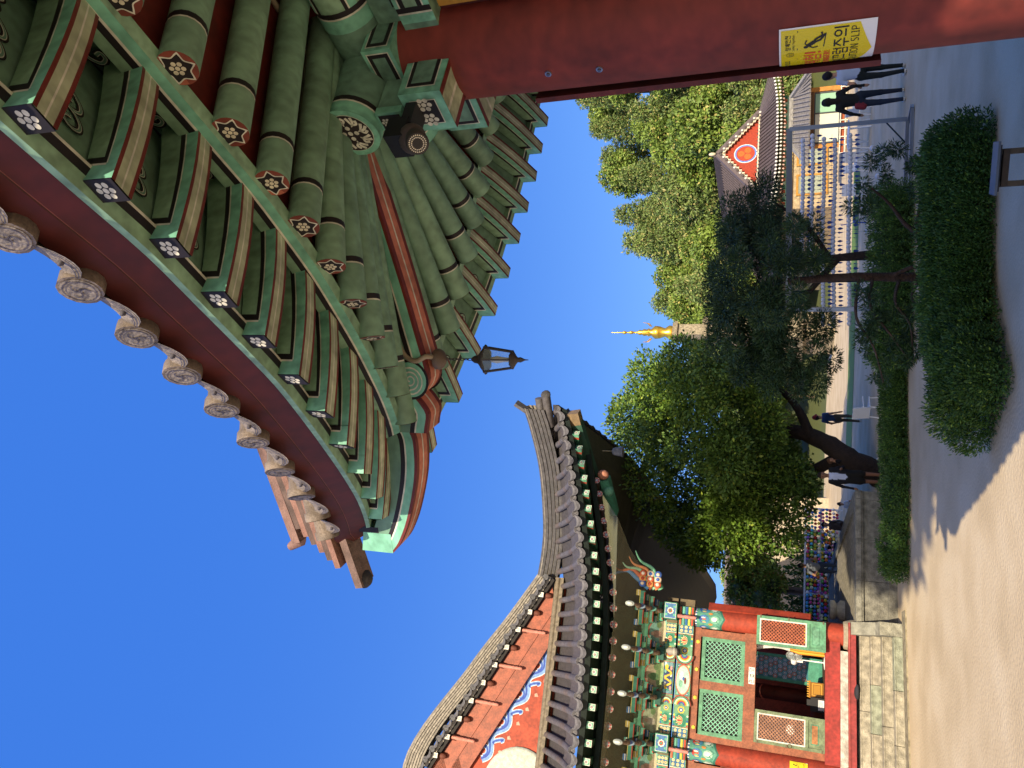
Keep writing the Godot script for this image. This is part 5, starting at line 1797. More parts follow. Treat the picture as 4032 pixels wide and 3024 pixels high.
func hall_details(O: Vector3, TH: float, W: float, fx: Transform3D, rx: Transform3D) -> void:
	var G0 := Transform3D(Basis(Vector3.UP, TH), O)
	var G := G0 * fx
	var GRf := G0 * rx
	# standing fan
	var fan := thing("standing_fan", "white standing fan just inside the hall doorway", "fan", G * Vector3(-0.71, 1.53, -2.95), TH + 0.9)
	var a := MB.new()
	a.lathe(Vector3.ZERO, [Vector2(0.17, 0.0), Vector2(0.17, 0.02), Vector2(0.03, 0.04)], 18, L("d8d8d6"))
	a.lathe(Vector3.ZERO, [Vector2(0.018, 0.04), Vector2(0.018, 0.34), Vector2(0.013, 0.341), Vector2(0.013, 0.56)], 10, L("dededc"))
	obj("stand", a, M.gloss, fan)
	var b := MB.new()
	b.tube([Vector3(0, 0.74, -0.14), Vector3(0, 0.74, -0.12), Vector3(0, 0.74, 0.03)], [0.05, 0.075, 0.085], 16, L("e6e6e4"))
	b.bx(Vector3(0, 0.60, -0.03), Vector3(0.07, 0.14, 0.06), L("dededc"))
	obj("motor_housing", b, M.gloss, fan)
	var c := MB.new()
	for k in 3:
		var an := k * TAU / 3
		var d := Vector3(cos(an), sin(an), 0)
		var e := Vector3(cos(an + 1.1), sin(an + 1.1), 0)
		var o := Vector3(0, 0.74, 0.09)
		c.quad(o + d * 0.03, o + d * 0.17 + Vector3(0, 0, 0.02), o + e * 0.17 - Vector3(0, 0, 0.03), o + e * 0.03, L("9fb0b8"))
	obj("blades", c, M.gloss, fan)
	var g := MB.new()
	for k in 36:
		var an := k * TAU / 36
		var d := Vector3(cos(an), sin(an), 0)
		var o := Vector3(0, 0.74, 0)
		g.tube([o + d * 0.06 + Vector3(0, 0, 0.03), o + d * 0.17 + Vector3(0, 0, 0.05), o + d * 0.20 + Vector3(0, 0, 0.09), o + d * 0.16 + Vector3(0, 0, 0.135), o + d * 0.03 + Vector3(0, 0, 0.15)], 0.0022, 4, L("cfd3d4"), false)
	obj("guard", g, M.plain, fan)
	# gilt offering box
	var bx := thing("offering_box", "gilded wooden offering box with carved panel inside the hall", "box", G * Vector3(-1.40, 1.53, -4.0), TH)
	var ba := MB.new()
	ba.bx(Vector3(0, 0.16, 0), Vector3(0.36, 0.32, 0.30), L("8a5a1c"))
	ba.bx(Vector3(0, 0.335, 0), Vector3(0.42, 0.04, 0.34), L("a87420"))
	panel_face(ba, Vector3(0, 0.16, 0.151), Vector3.RIGHT, Vector3.UP, 0.34, 0.29, [[0.02, L("c2923a")], [0.045, L("7a4f18")], [0.06, L("a87a2c")]])
	for k in 7:
		ba.bx(Vector3(-0.18 + k * 0.06, 0.375, 0.15), Vector3(0.03, 0.05, 0.02), L("c2923a"))
	obj("body", ba, M.gloss, bx)
	var tb := thing("notice_box", "small white notice leaning on a dark stand near the left door leaf", "notice", G * Vector3(-1.78, 1.53, -3.5), TH)
	var tm := MB.new()
	tm.bx(Vector3(0, 0.07, 0.06), Vector3(0.25, 0.14, 0.012), L("e4e4ea"))
	for k in 3:
		tm.bx(Vector3(0, 0.10 - k * 0.03, 0.068), Vector3(0.14, 0.006, 0.003), L("6a6a72"))
	obj("sheet", tm, M.fine, tb)
	var tn := MB.new()
	tn.bx(Vector3(0, 0.16, -0.04), Vector3(0.34, 0.32, 0.12), L("14131a"))
	tn.bx(Vector3(0.03, 0.36, -0.04), Vector3(0.16, 0.10, 0.10), L("1a1a20"))
	obj("stand", tn, M.plain, tb)
	# curtain at the right of the doorway
	var cu := MB.new()
	var rows := []
	for i in 9:
		var t := i / 8.0
		var row := []
		for j in 7:
			var q := j / 6.0
			var wd := lerpf(0.16, 0.13, t) * (1.0 - 0.75 * sin(clampf(t * 1.6, 0, 1) * PI) * 0.9)
			row.append(G * Vector3(-0.46 - q * maxf(wd, 0.03), 3.26 - t * 1.70, -2.62 + 0.03 * sin(q * 14.0)))
		rows.append(row)
	var cc := []
	for i in 8:
		cc.append([L("e2e0dc") if i < 4 else L("d9a442")])
	cu.loft(rows, cc)
	tag(obj("curtain", cu, M.cloth), "white and yellow curtain gathered at the right of the hall doorway", "curtain")
	# small white name strip over the door
	var ns := thing("door_notice", "small white paper strip with black lettering above the hall doorway", "notice", G * Vector3(-1.295, 3.345, W + 0.085), TH)
	var nm := MB.new()
	nm.bx(Vector3(0, 0, 0), Vector3(0.40, 0.145, 0.006), L("ecebe6"))
	obj("paper", nm, M.fine, ns)
	var tx := MB.new()
	var m := flat(Vector3(0, 0, 0.004), Vector3.RIGHT, Vector3.UP)
	var st := func(lines: Array, o: Vector2) -> void:
		for l in lines:
			var pts := []
			for q in l:
				pts.append(o + Vector2(q[0], q[1]) * Vector2(0.085, 0.105))
			ribbon(tx, pts, 0.012, L("2a2826"), m, 0.001)
	st.call([[[0.1, 1.0], [0.85, 1.0], [0.8, 0.6]], [[0.1, 0.8], [0.8, 0.8]], [[0.0, 0.48], [1.0, 0.48]], [[0.2, 0.36], [0.2, 0.0], [0.9, 0.0]]], Vector2(-0.175, -0.052))
	st.call([[[0.1, 1.0], [0.1, 0.55], [0.55, 0.55], [0.55, 1.0]], [[0.1, 0.78], [0.55, 0.78]], [[0.9, 0.45], [0.9, 1.05]], [[0.62, 0.78], [0.9, 0.78]], [[0.2, 0.36], [0.2, 0.0], [0.9, 0.0], [0.9, 0.36]], [[0.2, 0.18], [0.9, 0.18]]], Vector2(-0.045, -0.052))
	st.call([[[0.6, 1.0], [0.1, 1.0], [0.1, 0.58], [0.62, 0.58]], [[0.85, 0.45], [0.85, 1.05]], [[0.85, 0.78], [1.05, 0.78]], [[0.25, 0.2], [0.5, 0.38], [0.8, 0.2], [0.5, 0.0], [0.25, 0.2]]], Vector2(0.085, -0.052))
	obj("lettering", tx, M.plain, ns)
	# flood lamp fixed over the beam
	var fl := thing("flood_lamp", "small grey flood lamp bracketed over the painted beam", "lamp", G * Vector3(-0.97, 5.36, W + 0.42), TH)
	var fm := MB.new()
	fm.lathe(Vector3.ZERO, [Vector2(0.08, -0.10), Vector2(0.10, -0.06), Vector2(0.10, 0.10), Vector2(0.04, 0.18)], 14, L("8f8a80"))
	fm.lathe(Vector3(0, -0.02, 0), [Vector2(0.108, -0.03), Vector2(0.108, 0.02)], 14, L("a8a298"))
	obj("housing", fm, M.plain, fl)
	var fb := MB.new()
	fb.lathe(Vector3(0, -0.105, 0), [Vector2(0.09, 0.0), Vector2(0.095, -0.05), Vector2(0.05, -0.07)], 14, L("1c1b1c"))
	fb.beam(Vector3(0, 0.1, -0.02), Vector3(0, 0.22, -0.34), 0.03, 0.03, L("2a2828"))
	obj("rim", fb, M.plain, fl)
	# yellow notice on the left column
	var yn := thing("warning_sign", "small yellow warning sheet on the left red column of the hall", "sign", G * Vector3(-3.32, 1.95, W), TH)
	var ym := MB.new()
	var cy := func(p: Vector2, l: float) -> Vector3: return Vector3(sin(p.x / 0.284) * (0.284 + l), p.y, cos(p.x / 0.284) * (0.284 + l))
	for i in 8:
		rect(ym, -0.16 + i * 0.04, 0.0, -0.12 + i * 0.04, 0.40, L("d9c81e"), cy, 0.004)
	rect(ym, -0.16, 0.0, 0.16, 0.05, L("e6e4d8"), cy, 0.006)
	text_on(ym, "DANGER!", 0.03, Vector2(-0.02, 0.20), L("c8401e"), cy, 0.007, true, 0.2)
	text_on(ym, "CAUTION SLIP", 0.03, Vector2(0.0, 0.09), L("2a2618"), cy, 0.007, false, 0.26)
	dot(ym, Vector2(0.09, 0.31), 0.014, L("2a2618"), cy, 0.007)
	ribbon(ym, [Vector2(0.085, 0.30), Vector2(0.07, 0.26), Vector2(0.10, 0.23)], 0.014, L("2a2618"), cy, 0.007)
	obj("sheet", ym, M.fine, yn)
	# wind bell at the corner beam
	var wb := thing("wind_bell", "small grey bronze bell hanging under the tip of the hall eave", "bell", GRf * Vector3(3.66, 0, 1.1), TH)
	var bm := MB.new()
	bm.lathe(Vector3(0, 6.92, 0), [Vector2(0.155, 0.0), Vector2(0.13, 0.06), Vector2(0.115, 0.2), Vector2(0.09, 0.28), Vector2(0.02, 0.31)], 16, L("6f7276"))
	obj("bell", bm, M.tile, wb)
	var bc := MB.new()
	for k in 6:
		bc.ball(Vector3(0, 7.25 + k * 0.045, 0), Vector3(0.014, 0.026, 0.014), 6, L("7a7258"))
	obj("chain", bc, M.plain, wb)
	# pigeon net under the eave
	var nt := MB.new()
	var rows3 := []
	for i in 25:
		var u := lerpf(-8.5, 2.65, i / 24.0)
		var k := clampf((u - 0.0) / 2.7, 0, 1)
		rows3.append([GRf * Vector3(u, he(u) - 0.66, hew(u) - 0.62), G * Vector3(minf(u, 2.2), lerpf(6.75, 6.85, k), lerpf(-0.5, -0.1, k)), G * Vector3(minf(u, 1.5), lerpf(6.55, 6.60, k), lerpf(-1.35, -1.0, k)), G * Vector3(minf(u, 0.9), 6.22, W + 0.12)])
	nt.loft(rows3, L("4c4c38"))
	var nm2 := StandardMaterial3D.new()
	nm2.transparency = BaseMaterial3D.TRANSPARENCY_ALPHA
	nm2.albedo_color = Color(0.50, 0.50, 0.40, 0.48)
	nm2.roughness = 1.0
	nm2.cull_mode = BaseMaterial3D.CULL_DISABLED
	nm2.uv1_triplanar = true
	tag(obj("bird_net", nt, nm2), "dark olive bird net stretched below the hall eave", "net")
	# painted cloud wing at the end of the bracket row
	var fw := thing("carved_wing", "carved wooden wing of coloured flames at the right end of the brackets", "carving", G * Vector3(0.62, 5.75, W + 0.50), TH)
	var wcol := [L("6fae8c"), L("d58a5a"), L("8fc0a0"), L("c96a48"), L("4f86b8")]
	for k in 5:
		var pts := smoothed3([Vector3(0.0, 0.05 + k * 0.08, 0.0), Vector3(0.25, 0.18 + k * 0.14, 0.1), Vector3(0.50 - k * 0.03, 0.30 + k * 0.17, 0.1), Vector3(0.66 - k * 0.1, 0.62 + k * 0.17, 0.15), Vector3(0.92 - k * 0.17, 0.78 + k * 0.16, 0.15)], 4)
		var rr := []
		for i in pts.size():
			rr.append(lerpf(0.09, 0.012, float(i) / (pts.size() - 1)))
		var mb := MB.new()
		mb.tube(pts, rr, 8, wcol[k])
		obj("flame", mb, M.fine, fw)
	var cl := MB.new()
	for k in 9:
		cl.ball(Vector3(0.08 + 0.13 * (k % 3), 0.12 + 0.2 * (k / 3), 0.16), Vector3(0.10, 0.10, 0.05), 10, [L("c8603e"), L("e0cdb4"), L("3f62b0"), L("d99a5a")][k % 4])
		cl.ball(Vector3(0.08 + 0.13 * (k % 3), 0.12 + 0.2 * (k / 3), 0.20), Vector3(0.05, 0.05, 0.03), 8, [L("e6dccb"), L("3f62b0"), L("e0cdb4"), L("b3402e")][k % 4])
	obj("scrolls", cl, M.fine, fw)
	# dark shoes or cloth left on the step board
	var sh := MB.new()
	sh.ball(Vector3(0, 0.05, 0), Vector3(0.16, 0.07, 0.09), 12, L("24262a"))
	sh.ball(Vector3(0.05, 0.05, 0.06), Vector3(0.14, 0.05, 0.07), 12, L("2c2e32"))
	var so := obj("dark_cloth", sh, M.cloth)
	so.transform = G0 * Transform3D(Basis(), Vector3(-1.36, 0.86, -0.93))
	tag(so, "crumpled dark cloth lying on the platform before the red step board", "cloth")
	stairs(G0)


func stairs(G: Transform3D) -> void:
	var st := thing("stone_steps", "four wide pale weathered stone steps before the temple hall", "steps", G.origin, G.basis.get_euler().y)
	for k in 4:
		var y := 0.212 * (k + 1)
		var u := -0.06
		var joints: Array = [[-0.06, -1.22, -2.35, -3.55, -4.8, -6.2], [-0.06, -2.0, -2.9, -3.9, -5.3, -6.6], [-0.06, -1.15, -2.2, -3.4, -4.6, -6.0], [-0.06, -1.75, -3.1, -4.0, -5.2, -6.5]][k]
		for i in joints.size() - 1:
			var mb := MB.new()
			var a: float = joints[i] - 0.006
			var b: float = joints[i + 1] + 0.006
			var cy := vary([L("b9b09c"), L("a9ad98"), L("b5ac98"), L("bdb29c")][rng.randi() % 4], 0.08)
			var z1 := -0.3 * k + rng.randf_range(-0.006, 0.006)
			mb.bx(Vector3((a + b) / 2, y - 0.106, z1 - 0.17), Vector3(a - b, 0.206, 0.34), cy)
			mb.bx(Vector3((a + b) / 2, y - 0.012, z1 - 0.155), Vector3(a - b - 0.004, 0.026, 0.335), cy)
			obj("step_stone", mb, M.stone, st)
	var ch := MB.new()
	var prof := [Vector2(0.04, 0.0), Vector2(0.04, 0.50), Vector2(-0.30, 0.56), Vector2(-0.34, 0.60), Vector2(-0.88, 1.04), Vector2(-1.35, 1.04), Vector2(-1.35, 0.0)]
	var side := []
	for s in [-0.06, 0.23]:
		var r := []
		for p in prof:
			r.append(Vector3(s, p.y, p.x))
		side.append(r)
	ch.loft(side, L("a8a594"), true)
	for r in side:
		for i in range(1, prof.size() - 1):
			ch.tri(r[0], r[i], r[i + 1], L("a8a594"))
	obj("cheek_stone", ch, M.stone, st)
	var lp := MB.new()
	lp.bx(Vector3(-3.2, 0.008, 0.25), Vector3(7.4, 0.05, 0.55), L("a3987e"))
	obj("landing_stone", lp, M.stone, st)
	# platform front running right, with its moulded capping
	var pf := thing("stone_platform", "grey stone platform wall with moulded capstones right of the temple steps", "platform", G.origin, G.basis.get_euler().y)
	for i in 6:
		var mb := MB.new()
		var a := 0.24 + i * 1.02
		var c := vary(L("8f8d82"), 0.10)
		if a < 3.5:
			var w := minf(1.01, 3.52 - a)
			mb.bx(Vector3(a + w / 2, 0.40, -1.14), Vector3(w, 0.80, 0.30), c)
			mb.bx(Vector3(a + w / 2, 0.10, -1.07), Vector3(w, 0.20, 0.34), c)
			obj("platform_stone", mb, M.stone, pf)
			var cp := MB.new()
			cp.bx(Vector3(a + w / 2, 0.86, -1.13), Vector3(w, 0.13, 0.44), vary(L("9a978a"), 0.06))
			cp.bx(Vector3(a + w / 2, 0.775, -1.12), Vector3(w - 0.004, 0.05, 0.38), vary(L("8f8c80"), 0.06))
			obj("capstone", cp, M.stone, pf)
	for i in 12:
		for k in 2:
			var mb := MB.new()
			var z := -1.36 - i * 1.2
			if k == 0:
				mb.bx(Vector3(3.37, 0.40, z - 0.6), Vector3(0.30, 0.80, 1.19), vary(L("8f8d82"), 0.10))
				obj("platform_stone", mb, M.stone, pf)
			else:
				mb.bx(Vector3(3.36, 0.86, z - 0.6), Vector3(0.44, 0.13, 1.19), vary(L("9a978a"), 0.06))
				obj("capstone", mb, M.stone, pf)
	var tp := MB.new()
	tp.bx(Vector3(-3.3, 0.845, -8.6), Vector3(13.2, 0.06, 14.4), L("a39c8a"))
	obj("paving", tp, M.stone, pf)


# ---- foliage: many small leaf faces spread over clumps; each clump is [centre, radii]
func leaf_mesh(clumps: Array, n: int, ln: float, wd: float, ca: Color, cb: Color, o := {}) -> ArrayMesh:
	var v := PackedVector3Array()
	var nr := PackedVector3Array()
	var cl := PackedColorArray()
	var ix := PackedInt32Array()
	var wsum := 0.0
	var ws := []
	var tint := []
	for c in clumps:
		wsum += c[1].x * c[1].y + c[1].x * c[1].z
		ws.append(wsum)
		tint.append(rng.randf())
	var droop: float = o.get("droop", 0.0)
	var out: float = o.get("out", 0.6)
	var deep: float = o.get("deep", 0.35)
	var cc: Color = o.get("third", ca)
	for i in n:
		var k := ws.bsearch(rng.randf() * wsum)
		k = mini(k, clumps.size() - 1)
		var d := Vector3(rng.randfn(), rng.randfn(), rng.randfn()).normalized()
		var q: Vector3 = clumps[k][1]
		var p: Vector3 = clumps[k][0] + d * q * (1.0 - deep * rng.randf() * rng.randf() + 0.10 * rng.randfn())
		var r := Vector3(rng.randfn(), rng.randfn(), rng.randfn()).normalized()
		var ax := (d * out + r * (1.0 - out) + Vector3.UP * -droop).normalized()
		var sd := ax.cross(Vector3(rng.randfn(), rng.randfn(), rng.randfn())).normalized()
		var l := ln * rng.randf_range(0.6, 1.3)
		var w := wd * rng.randf_range(0.7, 1.3) * 0.5
		var nn := ax.cross(sd)
		if nn.dot(d) < 0.0:
			nn = -nn
			sd = -sd
		var mid := p + ax * l * 0.5 + nn * l * 0.06
		var b := v.size()
		v.append_array([p, mid + sd * w, p + ax * l, mid - sd * w])
		nr.append_array([nn, nn, nn, nn])
		var t: float = clampf(0.55 * tint[k] + 0.45 * rng.randf(), 0, 1)
		var col := ca.lerp(cb, t)
		if rng.randf() < o.get("share", 0.0):
			col = cc
		cl.append_array([col, col, col, col])
		ix.append_array([b, b + 1, b + 2, b, b + 2, b + 3])
	var a := []
	a.resize(Mesh.ARRAY_MAX)
	a[Mesh.ARRAY_VERTEX] = v
	a[Mesh.ARRAY_NORMAL] = nr
	a[Mesh.ARRAY_COLOR] = cl
	a[Mesh.ARRAY_INDEX] = ix
	var m := ArrayMesh.new()
	m.add_surface_from_arrays(Mesh.PRIMITIVE_TRIANGLES, a)
	return m


func crown_clumps(c: Vector3, r: Vector3, n: int, size: float, squash := 0.8) -> Array:
	var out := []
	for i in n:
		var d := Vector3(rng.randfn(), rng.randfn(), rng.randfn()).normalized()
		if d.y < -0.5:
			d.y *= 0.6
		var s := size * rng.randf_range(0.6, 1.25)
		out.append([c + d * r * rng.randf_range(0.72, 1.0), Vector3(s, s * squash, s)])
	return out


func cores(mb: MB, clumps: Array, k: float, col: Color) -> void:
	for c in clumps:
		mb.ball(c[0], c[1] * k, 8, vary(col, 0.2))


func limb(mb: MB, pts: Array, r0: float, r1: float, col: Color, seg := 8) -> void:
	var s := smoothed3(pts, 5)
	var rr := []
	for i in s.size():
		rr.append(lerpf(r0, r1, float(i) / (s.size() - 1)) * (1.0 + 0.07 * sin(i * 2.3)))
	mb.tube(s, rr, seg, col)


func greenery() -> void:
	# --- the big spreading tree in the middle of the court
	var t := thing("broadleaf_tree", "large round broadleaf tree half in sun and half in deep shadow beside the hall", "tree")
	var ctr := Vector3(10.55, 4.95, -24.6)
	var cl := crown_clumps(ctr, Vector3(3.75, 3.25, 3.6), 85, 0.85)
	cl.append_array(crown_clumps(Vector3(9.0, 3.2, -25.2), Vector3(2.0, 2.2, 2.0), 22, 0.75))
	cl.append_array(crown_clumps(Vector3(11.2, 6.9, -24.6), Vector3(2.0, 1.3, 2.0), 16, 0.65))
	cl.append_array(crown_clumps(Vector3(8.2, 5.6, -25.2), Vector3(1.4, 1.3, 1.6), 12, 0.6))
	obj("crown", leaf_mesh(cl, 95000, 0.135, 0.075, L("34521e"), L("6b8a2c"), {"third": L("8a9a36"), "share": 0.06, "deep": 0.5}), M.leaf, t)
	var tk := MB.new()
	var BK := L("3a2c22")
	limb(tk, [Vector3(9.35, -0.1, -23.9), Vector3(9.75, 0.7, -23.9), Vector3(10.45, 1.5, -24.1), Vector3(10.9, 2.6, -24.3), Vector3(11.0, 4.5, -24.6)], 0.42, 0.14, BK, 12)
	limb(tk, [Vector3(9.9, 0.8, -23.9), Vector3(9.75, 1.5, -24.3), Vector3(9.2, 2.4, -24.8), Vector3(8.6, 3.6, -25.2)], 0.24, 0.08, BK, 10)
	limb(tk, [Vector3(10.6, 1.9, -24.1), Vector3(11.6, 2.4, -23.8), Vector3(12.6, 3.4, -23.6)], 0.18, 0.06, BK)
	obj("trunk", tk, M.bark, t)
	# --- dark conifer right of it
	var c2 := thing("dark_conifer", "dark spreading conifer in shadow behind the steel lantern frame", "tree")
	var k2 := crown_clumps(Vector3(12.1, 3.45, -17.0), Vector3(2.3, 1.0, 1.5), 40, 0.55, 0.6)
	k2.append_array(crown_clumps(Vector3(10.6, 3.2, -17.9), Vector3(1.5, 1.1, 1.2), 24, 0.5, 0.6))
	k2.append_array(crown_clumps(Vector3(12.5, 2.2, -16.6), Vector3(1.0, 0.5, 0.8), 8, 0.35, 0.6))
	k2.append_array(crown_clumps(Vector3(10.2, 2.0, -18.0), Vector3(1.0, 0.8, 0.8), 12, 0.4, 0.6))
	obj("crown", leaf_mesh(k2, 60000, 0.11, 0.028, L("1e3218"), L("385426"), {"out": 0.7, "deep": 0.7}), M.leaf, c2)
	var t2 := MB.new()
	limb(t2, [Vector3(12.15, -0.1, -16.6), Vector3(12.1, 1.4, -16.6), Vector3(12.05, 3.4, -16.9)], 0.14, 0.06, BK)
	limb(t2, [Vector3(12.1, 1.5, -16.6), Vector3(11.3, 2.2, -17.0), Vector3(10.4, 3.0, -17.6)], 0.09, 0.04, BK)
	limb(t2, [Vector3(12.1, 1.7, -16.6), Vector3(12.9, 2.3, -16.2), Vector3(13.4, 3.0, -16.0)], 0.07, 0.03, BK)
	obj("trunk", t2, M.bark, c2)
	# --- small pine with bare crooked limbs, near
	var c3 := thing("small_pine", "small crooked pine with bare limbs and sparse tufts standing in the hedge", "tree")
	var tk3 := MB.new()
	var B3 := L("5a4432")
	limb(tk3, [Vector3(7.93, -0.1, -11.5), Vector3(7.95, 0.8, -11.5), Vector3(7.98, 1.7, -11.5), Vector3(7.95, 2.6, -11.55)], 0.085, 0.06, B3)
	limb(tk3, [Vector3(7.95, 0.25, -11.45), Vector3(8.14, 0.54, -11.15), Vector3(8.39, 0.7, -10.95), Vector3(8.53, 0.88, -10.85), Vector3(8.78, 1.11, -10.65), Vector3(8.97, 1.38, -10.48)], 0.06, 0.015, B3)
	limb(tk3, [Vector3(8.39, 0.7, -10.95), Vector3(8.67, 0.68, -10.74), Vector3(8.94, 0.62, -10.52), Vector3(9.2, 0.8, -10.3)], 0.035, 0.012, B3)
	limb(tk3, [Vector3(7.95, 0.5, -11.5), Vector3(8.0, 0.7, -11.3), Vector3(7.95, 1.0, -11.45)], 0.035, 0.03, B3)
	for q in [[Vector3(7.9, 1.3, -11.5), Vector3(7.3, 1.35, -11.35), Vector3(6.85, 1.05, -11.5), Vector3(6.5, 0.8, -11.65)], [Vector3(7.9, 0.9, -11.5), Vector3(7.35, 1.0, -11.3), Vector3(7.0, 0.8, -11.4), Vector3(6.6, 0.75, -11.6)], [Vector3(7.9, 1.5, -11.5), Vector3(7.2, 1.55, -11.5), Vector3(6.7, 1.3, -11.6), Vector3(6.2, 1.15, -11.85)], [Vector3(7.9, 0.6, -11.5), Vector3(7.5, 0.75, -11.4), Vector3(7.2, 0.62, -11.35)]]:
		limb(tk3, q, 0.032, 0.01, L("6b5848"), 6)
	obj("trunk", tk3, M.bark, c3)
	var tf := []
	for p in [[9.38, 1.37, -10.12], [9.26, 1.25, -10.23], [9.39, 1.04, -10.12], [8.98, 1.49, -10.48], [8.79, 1.41, -10.64], [9.23, 0.78, -10.26], [9.08, 0.63, -10.39], [8.82, 0.68, -10.61], [8.61, 1.55, -10.78], [9.1, 1.2, -10.35], [7.27, 1.39, -11.26], [7.1, 1.16, -11.36], [7.27, 0.95, -11.26], [6.86, 1.3, -11.51], [6.76, 1.01, -11.57], [6.93, 0.8, -11.47], [7.2, 0.67, -11.3], [6.59, 0.72, -11.67], [6.45, 1.07, -11.75], [6.23, 1.21, -11.86], [6.96, 0.59, -11.45], [6.93, 1.45, -11.47], [6.52, 0.86, -11.71], [7.5, 1.5, -11.3], [6.7, 1.5, -11.7]]:
		for j in 3:
			tf.append([Vector3(p[0], p[1], p[2]) + Vector3(rng.randfn(), rng.randfn() * 0.6, rng.randfn()) * 0.09, Vector3.ONE * rng.randf_range(0.05, 0.10)])
	for j in 18:
		tf.append([Vector3(7.95 + rng.randfn() * 0.35, 2.55 + rng.randfn() * 0.28, -11.5 + rng.randfn() * 0.35), Vector3.ONE * 0.16])
	obj("needles", leaf_mesh(tf, 16000, 0.085, 0.014, L("22381a"), L("44602a"), {"out": 0.75, "deep": 0.9, "third": L("8aa03a"), "share": 0.03}), M.leaf, c3)
	# --- hedges
	hedge("near_hedge", "rounded bushy yew hedge nearest the camera with a sunlit left end", [Vector3(4.95, 0, -10.15), Vector3(6.7, 0, -10.45), Vector3(7.9, 0, -9.95), Vector3(8.9, 0, -9.55)], 0.72, 0.80, 120000, 0.055)
	hedge("low_hedge", "low dark hedge along the foot of the stone platform", [Vector3(5.2, 0, -19.0), Vector3(6.6, 0, -18.3), Vector3(8.0, 0, -18.2), Vector3(9.2, 0, -17.9), Vector3(10.2, 0, -17.2)], 0.55, 0.55, 60000, 0.06)
	hedge("clipped_hedge", "tall clipped dark hedge behind the small pine", [Vector3(9.4, 0, -16.9), Vector3(10.6, 0, -16.3), Vector3(11.9, 0, -15.8), Vector3(13.0, 0, -15.4)], 0.50, 0.92, 50000, 0.06)
	hedge("back_hedge", "second dark hedge just behind the nearest one", [Vector3(7.3, 0, -12.1), Vector3(8.4, 0, -11.5), Vector3(9.3, 0, -10.9)], 0.40, 0.50, 20000, 0.06)
	# --- round shrub and conifers behind the hall
	var rs := thing("round_shrub", "clipped round shrub behind the end of the hall", "shrub")
	var kr := crown_clumps(Vector3(10.3, 3.75, -43.8), Vector3(1.75, 1.5, 1.6), 44, 0.5, 0.9)
	obj("crown", leaf_mesh(kr, 9000, 0.20, 0.09, L("4f6a26"), L("7d9434"), {"deep": 0.4, "third": L("8a6a34"), "share": 0.08}), M.leaf, rs)
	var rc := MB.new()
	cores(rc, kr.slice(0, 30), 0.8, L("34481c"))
	rc.tube([Vector3(10.3, 0, -43.8), Vector3(10.3, 3.6, -43.8)], [0.25, 0.2], 8, BK)
	obj("trunk", rc, M.leaf, rs)
	var h1 := hedge("tall_dark_hedge", "tall dark hedge under the round shrub behind the lantern wall", [Vector3(8.0, 0, -46.5), Vector3(10.5, 0, -46.0), Vector3(13.8, 0, -45.0)], 0.7, 2.6, 9000, 0.25)
	# --- forest on the hill
	hill_forest()
	shade_trees()


func hedge(called: String, label: String, path: Array, half: float, hgt: float, n: int, ln: float) -> Node3D:
	var s := smoothed3(path, 5)
	var cl := []
	for i in s.size():
		for k in 5:
			var a := lerpf(-1.0, 1.0, k / 4.0)
			var side: Vector3 = (s[mini(i + 1, s.size() - 1)] - s[maxi(i - 1, 0)]).normalized().cross(Vector3.UP)
			var y := hgt * (0.72 - 0.22 * a * a) + rng.randfn() * 0.03
			cl.append([s[i] + side * a * half * 0.72 + Vector3.UP * y, Vector3(half * 0.36, hgt * 0.30, half * 0.36)])
			cl.append([s[i] + side * a * half * 0.85 + Vector3.UP * hgt * 0.28, Vector3(half * 0.30, hgt * 0.30, half * 0.30)])
	var t := thing(called, label, "hedge")
	obj("foliage", leaf_mesh(cl, n, ln, ln * 0.36, L("2c4a1c"), L("4f7428"), {"out": 0.6, "deep": 0.4, "third": L("7f9a34"), "share": 0.05, "droop": -0.35}), M.leaf, t)
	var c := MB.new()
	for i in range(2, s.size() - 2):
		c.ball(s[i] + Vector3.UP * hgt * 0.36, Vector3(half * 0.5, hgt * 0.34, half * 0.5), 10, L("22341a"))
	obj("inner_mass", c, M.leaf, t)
	return t


func ground_at(x: float, z: float) -> float:
	var d := Vector2(x, z).length()
	var az := rad_to_deg(atan2(x, -z))
	var top := lerp_at([-40.0, 0.0, 14.0, 24.0, 31.0, 36.0, 41.0, 47.0, 75.0], [4.0, 4.0, 4.5, 5.5, 9.0, 12.5, 17.5, 21.0, 23.0], az)
	return top * smoothstep(62.0, 104.0, d) - 0.3


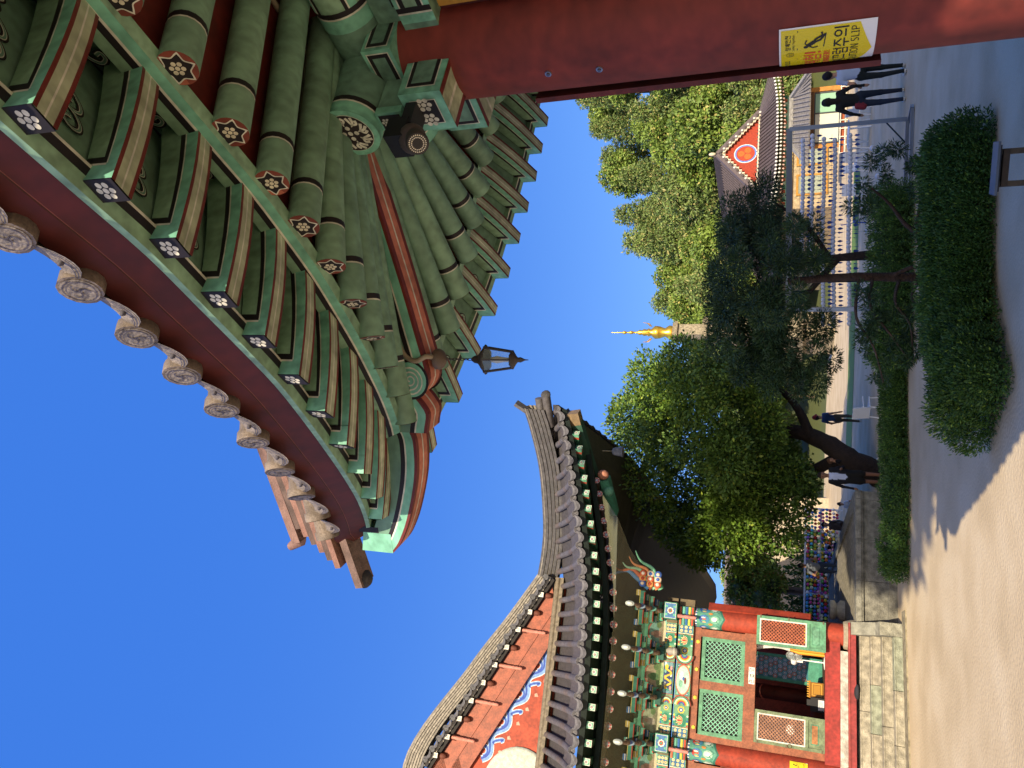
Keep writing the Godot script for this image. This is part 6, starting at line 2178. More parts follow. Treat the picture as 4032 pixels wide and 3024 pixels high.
func hill_forest() -> void:
	var hm := MB.new()
	hm.smooth(true)
	var rows := []
	for i in 16:
		var d := lerpf(58.0, 240.0, i / 15.0)
		var row := []
		for j in 49:
			var a := deg_to_rad(lerpf(-50.0, 90.0, j / 48.0))
			var x := sin(a) * d
			var z := -cos(a) * d
			row.append(Vector3(x, ground_at(x, z), z))
		rows.append(row)
	hm.loft(rows, L("5a6338"))
	var h := obj("hill", hm, M.fine)
	struct(h)
	h.set_meta("label", "wooded hillside behind the temple")
	var protos := []
	for k in 4:
		var t := thing(["conifer", "leafy_tree", "conifer", "leafy_tree"][k], "", "tree", Vector3.ZERO, 0.0, "trees covering the hillside")
		var cl := []
		if k % 2 == 0:
			for i in 40:
				var y := 1.6 + 7.6 * pow(i / 39.0, 0.9)
				var r := lerpf(2.5, 0.7, pow((y - 1.6) / 7.6, 1.6)) * rng.randf_range(0.75, 1.15)
				var a := i * 2.4
				cl.append([Vector3(cos(a) * r * 0.75, y, sin(a) * r * 0.75), Vector3(0.95, 0.50, 0.95) * (0.5 + r * 0.28)])
			obj("crown", leaf_mesh(cl, 7000, 0.42, 0.15, L("425c30"), L("7d9048"), {"out": 0.55, "droop": 0.35, "deep": 0.7, "third": L("99935a"), "share": 0.14}), M.leaf, t)
		else:
			cl = crown_clumps(Vector3(0, 5.2, 0), Vector3(2.4, 2.6, 2.4), 34, 0.95, 0.85)
			obj("crown", leaf_mesh(cl, 7000, 0.36, 0.2, L("4c682a"), L("869c42"), {"out": 0.45, "deep": 0.6, "third": L("a39a56"), "share": 0.08}), M.leaf, t)
		var tk := MB.new()
		limb(tk, [Vector3(0, -1.2, 0), Vector3(0.1, 3.0, 0), Vector3(0, 7.2, 0.1)], 0.24, 0.06, L("6b5a48"))
		for i in 5:
			var a := i * 1.3
			limb(tk, [Vector3(0, 2.4 + i * 0.8, 0), Vector3(cos(a), 3.0 + i * 0.8, sin(a)), Vector3(cos(a) * 1.9, 3.3 + i * 0.8, sin(a) * 1.9)], 0.07, 0.02, L("8a7a66"), 5)
		obj("trunk", tk, M.bark, t)
		protos.append(t)
	var first := [true, true, true, true]
	var n := 0
	for row in 6:
		var d: float = [70.0, 77.0, 84.0, 91.0, 98.0, 105.0][row]
		var az := 10.0 + row * 0.9
		while az < 56.0:
			var a := deg_to_rad(az + rng.randf_range(-0.6, 0.6))
			var dd := d + rng.randf_range(-2.5, 2.5)
			var p := Vector3(sin(a) * dd, 0, -cos(a) * dd)
			p.y = ground_at(p.x, p.z)
			var k := (rng.randi() % 2) * 2 + (1 if rng.randf() < (0.75 if row < 2 else 0.35) else 0)
			var s := rng.randf_range(0.75, 1.05) * (0.72 if az < 27.0 else 1.0)
			var xf := Transform3D(Basis(Vector3.UP, rng.randf() * TAU).scaled(Vector3(s, s * rng.randf_range(0.9, 1.1), s)), p)
			var lb: String = ["dark green conifer on the wooded hillside", "lighter leafy tree on the wooded hillside"][k % 2]
			if first[k]:
				protos[k].transform = xf
				protos[k].set_meta("label", lb)
				first[k] = false
			else:
				dup(protos[k], xf, lb)
			n += 1
			az += rng.randf_range(1.9, 2.9)


func shade_trees() -> void:
	# tall old trees behind the camera whose shadow lies over the right of the court
	var t := thing("tall_tree", "tall dense tree behind the viewer shading the court", "tree", Vector3(0.5, 0, 9.0), 0.0, "tall trees behind the viewer")
	var cl := crown_clumps(Vector3(0.7, 18.9, 0), Vector3(5.2, 5.6, 2.4), 62, 1.6, 0.9)
	cl.append_array(crown_clumps(Vector3(-1.7, 15.6, 0), Vector3(1.7, 2.2, 1.6), 14, 1.2, 0.9))
	cl.append_array(crown_clumps(Vector3(3.2, 13.6, 0), Vector3(4.6, 1.4, 1.6), 22, 1.3, 0.9))
	obj("crown", leaf_mesh(cl, 22000, 0.75, 0.45, L("34521e"), L("5d7a2c"), {"deep": 0.6}), M.leaf, t)
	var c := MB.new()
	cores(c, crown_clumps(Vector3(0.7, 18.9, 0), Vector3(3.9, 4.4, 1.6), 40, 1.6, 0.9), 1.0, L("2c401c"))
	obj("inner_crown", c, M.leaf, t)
	var tk := MB.new()
	limb(tk, [Vector3(0.6, -0.1, 0), Vector3(0.4, 7, 0), Vector3(0, 16, 0)], 0.5, 0.2, L("4a3a2c"), 10)
	obj("trunk", tk, M.bark, t)
	t.scale.y = 0.97
	var i := 0
	for q in [[8.0, 9.4, 0.92, 0.90], [16.0, 9.8, 0.95, 0.88], [24.5, 9.4, 1.0, 0.88], [33.0, 9.6, 1.05, 0.9]]:
		dup(t, Transform3D(Basis(Vector3.UP, 0.0).scaled(Vector3(q[2], q[3] * 0.97, 1.0)), Vector3(q[0], 0, q[1])), "tall dense tree behind the viewer shading the court")
		i += 1


func courtyard() -> void:
	lantern_frame()
	lantern_strings()
	colour_lanterns()
	# information board on a post, bottom right
	var ib := thing("information_board", "small tilted metal information board on a post before the nearest hedge", "board", Vector3(5.4, 0, -6.15), -0.75)
	var a := MB.new()
	a.box(Transform3D(Basis(Vector3.RIGHT, -0.06), Vector3(0, 0.83, 0)), Vector3(0.46, 0.02, 0.30), L("6b7480"))
	a.box(Transform3D(Basis(Vector3.RIGHT, -0.06), Vector3(0, 0.815, 0)), Vector3(0.40, 0.02, 0.24), L("3a3c40"))
	obj("panel", a, M.metal, ib)
	var b := MB.new()
	b.bx(Vector3(-0.14, 0.40, 0), Vector3(0.05, 0.80, 0.05), L("6b5c48"))
	b.bx(Vector3(0.14, 0.40, 0), Vector3(0.05, 0.80, 0.05), L("6b5c48"))
	b.bx(Vector3(0, 0.76, 0), Vector3(0.32, 0.05, 0.12), L("5a4c3c"))
	obj("stand", b, M.fine, ib)
	var st := MB.new()
	for i in 7:
		st.ball(Vector3(-0.3 + i * 0.11, 0.05, 0.05 * sin(i * 2.0)), Vector3(0.10, 0.07, 0.09), 8, vary(L("6b6458"), 0.2))
	# white stone basin beyond the platform
	var wb := thing("stone_basin", "white stone basin on a flared foot on the terrace beyond the steps", "basin", Vector3(5.55, 0.87, -25.5))
	wb.scale = Vector3.ONE * 0.55
	var bm := MB.new()
	bm.lathe(Vector3.ZERO, [Vector2(0.55, 0.0), Vector2(0.55, 0.25), Vector2(0.42, 0.34), Vector2(0.36, 0.42)], 20, L("cfcabd"))
	bm.lathe(Vector3(0, 0.42, 0), [Vector2(0.34, 0.0), Vector2(0.52, 0.10), Vector2(0.52, 0.32), Vector2(0.46, 0.36), Vector2(0.40, 0.30)], 20, L("e0dcd0"))
	obj("basin", bm, M.fine, wb)
	# white plastic tables and chairs under the strings
	var tb := thing("plastic_table", "white plastic table beyond the lantern strings", "table", Vector3(22.4, 0, -23.2), 0.5)
	var tm := MB.new()
	tm.bx(Vector3(0, 0.72, 0), Vector3(0.9, 0.04, 0.9), L("e4e6ea"))
	obj("tabletop", tm, M.plain, tb)
	for k in 4:
		var l := MB.new()
		l.beam(Vector3((k % 2 - 0.5) * 0.7, 0.7, (k / 2 - 0.5) * 0.7), Vector3((k % 2 - 0.5) * 0.8, 0, (k / 2 - 0.5) * 0.8), 0.05, 0.05, L("dadde2"))
		obj("leg", l, M.plain, tb)
	var ch := thing("plastic_chair", "white plastic chair nearest the right end of the table", "chair", Vector3(23.0, 0, -22.4), 1.4)
	var cm := MB.new()
	cm.bx(Vector3(0, 0.43, 0), Vector3(0.46, 0.03, 0.44), Color(1, 1, 1) * 0.8)
	obj("seat", cm, M.plain, ch)
	var cb := MB.new()
	cb.box(Transform3D(Basis(Vector3.RIGHT, -0.15), Vector3(0, 0.66, -0.24)), Vector3(0.44, 0.42, 0.03), Color(1, 1, 1) * 0.8)
	for s in [-1.0, 1.0]:
		cb.bx(Vector3(0.22 * s, 0.60, 0.0), Vector3(0.04, 0.03, 0.42), Color(1, 1, 1) * 0.8)
	obj("backrest", cb, M.plain, ch)
	for k in 4:
		var l := MB.new()
		l.beam(Vector3((k % 2 - 0.5) * 0.38, 0.42, (k / 2 - 0.5) * 0.36), Vector3((k % 2 - 0.5) * 0.46, 0, (k / 2 - 0.5) * 0.44), 0.035, 0.035, Color(1, 1, 1) * 0.78)
		obj("leg", l, M.plain, ch)
	var spots := [[Vector3(21.5, 0, -23.7), 0.2, "white plastic chair left of the plastic table"], [Vector3(20.9, 0, -24.5), -0.8, "white plastic chair standing apart on the left"], [Vector3(22.2, 0, -24.3), 2.9, "white plastic chair behind the plastic table"]]
	for s in spots:
		dup(ch, Transform3D(Basis(Vector3.UP, s[1]), s[0]), s[2])
	var bl := dup(ch, Transform3D(Basis(Vector3.UP, 0.9), Vector3(20.2, 0, -25.2)), "blue plastic chair beyond the lantern strings")
	for p in bl.get_children():
		var mm := mat(0.5)
		mm.vertex_color_use_as_albedo = false
		mm.albedo_color = Color("2f4fb0")
		p.material_override = mm
	dup(ch, Transform3D(Basis(Vector3.UP, 1.9), Vector3(10.5, 0, -21.6)), "white chair under the big tree beside its trunk")


func lantern_frame() -> void:
	var F := thing("lantern_stand", "large rectangular grey steel frame standing over the lantern strings", "frame")
	var ST := L("8d97a6")
	var a := Vector3(14.75, 0, -14.9)
	var b := Vector3(11.0, 0, -17.2)
	for q in [[a, a + Vector3(0, 2.68, 0)], [b, b + Vector3(0, 2.62, 0)]]:
		var mb := MB.new()
		mb.beam(q[0], q[1], 0.10, 0.10, ST, Vector3(1, 0, 1))
		obj("post", mb, M.metal, F)
	var tp := MB.new()
	tp.beam(a + Vector3(0.04, 2.68, -0.03), b + Vector3(0, 2.62, 0), 0.10, 0.14, ST)
	obj("top_beam", tp, M.metal, F)
	var bt := MB.new()
	bt.beam(a + Vector3(0, 0.09, 0), b + Vector3(0, 0.09, 0), 0.08, 0.08, ST)
	obj("bottom_rail", bt, M.metal, F)
	var bt2 := MB.new()
	bt2.beam(a + Vector3(-0.1, 0.05, 0.45), b + Vector3(-0.1, 0.05, 0.45), 0.07, 0.06, ST)
	obj("bottom_rail", bt2, M.metal, F)
	var st := MB.new()
	st.beam(a + Vector3(0, 0.06, -0.1), a + Vector3(-0.1, 0.06, 0.5), 0.08, 0.07, ST)
	st.beam(a + Vector3(-0.04, 0.55, 0.0), a + Vector3(-0.5, 0.10, -0.28), 0.03, 0.03, L("3a3e46"))
	obj("brace", st, M.metal, F)
	var md := MB.new()
	md.beam(Vector3(13.2, 0, -19.2), Vector3(13.2, 1.6, -19.2), 0.06, 0.06, L("3c4048"))
	tag(obj("steel_pole", md, M.metal), "thin dark steel pole behind the frame among the lantern strings", "pole")


func lantern_strings() -> void:
	# strings of white paper lanterns, each with a blue name tag
	var p := thing("paper_lantern", "white paper lantern with a blue paper tag strung in a row under the frame", "lantern", Vector3.ZERO, 0.0, "white paper lanterns strung in rows")
	var g := MB.new()
	g.smooth(true)
	var prof := []
	for i in 9:
		var b := PI * i / 8 - PI / 2
		prof.append(Vector2(maxf(0.012, cos(b) * 0.082), sin(b) * 0.068))
	g.lathe(Vector3.ZERO, prof, 12, [L("c3c9d6"), L("d2d7e2")])
	obj("shade", g, M.cloth, p)
	var t := MB.new()
	t.tube([Vector3(0, -0.06, 0), Vector3(0, -0.13, 0)], 0.003, 4, L("3a3a44"))
	var leafp := [Vector3(0, -0.12, 0), Vector3(0.05, -0.17, 0.01), Vector3(0.045, -0.22, 0), Vector3(0, -0.30, 0), Vector3(-0.045, -0.22, 0), Vector3(-0.05, -0.17, -0.01)]
	for i in range(1, 5):
		t.tri(leafp[0], leafp[i], leafp[i + 1], L("2c4a92"))
	obj("name_tag", t, M.cloth, p)
	var first := true
	var A := Vector3(18.86, 0, -19.32)
	var B := Vector3(14.0, 0, -23.2)
	for row in [[2.34, 2.22, 26, 0.0, "uppermost"], [2.06, 1.94, 34, 0.15, "second from top,"], [1.72, 1.60, 44, 0.0, "middle"], [1.40, 1.28, 44, -0.1, "second from bottom,"], [0.98, 0.82, 44, 0.05, "lowest"]]:
		var wire := MB.new()
		wire.tube([A + Vector3(0, row[0] + 0.08, row[3]), B + Vector3(0, row[1] + 0.08, row[3])], 0.004, 4, L("5a5c62"))
		tag(obj("string_wire", wire, M.plain), "%s thin wire carrying a row of white lanterns" % row[4], "wire")
		for i in row[2]:
			var f: float = 0.02 + (i + 0.5) / 46.0
			var q := A.lerp(B, f) + Vector3(rng.randf_range(-0.01, 0.01), lerpf(row[0], row[1], f) - 0.02 * sin(f * 9.0), row[3])
			var xf := Transform3D(Basis(Vector3.UP, 0.7 + rng.randf_range(-0.7, 0.7)), q)
			if first:
				p.transform = xf
				first = false
			else:
				var d := dup(p, xf, String(p.get_meta("label")))
				if rng.randf() < 0.3:
					d.get_child(1).rotation.y = 1.4
	# a few that hang lower on long threads
	for q in [Vector3(17.4, 0.45, -18.6), Vector3(16.6, 0.30, -18.9), Vector3(16.1, 0.62, -19.6), Vector3(15.5, 0.5, -20.0)]:
		var w := MB.new()
		w.tube([Vector3(0, 0.06, 0), Vector3(0, 2.0, 0)], 0.003, 4, L("7a7c82"))
		var d := dup(p, Transform3D(Basis(Vector3.UP, 0.7), q), "white paper lantern hanging low by itself on a long thread")
		obj("thread", w, M.plain, d)


func colour_lanterns() -> void:
	var F := thing("lantern_rack", "white metal rack carrying the rows of many-coloured lanterns", "rack")
	var A := Vector3(13.6, 0, -39.8)
	var B := Vector3(8.0, 0, -41.2)
	var W := L("d6d8da")
	var hs := 1.72
	for f in [0.0, 0.36, 0.72, 1.0]:
		var mb := MB.new()
		mb.beam(A.lerp(B, f), A.lerp(B, f) + Vector3(0, hs, 0), 0.06, 0.06, W)
		obj("post", mb, M.plain, F)
	for y in [hs, 1.0]:
		var mb := MB.new()
		mb.beam(A + Vector3(0, y, 0), B + Vector3(0, y, 0), 0.06, 0.09, W)
		obj("rail", mb, M.plain, F)
	var cols := ["d8342c", "e8742c", "e8c83a", "efe6c4", "f0a8b8", "d94a8a", "8a5ab8", "4a78d0", "5cb8d8", "6ac06a", "c8d858", "f2f0ea"]
	var names := ["red", "orange", "yellow", "cream", "pale pink", "magenta", "purple", "blue", "sky blue", "green", "lime green", "white"]
	var prof := []
	for i in 7:
		var b := PI * i / 6 - PI / 2
		prof.append(Vector2(maxf(0.015, cos(b) * 0.078), sin(b) * 0.07))
	var ms := []
	for i in cols.size():
		var g := MB.new()
		g.lathe(Vector3.ZERO, prof, 8, L(cols[i]))
		g.bx(Vector3(0, -0.085, 0), Vector3(0.02, 0.03, 0.02), L(cols[(i + 5) % 12]))
		ms.append(g.done())
	for r in 9:
		for i in 33:
			var f := (i + 0.5) / 33.0
			var k := rng.randi() % 12
			var o := obj("colour_lantern", ms[k], M.cloth)
			o.position = A.lerp(B, f) + Vector3(rng.randf_range(-0.02, 0.02), hs - 0.14 - r * 0.165 + rng.randf_range(-0.02, 0.02), 0.10 + 0.12 * (r % 2))
			tag(o, "small %s paper lantern among the coloured rows on the white rack" % names[k], "lantern", "coloured paper lanterns on the rack")


func far_things() -> void:
	far_hall()
	kiosk()
	# low building whose grey roof shows past the hall
	var lb := thing("low_building", "low building with a long grey tiled roof behind the round shrub", "building", Vector3(11.5, 0, -56.0), -0.28)
	var w := MB.new()
	w.bx(Vector3(0, 2.6, -2.2), Vector3(16, 5.2, 4), L("b8ab94"))
	obj("wall", w, M.fine, lb)
	var r := MB.new()
	r.box(Transform3D(Basis(Vector3.RIGHT, 0.45), Vector3(0, 5.9, -1.0)), Vector3(17, 0.16, 3.4), L("6b6064"))
	r.box(Transform3D(Basis(Vector3.RIGHT, -0.45), Vector3(0, 5.9, -3.6)), Vector3(17, 0.16, 3.4), L("6b6064"))
	r.bx(Vector3(0, 6.66, -2.3), Vector3(17, 0.3, 0.4), L("857c7c"))
	for i in 44:
		r.beam(Vector3(-8.4 + i * 0.39, 5.27, 0.5), Vector3(-8.4 + i * 0.39, 6.66, -2.2), 0.14, 0.10, L("5f555a"))
	obj("roof", r, M.tile, lb)
	# pagoda with its gilt finial above the big tree
	var pg := thing("pagoda", "stone pagoda topped by a gilded ringed finial rising over the big tree", "pagoda", Vector3(28.35, 0, -47.1))
	for i in 5:
		var m := MB.new()
		var s := 3.0 - i * 0.46
		m.bx(Vector3(0, 1.0 + i * 2.05, 0), Vector3(s * 0.72, 2.0, s * 0.72), L("b3a68e"))
		obj("storey", m, M.stone, pg)
		var e := MB.new()
		e.bx(Vector3(0, 2.0 + i * 2.05, 0), Vector3(s, 0.22, s), L("a3977f"))
		e.bx(Vector3(0, 2.16 + i * 2.05, 0), Vector3(s * 0.85, 0.16, s * 0.85), L("a3977f"))
		obj("roof_stone", e, M.stone, pg)
	var gm := MB.new()
	var gold := L("e0b040")
	gm.lathe(Vector3.ZERO, [Vector2(0.432, 10.4), Vector2(0.504, 10.7), Vector2(0.302, 11.0), Vector2(0.446, 11.4), Vector2(0.475, 11.7), Vector2(0.216, 12.0), Vector2(0.302, 12.15), Vector2(0.216, 12.3), Vector2(0.259, 12.5), Vector2(0.158, 12.65), Vector2(0.202, 12.8), Vector2(0.072, 13.0), Vector2(0.058, 13.25), Vector2(0.115, 13.35), Vector2(0.115, 13.5), Vector2(0.050, 13.6), Vector2(0.050, 13.75), Vector2(0.108, 13.85), Vector2(0.108, 13.98), Vector2(0.043, 14.08), Vector2(0.022, 14.9)], 14, gold)
	for k in 6:
		var d := Vector3(cos(k * TAU / 6), 0, sin(k * TAU / 6))
		gm.tube([d * 0.5 + Vector3(0, 12.0, 0), d * 0.75 + Vector3(0, 12.2, 0), d * 0.8 + Vector3(0, 12.5, 0)], [0.04, 0.03, 0.015], 5, gold)
	var mg := mat(0.3, null, 1.0, 0.8)
	obj("finial", gm, mg, pg)
	# green lawn strip and pale path beyond
	var gr := MB.new()
	gr.quad(Vector3(14, 0.012, -34), Vector3(24, 0.012, -27), Vector3(27, 0.012, -29.5), Vector3(16, 0.012, -37), L("6a8a3a"))
	var go := obj("lawn", gr, M.fine)
	go.set_meta("kind", "structure")
	go.set_meta("label", "strip of short green lawn beyond the lantern strings")


func far_hall() -> void:
	var T := thing("gabled_hall", "far temple hall with a red gable bearing three orange discs in a blue ring", "temple", Vector3(41.2, 0, -43.4), -0.1134)
	var TI := L("5b5158")
	var w := MB.new()
	w.bx(Vector3(-0.4, 1.7, -6.0), Vector3(9.2, 3.4, 12.0), L("b5a284"))
	obj("wall", w, M.red, T)
	for i in 4:
		var x := -4.2 + i * 2.4
		var p := MB.new()
		p.bx(Vector3(x + 1.0, 1.5, 0.04), Vector3(1.7, 2.0, 0.08), L("9aa294"))
		frame_box(p, Vector3(x + 0.15, 0.5, 0.09), Vector3.RIGHT, Vector3.UP, 1.7, 2.0, 0.14, 0.06, L("b8863a"))
		obj("window", p, M.fine, T)
	var bm := MB.new()
	bm.bx(Vector3(-0.4, 2.85, 0.06), Vector3(9.4, 0.18, 0.2), L("d8b870"))
	bm.bx(Vector3(-0.4, 3.15, 0.05), Vector3(9.4, 0.36, 0.2), L("8fc0a8"))
	for i in 30:
		bm.bx(Vector3(-5.0 + i * 0.32, 3.30, 0.12), Vector3(0.16, 0.20, 0.3), [L("c9dcc8"), L("c86a4a"), L("3f7a6a")][i % 3])
	obj("painted_beam", bm, M.fine, T)
	# roof
	var r := MB.new()
	var eave := []
	var top := []
	for i in 21:
		var u := -6.4 + i * 0.62
		var k := pow(absf(u + 0.2) / 6.2, 3.0)
		eave.append(Vector3(u, 3.75 + 0.55 * k, 1.5))
		top.append(Vector3(clampf(u, -3.3, 2.9), 5.15, -0.2))
	r.loft([eave, top], TI)
	r.loft([[eave[20], top[20]], [Vector3(6.0, 3.8, -14.0), Vector3(2.9, 5.15, -14.0)]], TI)
	r.loft([[eave[0], top[0]], [Vector3(-6.4, 3.8, -14.0), Vector3(-3.3, 5.15, -14.0)]], TI)
	r.loft([[Vector3(3.1, 5.0, -0.3), Vector3(1.4, 6.3, -0.3), Vector3(0.0, 7.7, -0.3)], [Vector3(3.1, 5.0, -14), Vector3(1.4, 6.3, -14), Vector3(0.0, 7.7, -14)]], TI)
	r.loft([[Vector3(-3.5, 5.0, -0.3), Vector3(-1.8, 6.3, -0.3), Vector3(-0.2, 7.7, -0.3)], [Vector3(-3.5, 5.0, -14), Vector3(-1.8, 6.3, -14), Vector3(-0.2, 7.7, -14)]], TI)
	for i in 40:
		var z := -0.5 - i * 0.33
		r.tube([Vector3(-3.5, 5.05, z), Vector3(-1.8, 6.35, z), Vector3(-0.2, 7.75, z)], 0.08, 5, TI)
	for i in 40:
		var u := -6.2 + i * 0.31
		var k := pow(absf(u + 0.2) / 6.2, 3.0)
		r.tube([Vector3(u, 3.82 + 0.55 * k, 1.5), Vector3(clampf(u, -3.3, 2.9), 5.2, -0.2)], 0.08, 5, vary(TI, 0.15))
	obj("roof", r, M.tile, T)
	var en := MB.new()
	for i in 40:
		var u := -6.2 + i * 0.31
		var k := pow(absf(u + 0.2) / 6.2, 3.0)
		var y := 3.78 + 0.55 * k
		en.ball(Vector3(u, y, 1.55), Vector3(0.10, 0.10, 0.05), 7, L("e2e2e0"))
		en.ball(Vector3(u + 0.15, y - 0.24, 1.38), Vector3(0.09, 0.09, 0.05), 7, L("dfe0dc"))
		en.ball(Vector3(u, y - 0.46, 1.1), Vector3(0.085, 0.085, 0.05), 7, L("d8b0a4"))
	var eo := obj("eave_end", en, M.fine, T)
	eo.set_meta("kind", "stuff")
	var so := MB.new()
	so.loft([[Vector3(-6.3, 3.62, 1.35), Vector3(5.9, 3.62, 1.35)], [Vector3(-5.2, 3.35, 0.0), Vector3(4.4, 3.35, 0.0)]], L("3a3c36"))
	obj("soffit", so, M.fine, T)
	# gable
	var g := MB.new()
	g.tri(Vector3(3.05, 5.12, -0.12), Vector3(-0.1, 7.55, -0.12), Vector3(-3.25, 5.12, -0.12), L("a83e2a"))
	var m := flat(Vector3(-0.1, 5.95, -0.115), Vector3.RIGHT, Vector3.UP)
	dot(g, Vector2.ZERO, 0.80, L("e6e8ea"), m, 0.004, 28)
	dot(g, Vector2.ZERO, 0.74, L("5f86d8"), m, 0.008, 28)
	dot(g, Vector2.ZERO, 0.64, L("b5452e"), m, 0.012, 28)
	for k in 3:
		dot(g, Vector2.from_angle(PI / 2 + k * TAU / 3) * 0.30, 0.24, L("d96a2c"), m, 0.016, 16)
	obj("gable", g, M.fine, T)
	var rd := MB.new()
	for s in [1.0, -1.0]:
		var a := Vector3(-0.1 + s * 3.4, 5.05, 0.0)
		var b := Vector3(-0.1, 7.85, 0.0)
		rd.beam(a, b, 0.3, 0.42, L("6b5f62"))
		rd.beam(a + Vector3(0, -0.26, 0.06), b + Vector3(0, -0.30, 0.06), 0.12, 0.09, L("d9cfb4"))
		for i in 14:
			var p := a.lerp(b, (i + 0.5) / 14.0)
			rd.bx(p + Vector3(0, -0.32, 0.12), Vector3(0.10, 0.20, 0.10), L("ddd4bc"))
			rd.ball(p + Vector3(0, -0.12, 0.2), Vector3(0.11, 0.11, 0.06), 7, [L("d5d2cc"), L("57504f")][i % 2])
	rd.bx(Vector3(-0.1, 5.08, 0.0), Vector3(6.6, 0.10, 0.12), L("ddd4bc"))
	rd.bx(Vector3(-0.1, 7.95, -7.0), Vector3(0.35, 0.45, 14.0), L("5f5558"))
	rd.ball(Vector3(-0.1, 8.25, 0.1), Vector3(0.14, 0.26, 0.14), 10, L("d8ccb0"))
	obj("gable_edge", rd, M.fine, T)


func kiosk() -> void:
	var T := thing("kiosk", "small timber kiosk with a grey tiled hip roof and glazed front", "kiosk", Vector3(34.2, 0, -33.9), -0.75)
	var w := MB.new()
	for x in [-1.5, 1.5]:
		w.bx(Vector3(x, 0.95, 0), Vector3(0.22, 1.9, 0.22), L("c98a3a"))
		w.bx(Vector3(x, 0.95, -2.2), Vector3(0.22, 1.9, 0.22), L("c98a3a"))
	w.bx(Vector3(0, 0.22, 0.0), Vector3(2.9, 0.12, 0.2), L("c98a3a"))
	w.bx(Vector3(0, 1.75, 0.0), Vector3(2.9, 0.14, 0.2), L("6a4a2c"))
	w.bx(Vector3(0, 0.9, -2.2), Vector3(3.0, 1.8, 0.1), L("a87a44"))
	obj("timber_frame", w, M.paint, T)
	var g := MB.new()
	frame_box(g, Vector3(-1.35, 0.30, 0.05), Vector3.RIGHT, Vector3.UP, 2.7, 1.35, 0.07, 0.06, L("3a4048"))
	g.bx(Vector3(0.25, 0.97, 0.05), Vector3(0.06, 1.3, 0.06), L("3a4048"))
	obj("window_frame", g, M.plain, T)
	var gl := MB.new()
	gl.bx(Vector3(-0.55, 0.97, 0.03), Vector3(1.5, 1.24, 0.02), L("c8cabc"))
	gl.bx(Vector3(0.78, 0.97, 0.03), Vector3(0.98, 1.24, 0.02), L("8fb8a0"))
	obj("pane", gl, M.gloss, T)
	var r := MB.new()
	r.loft([[Vector3(-2.4, 1.85, 0.9), Vector3(2.4, 1.85, 0.9)], [Vector3(-1.3, 2.75, -1.1), Vector3(1.3, 2.75, -1.1)], [Vector3(-2.4, 1.85, -3.1), Vector3(2.4, 1.85, -3.1)]], L("8a8684"))
	r.tri(Vector3(-2.4, 1.85, 0.9), Vector3(-1.3, 2.75, -1.1), Vector3(-2.4, 1.85, -3.1), L("8a8684"))
	r.tri(Vector3(2.4, 1.85, 0.9), Vector3(1.3, 2.75, -1.1), Vector3(2.4, 1.85, -3.1), L("8a8684"))
	for i in 21:
		var x := -2.3 + i * 0.23
		r.tube([Vector3(x, 1.88, 0.92), Vector3(clampf(x, -1.3, 1.3), 2.77, -1.1)], 0.06, 6, L("928e8c"))
	r.beam(Vector3(-2.4, 1.95, 0.9), Vector3(-1.3, 2.85, -1.1), 0.2, 0.2, L("a3a09c"))
	r.beam(Vector3(2.4, 1.95, 0.9), Vector3(1.3, 2.85, -1.1), 0.2, 0.2, L("a3a09c"))
	r.beam(Vector3(-1.4, 2.85, -1.1), Vector3(1.4, 2.85, -1.1), 0.24, 0.24, L("a3a09c"))
	obj("roof", r, M.tile, T)
	var ra := thing("railing", "low white and brown railing before the kiosk", "railing", Vector3(33.2, 0, -32.6), -0.75)
	var rm := MB.new()
	for y in [0.12, 0.36]:
		rm.bx(Vector3(0, y, 0), Vector3(4.2, 0.05, 0.05), L("e0dccf"))
	for i in 11:
		rm.bx(Vector3(-2.1 + i * 0.42, 0.2, 0), Vector3(0.05, 0.40, 0.05), L("e0dccf"))
	rm.bx(Vector3(0, 0.25, -0.15), Vector3(4.2, 0.18, 0.08), L("a8522c"))
	obj("rails", rm, M.fine, ra)


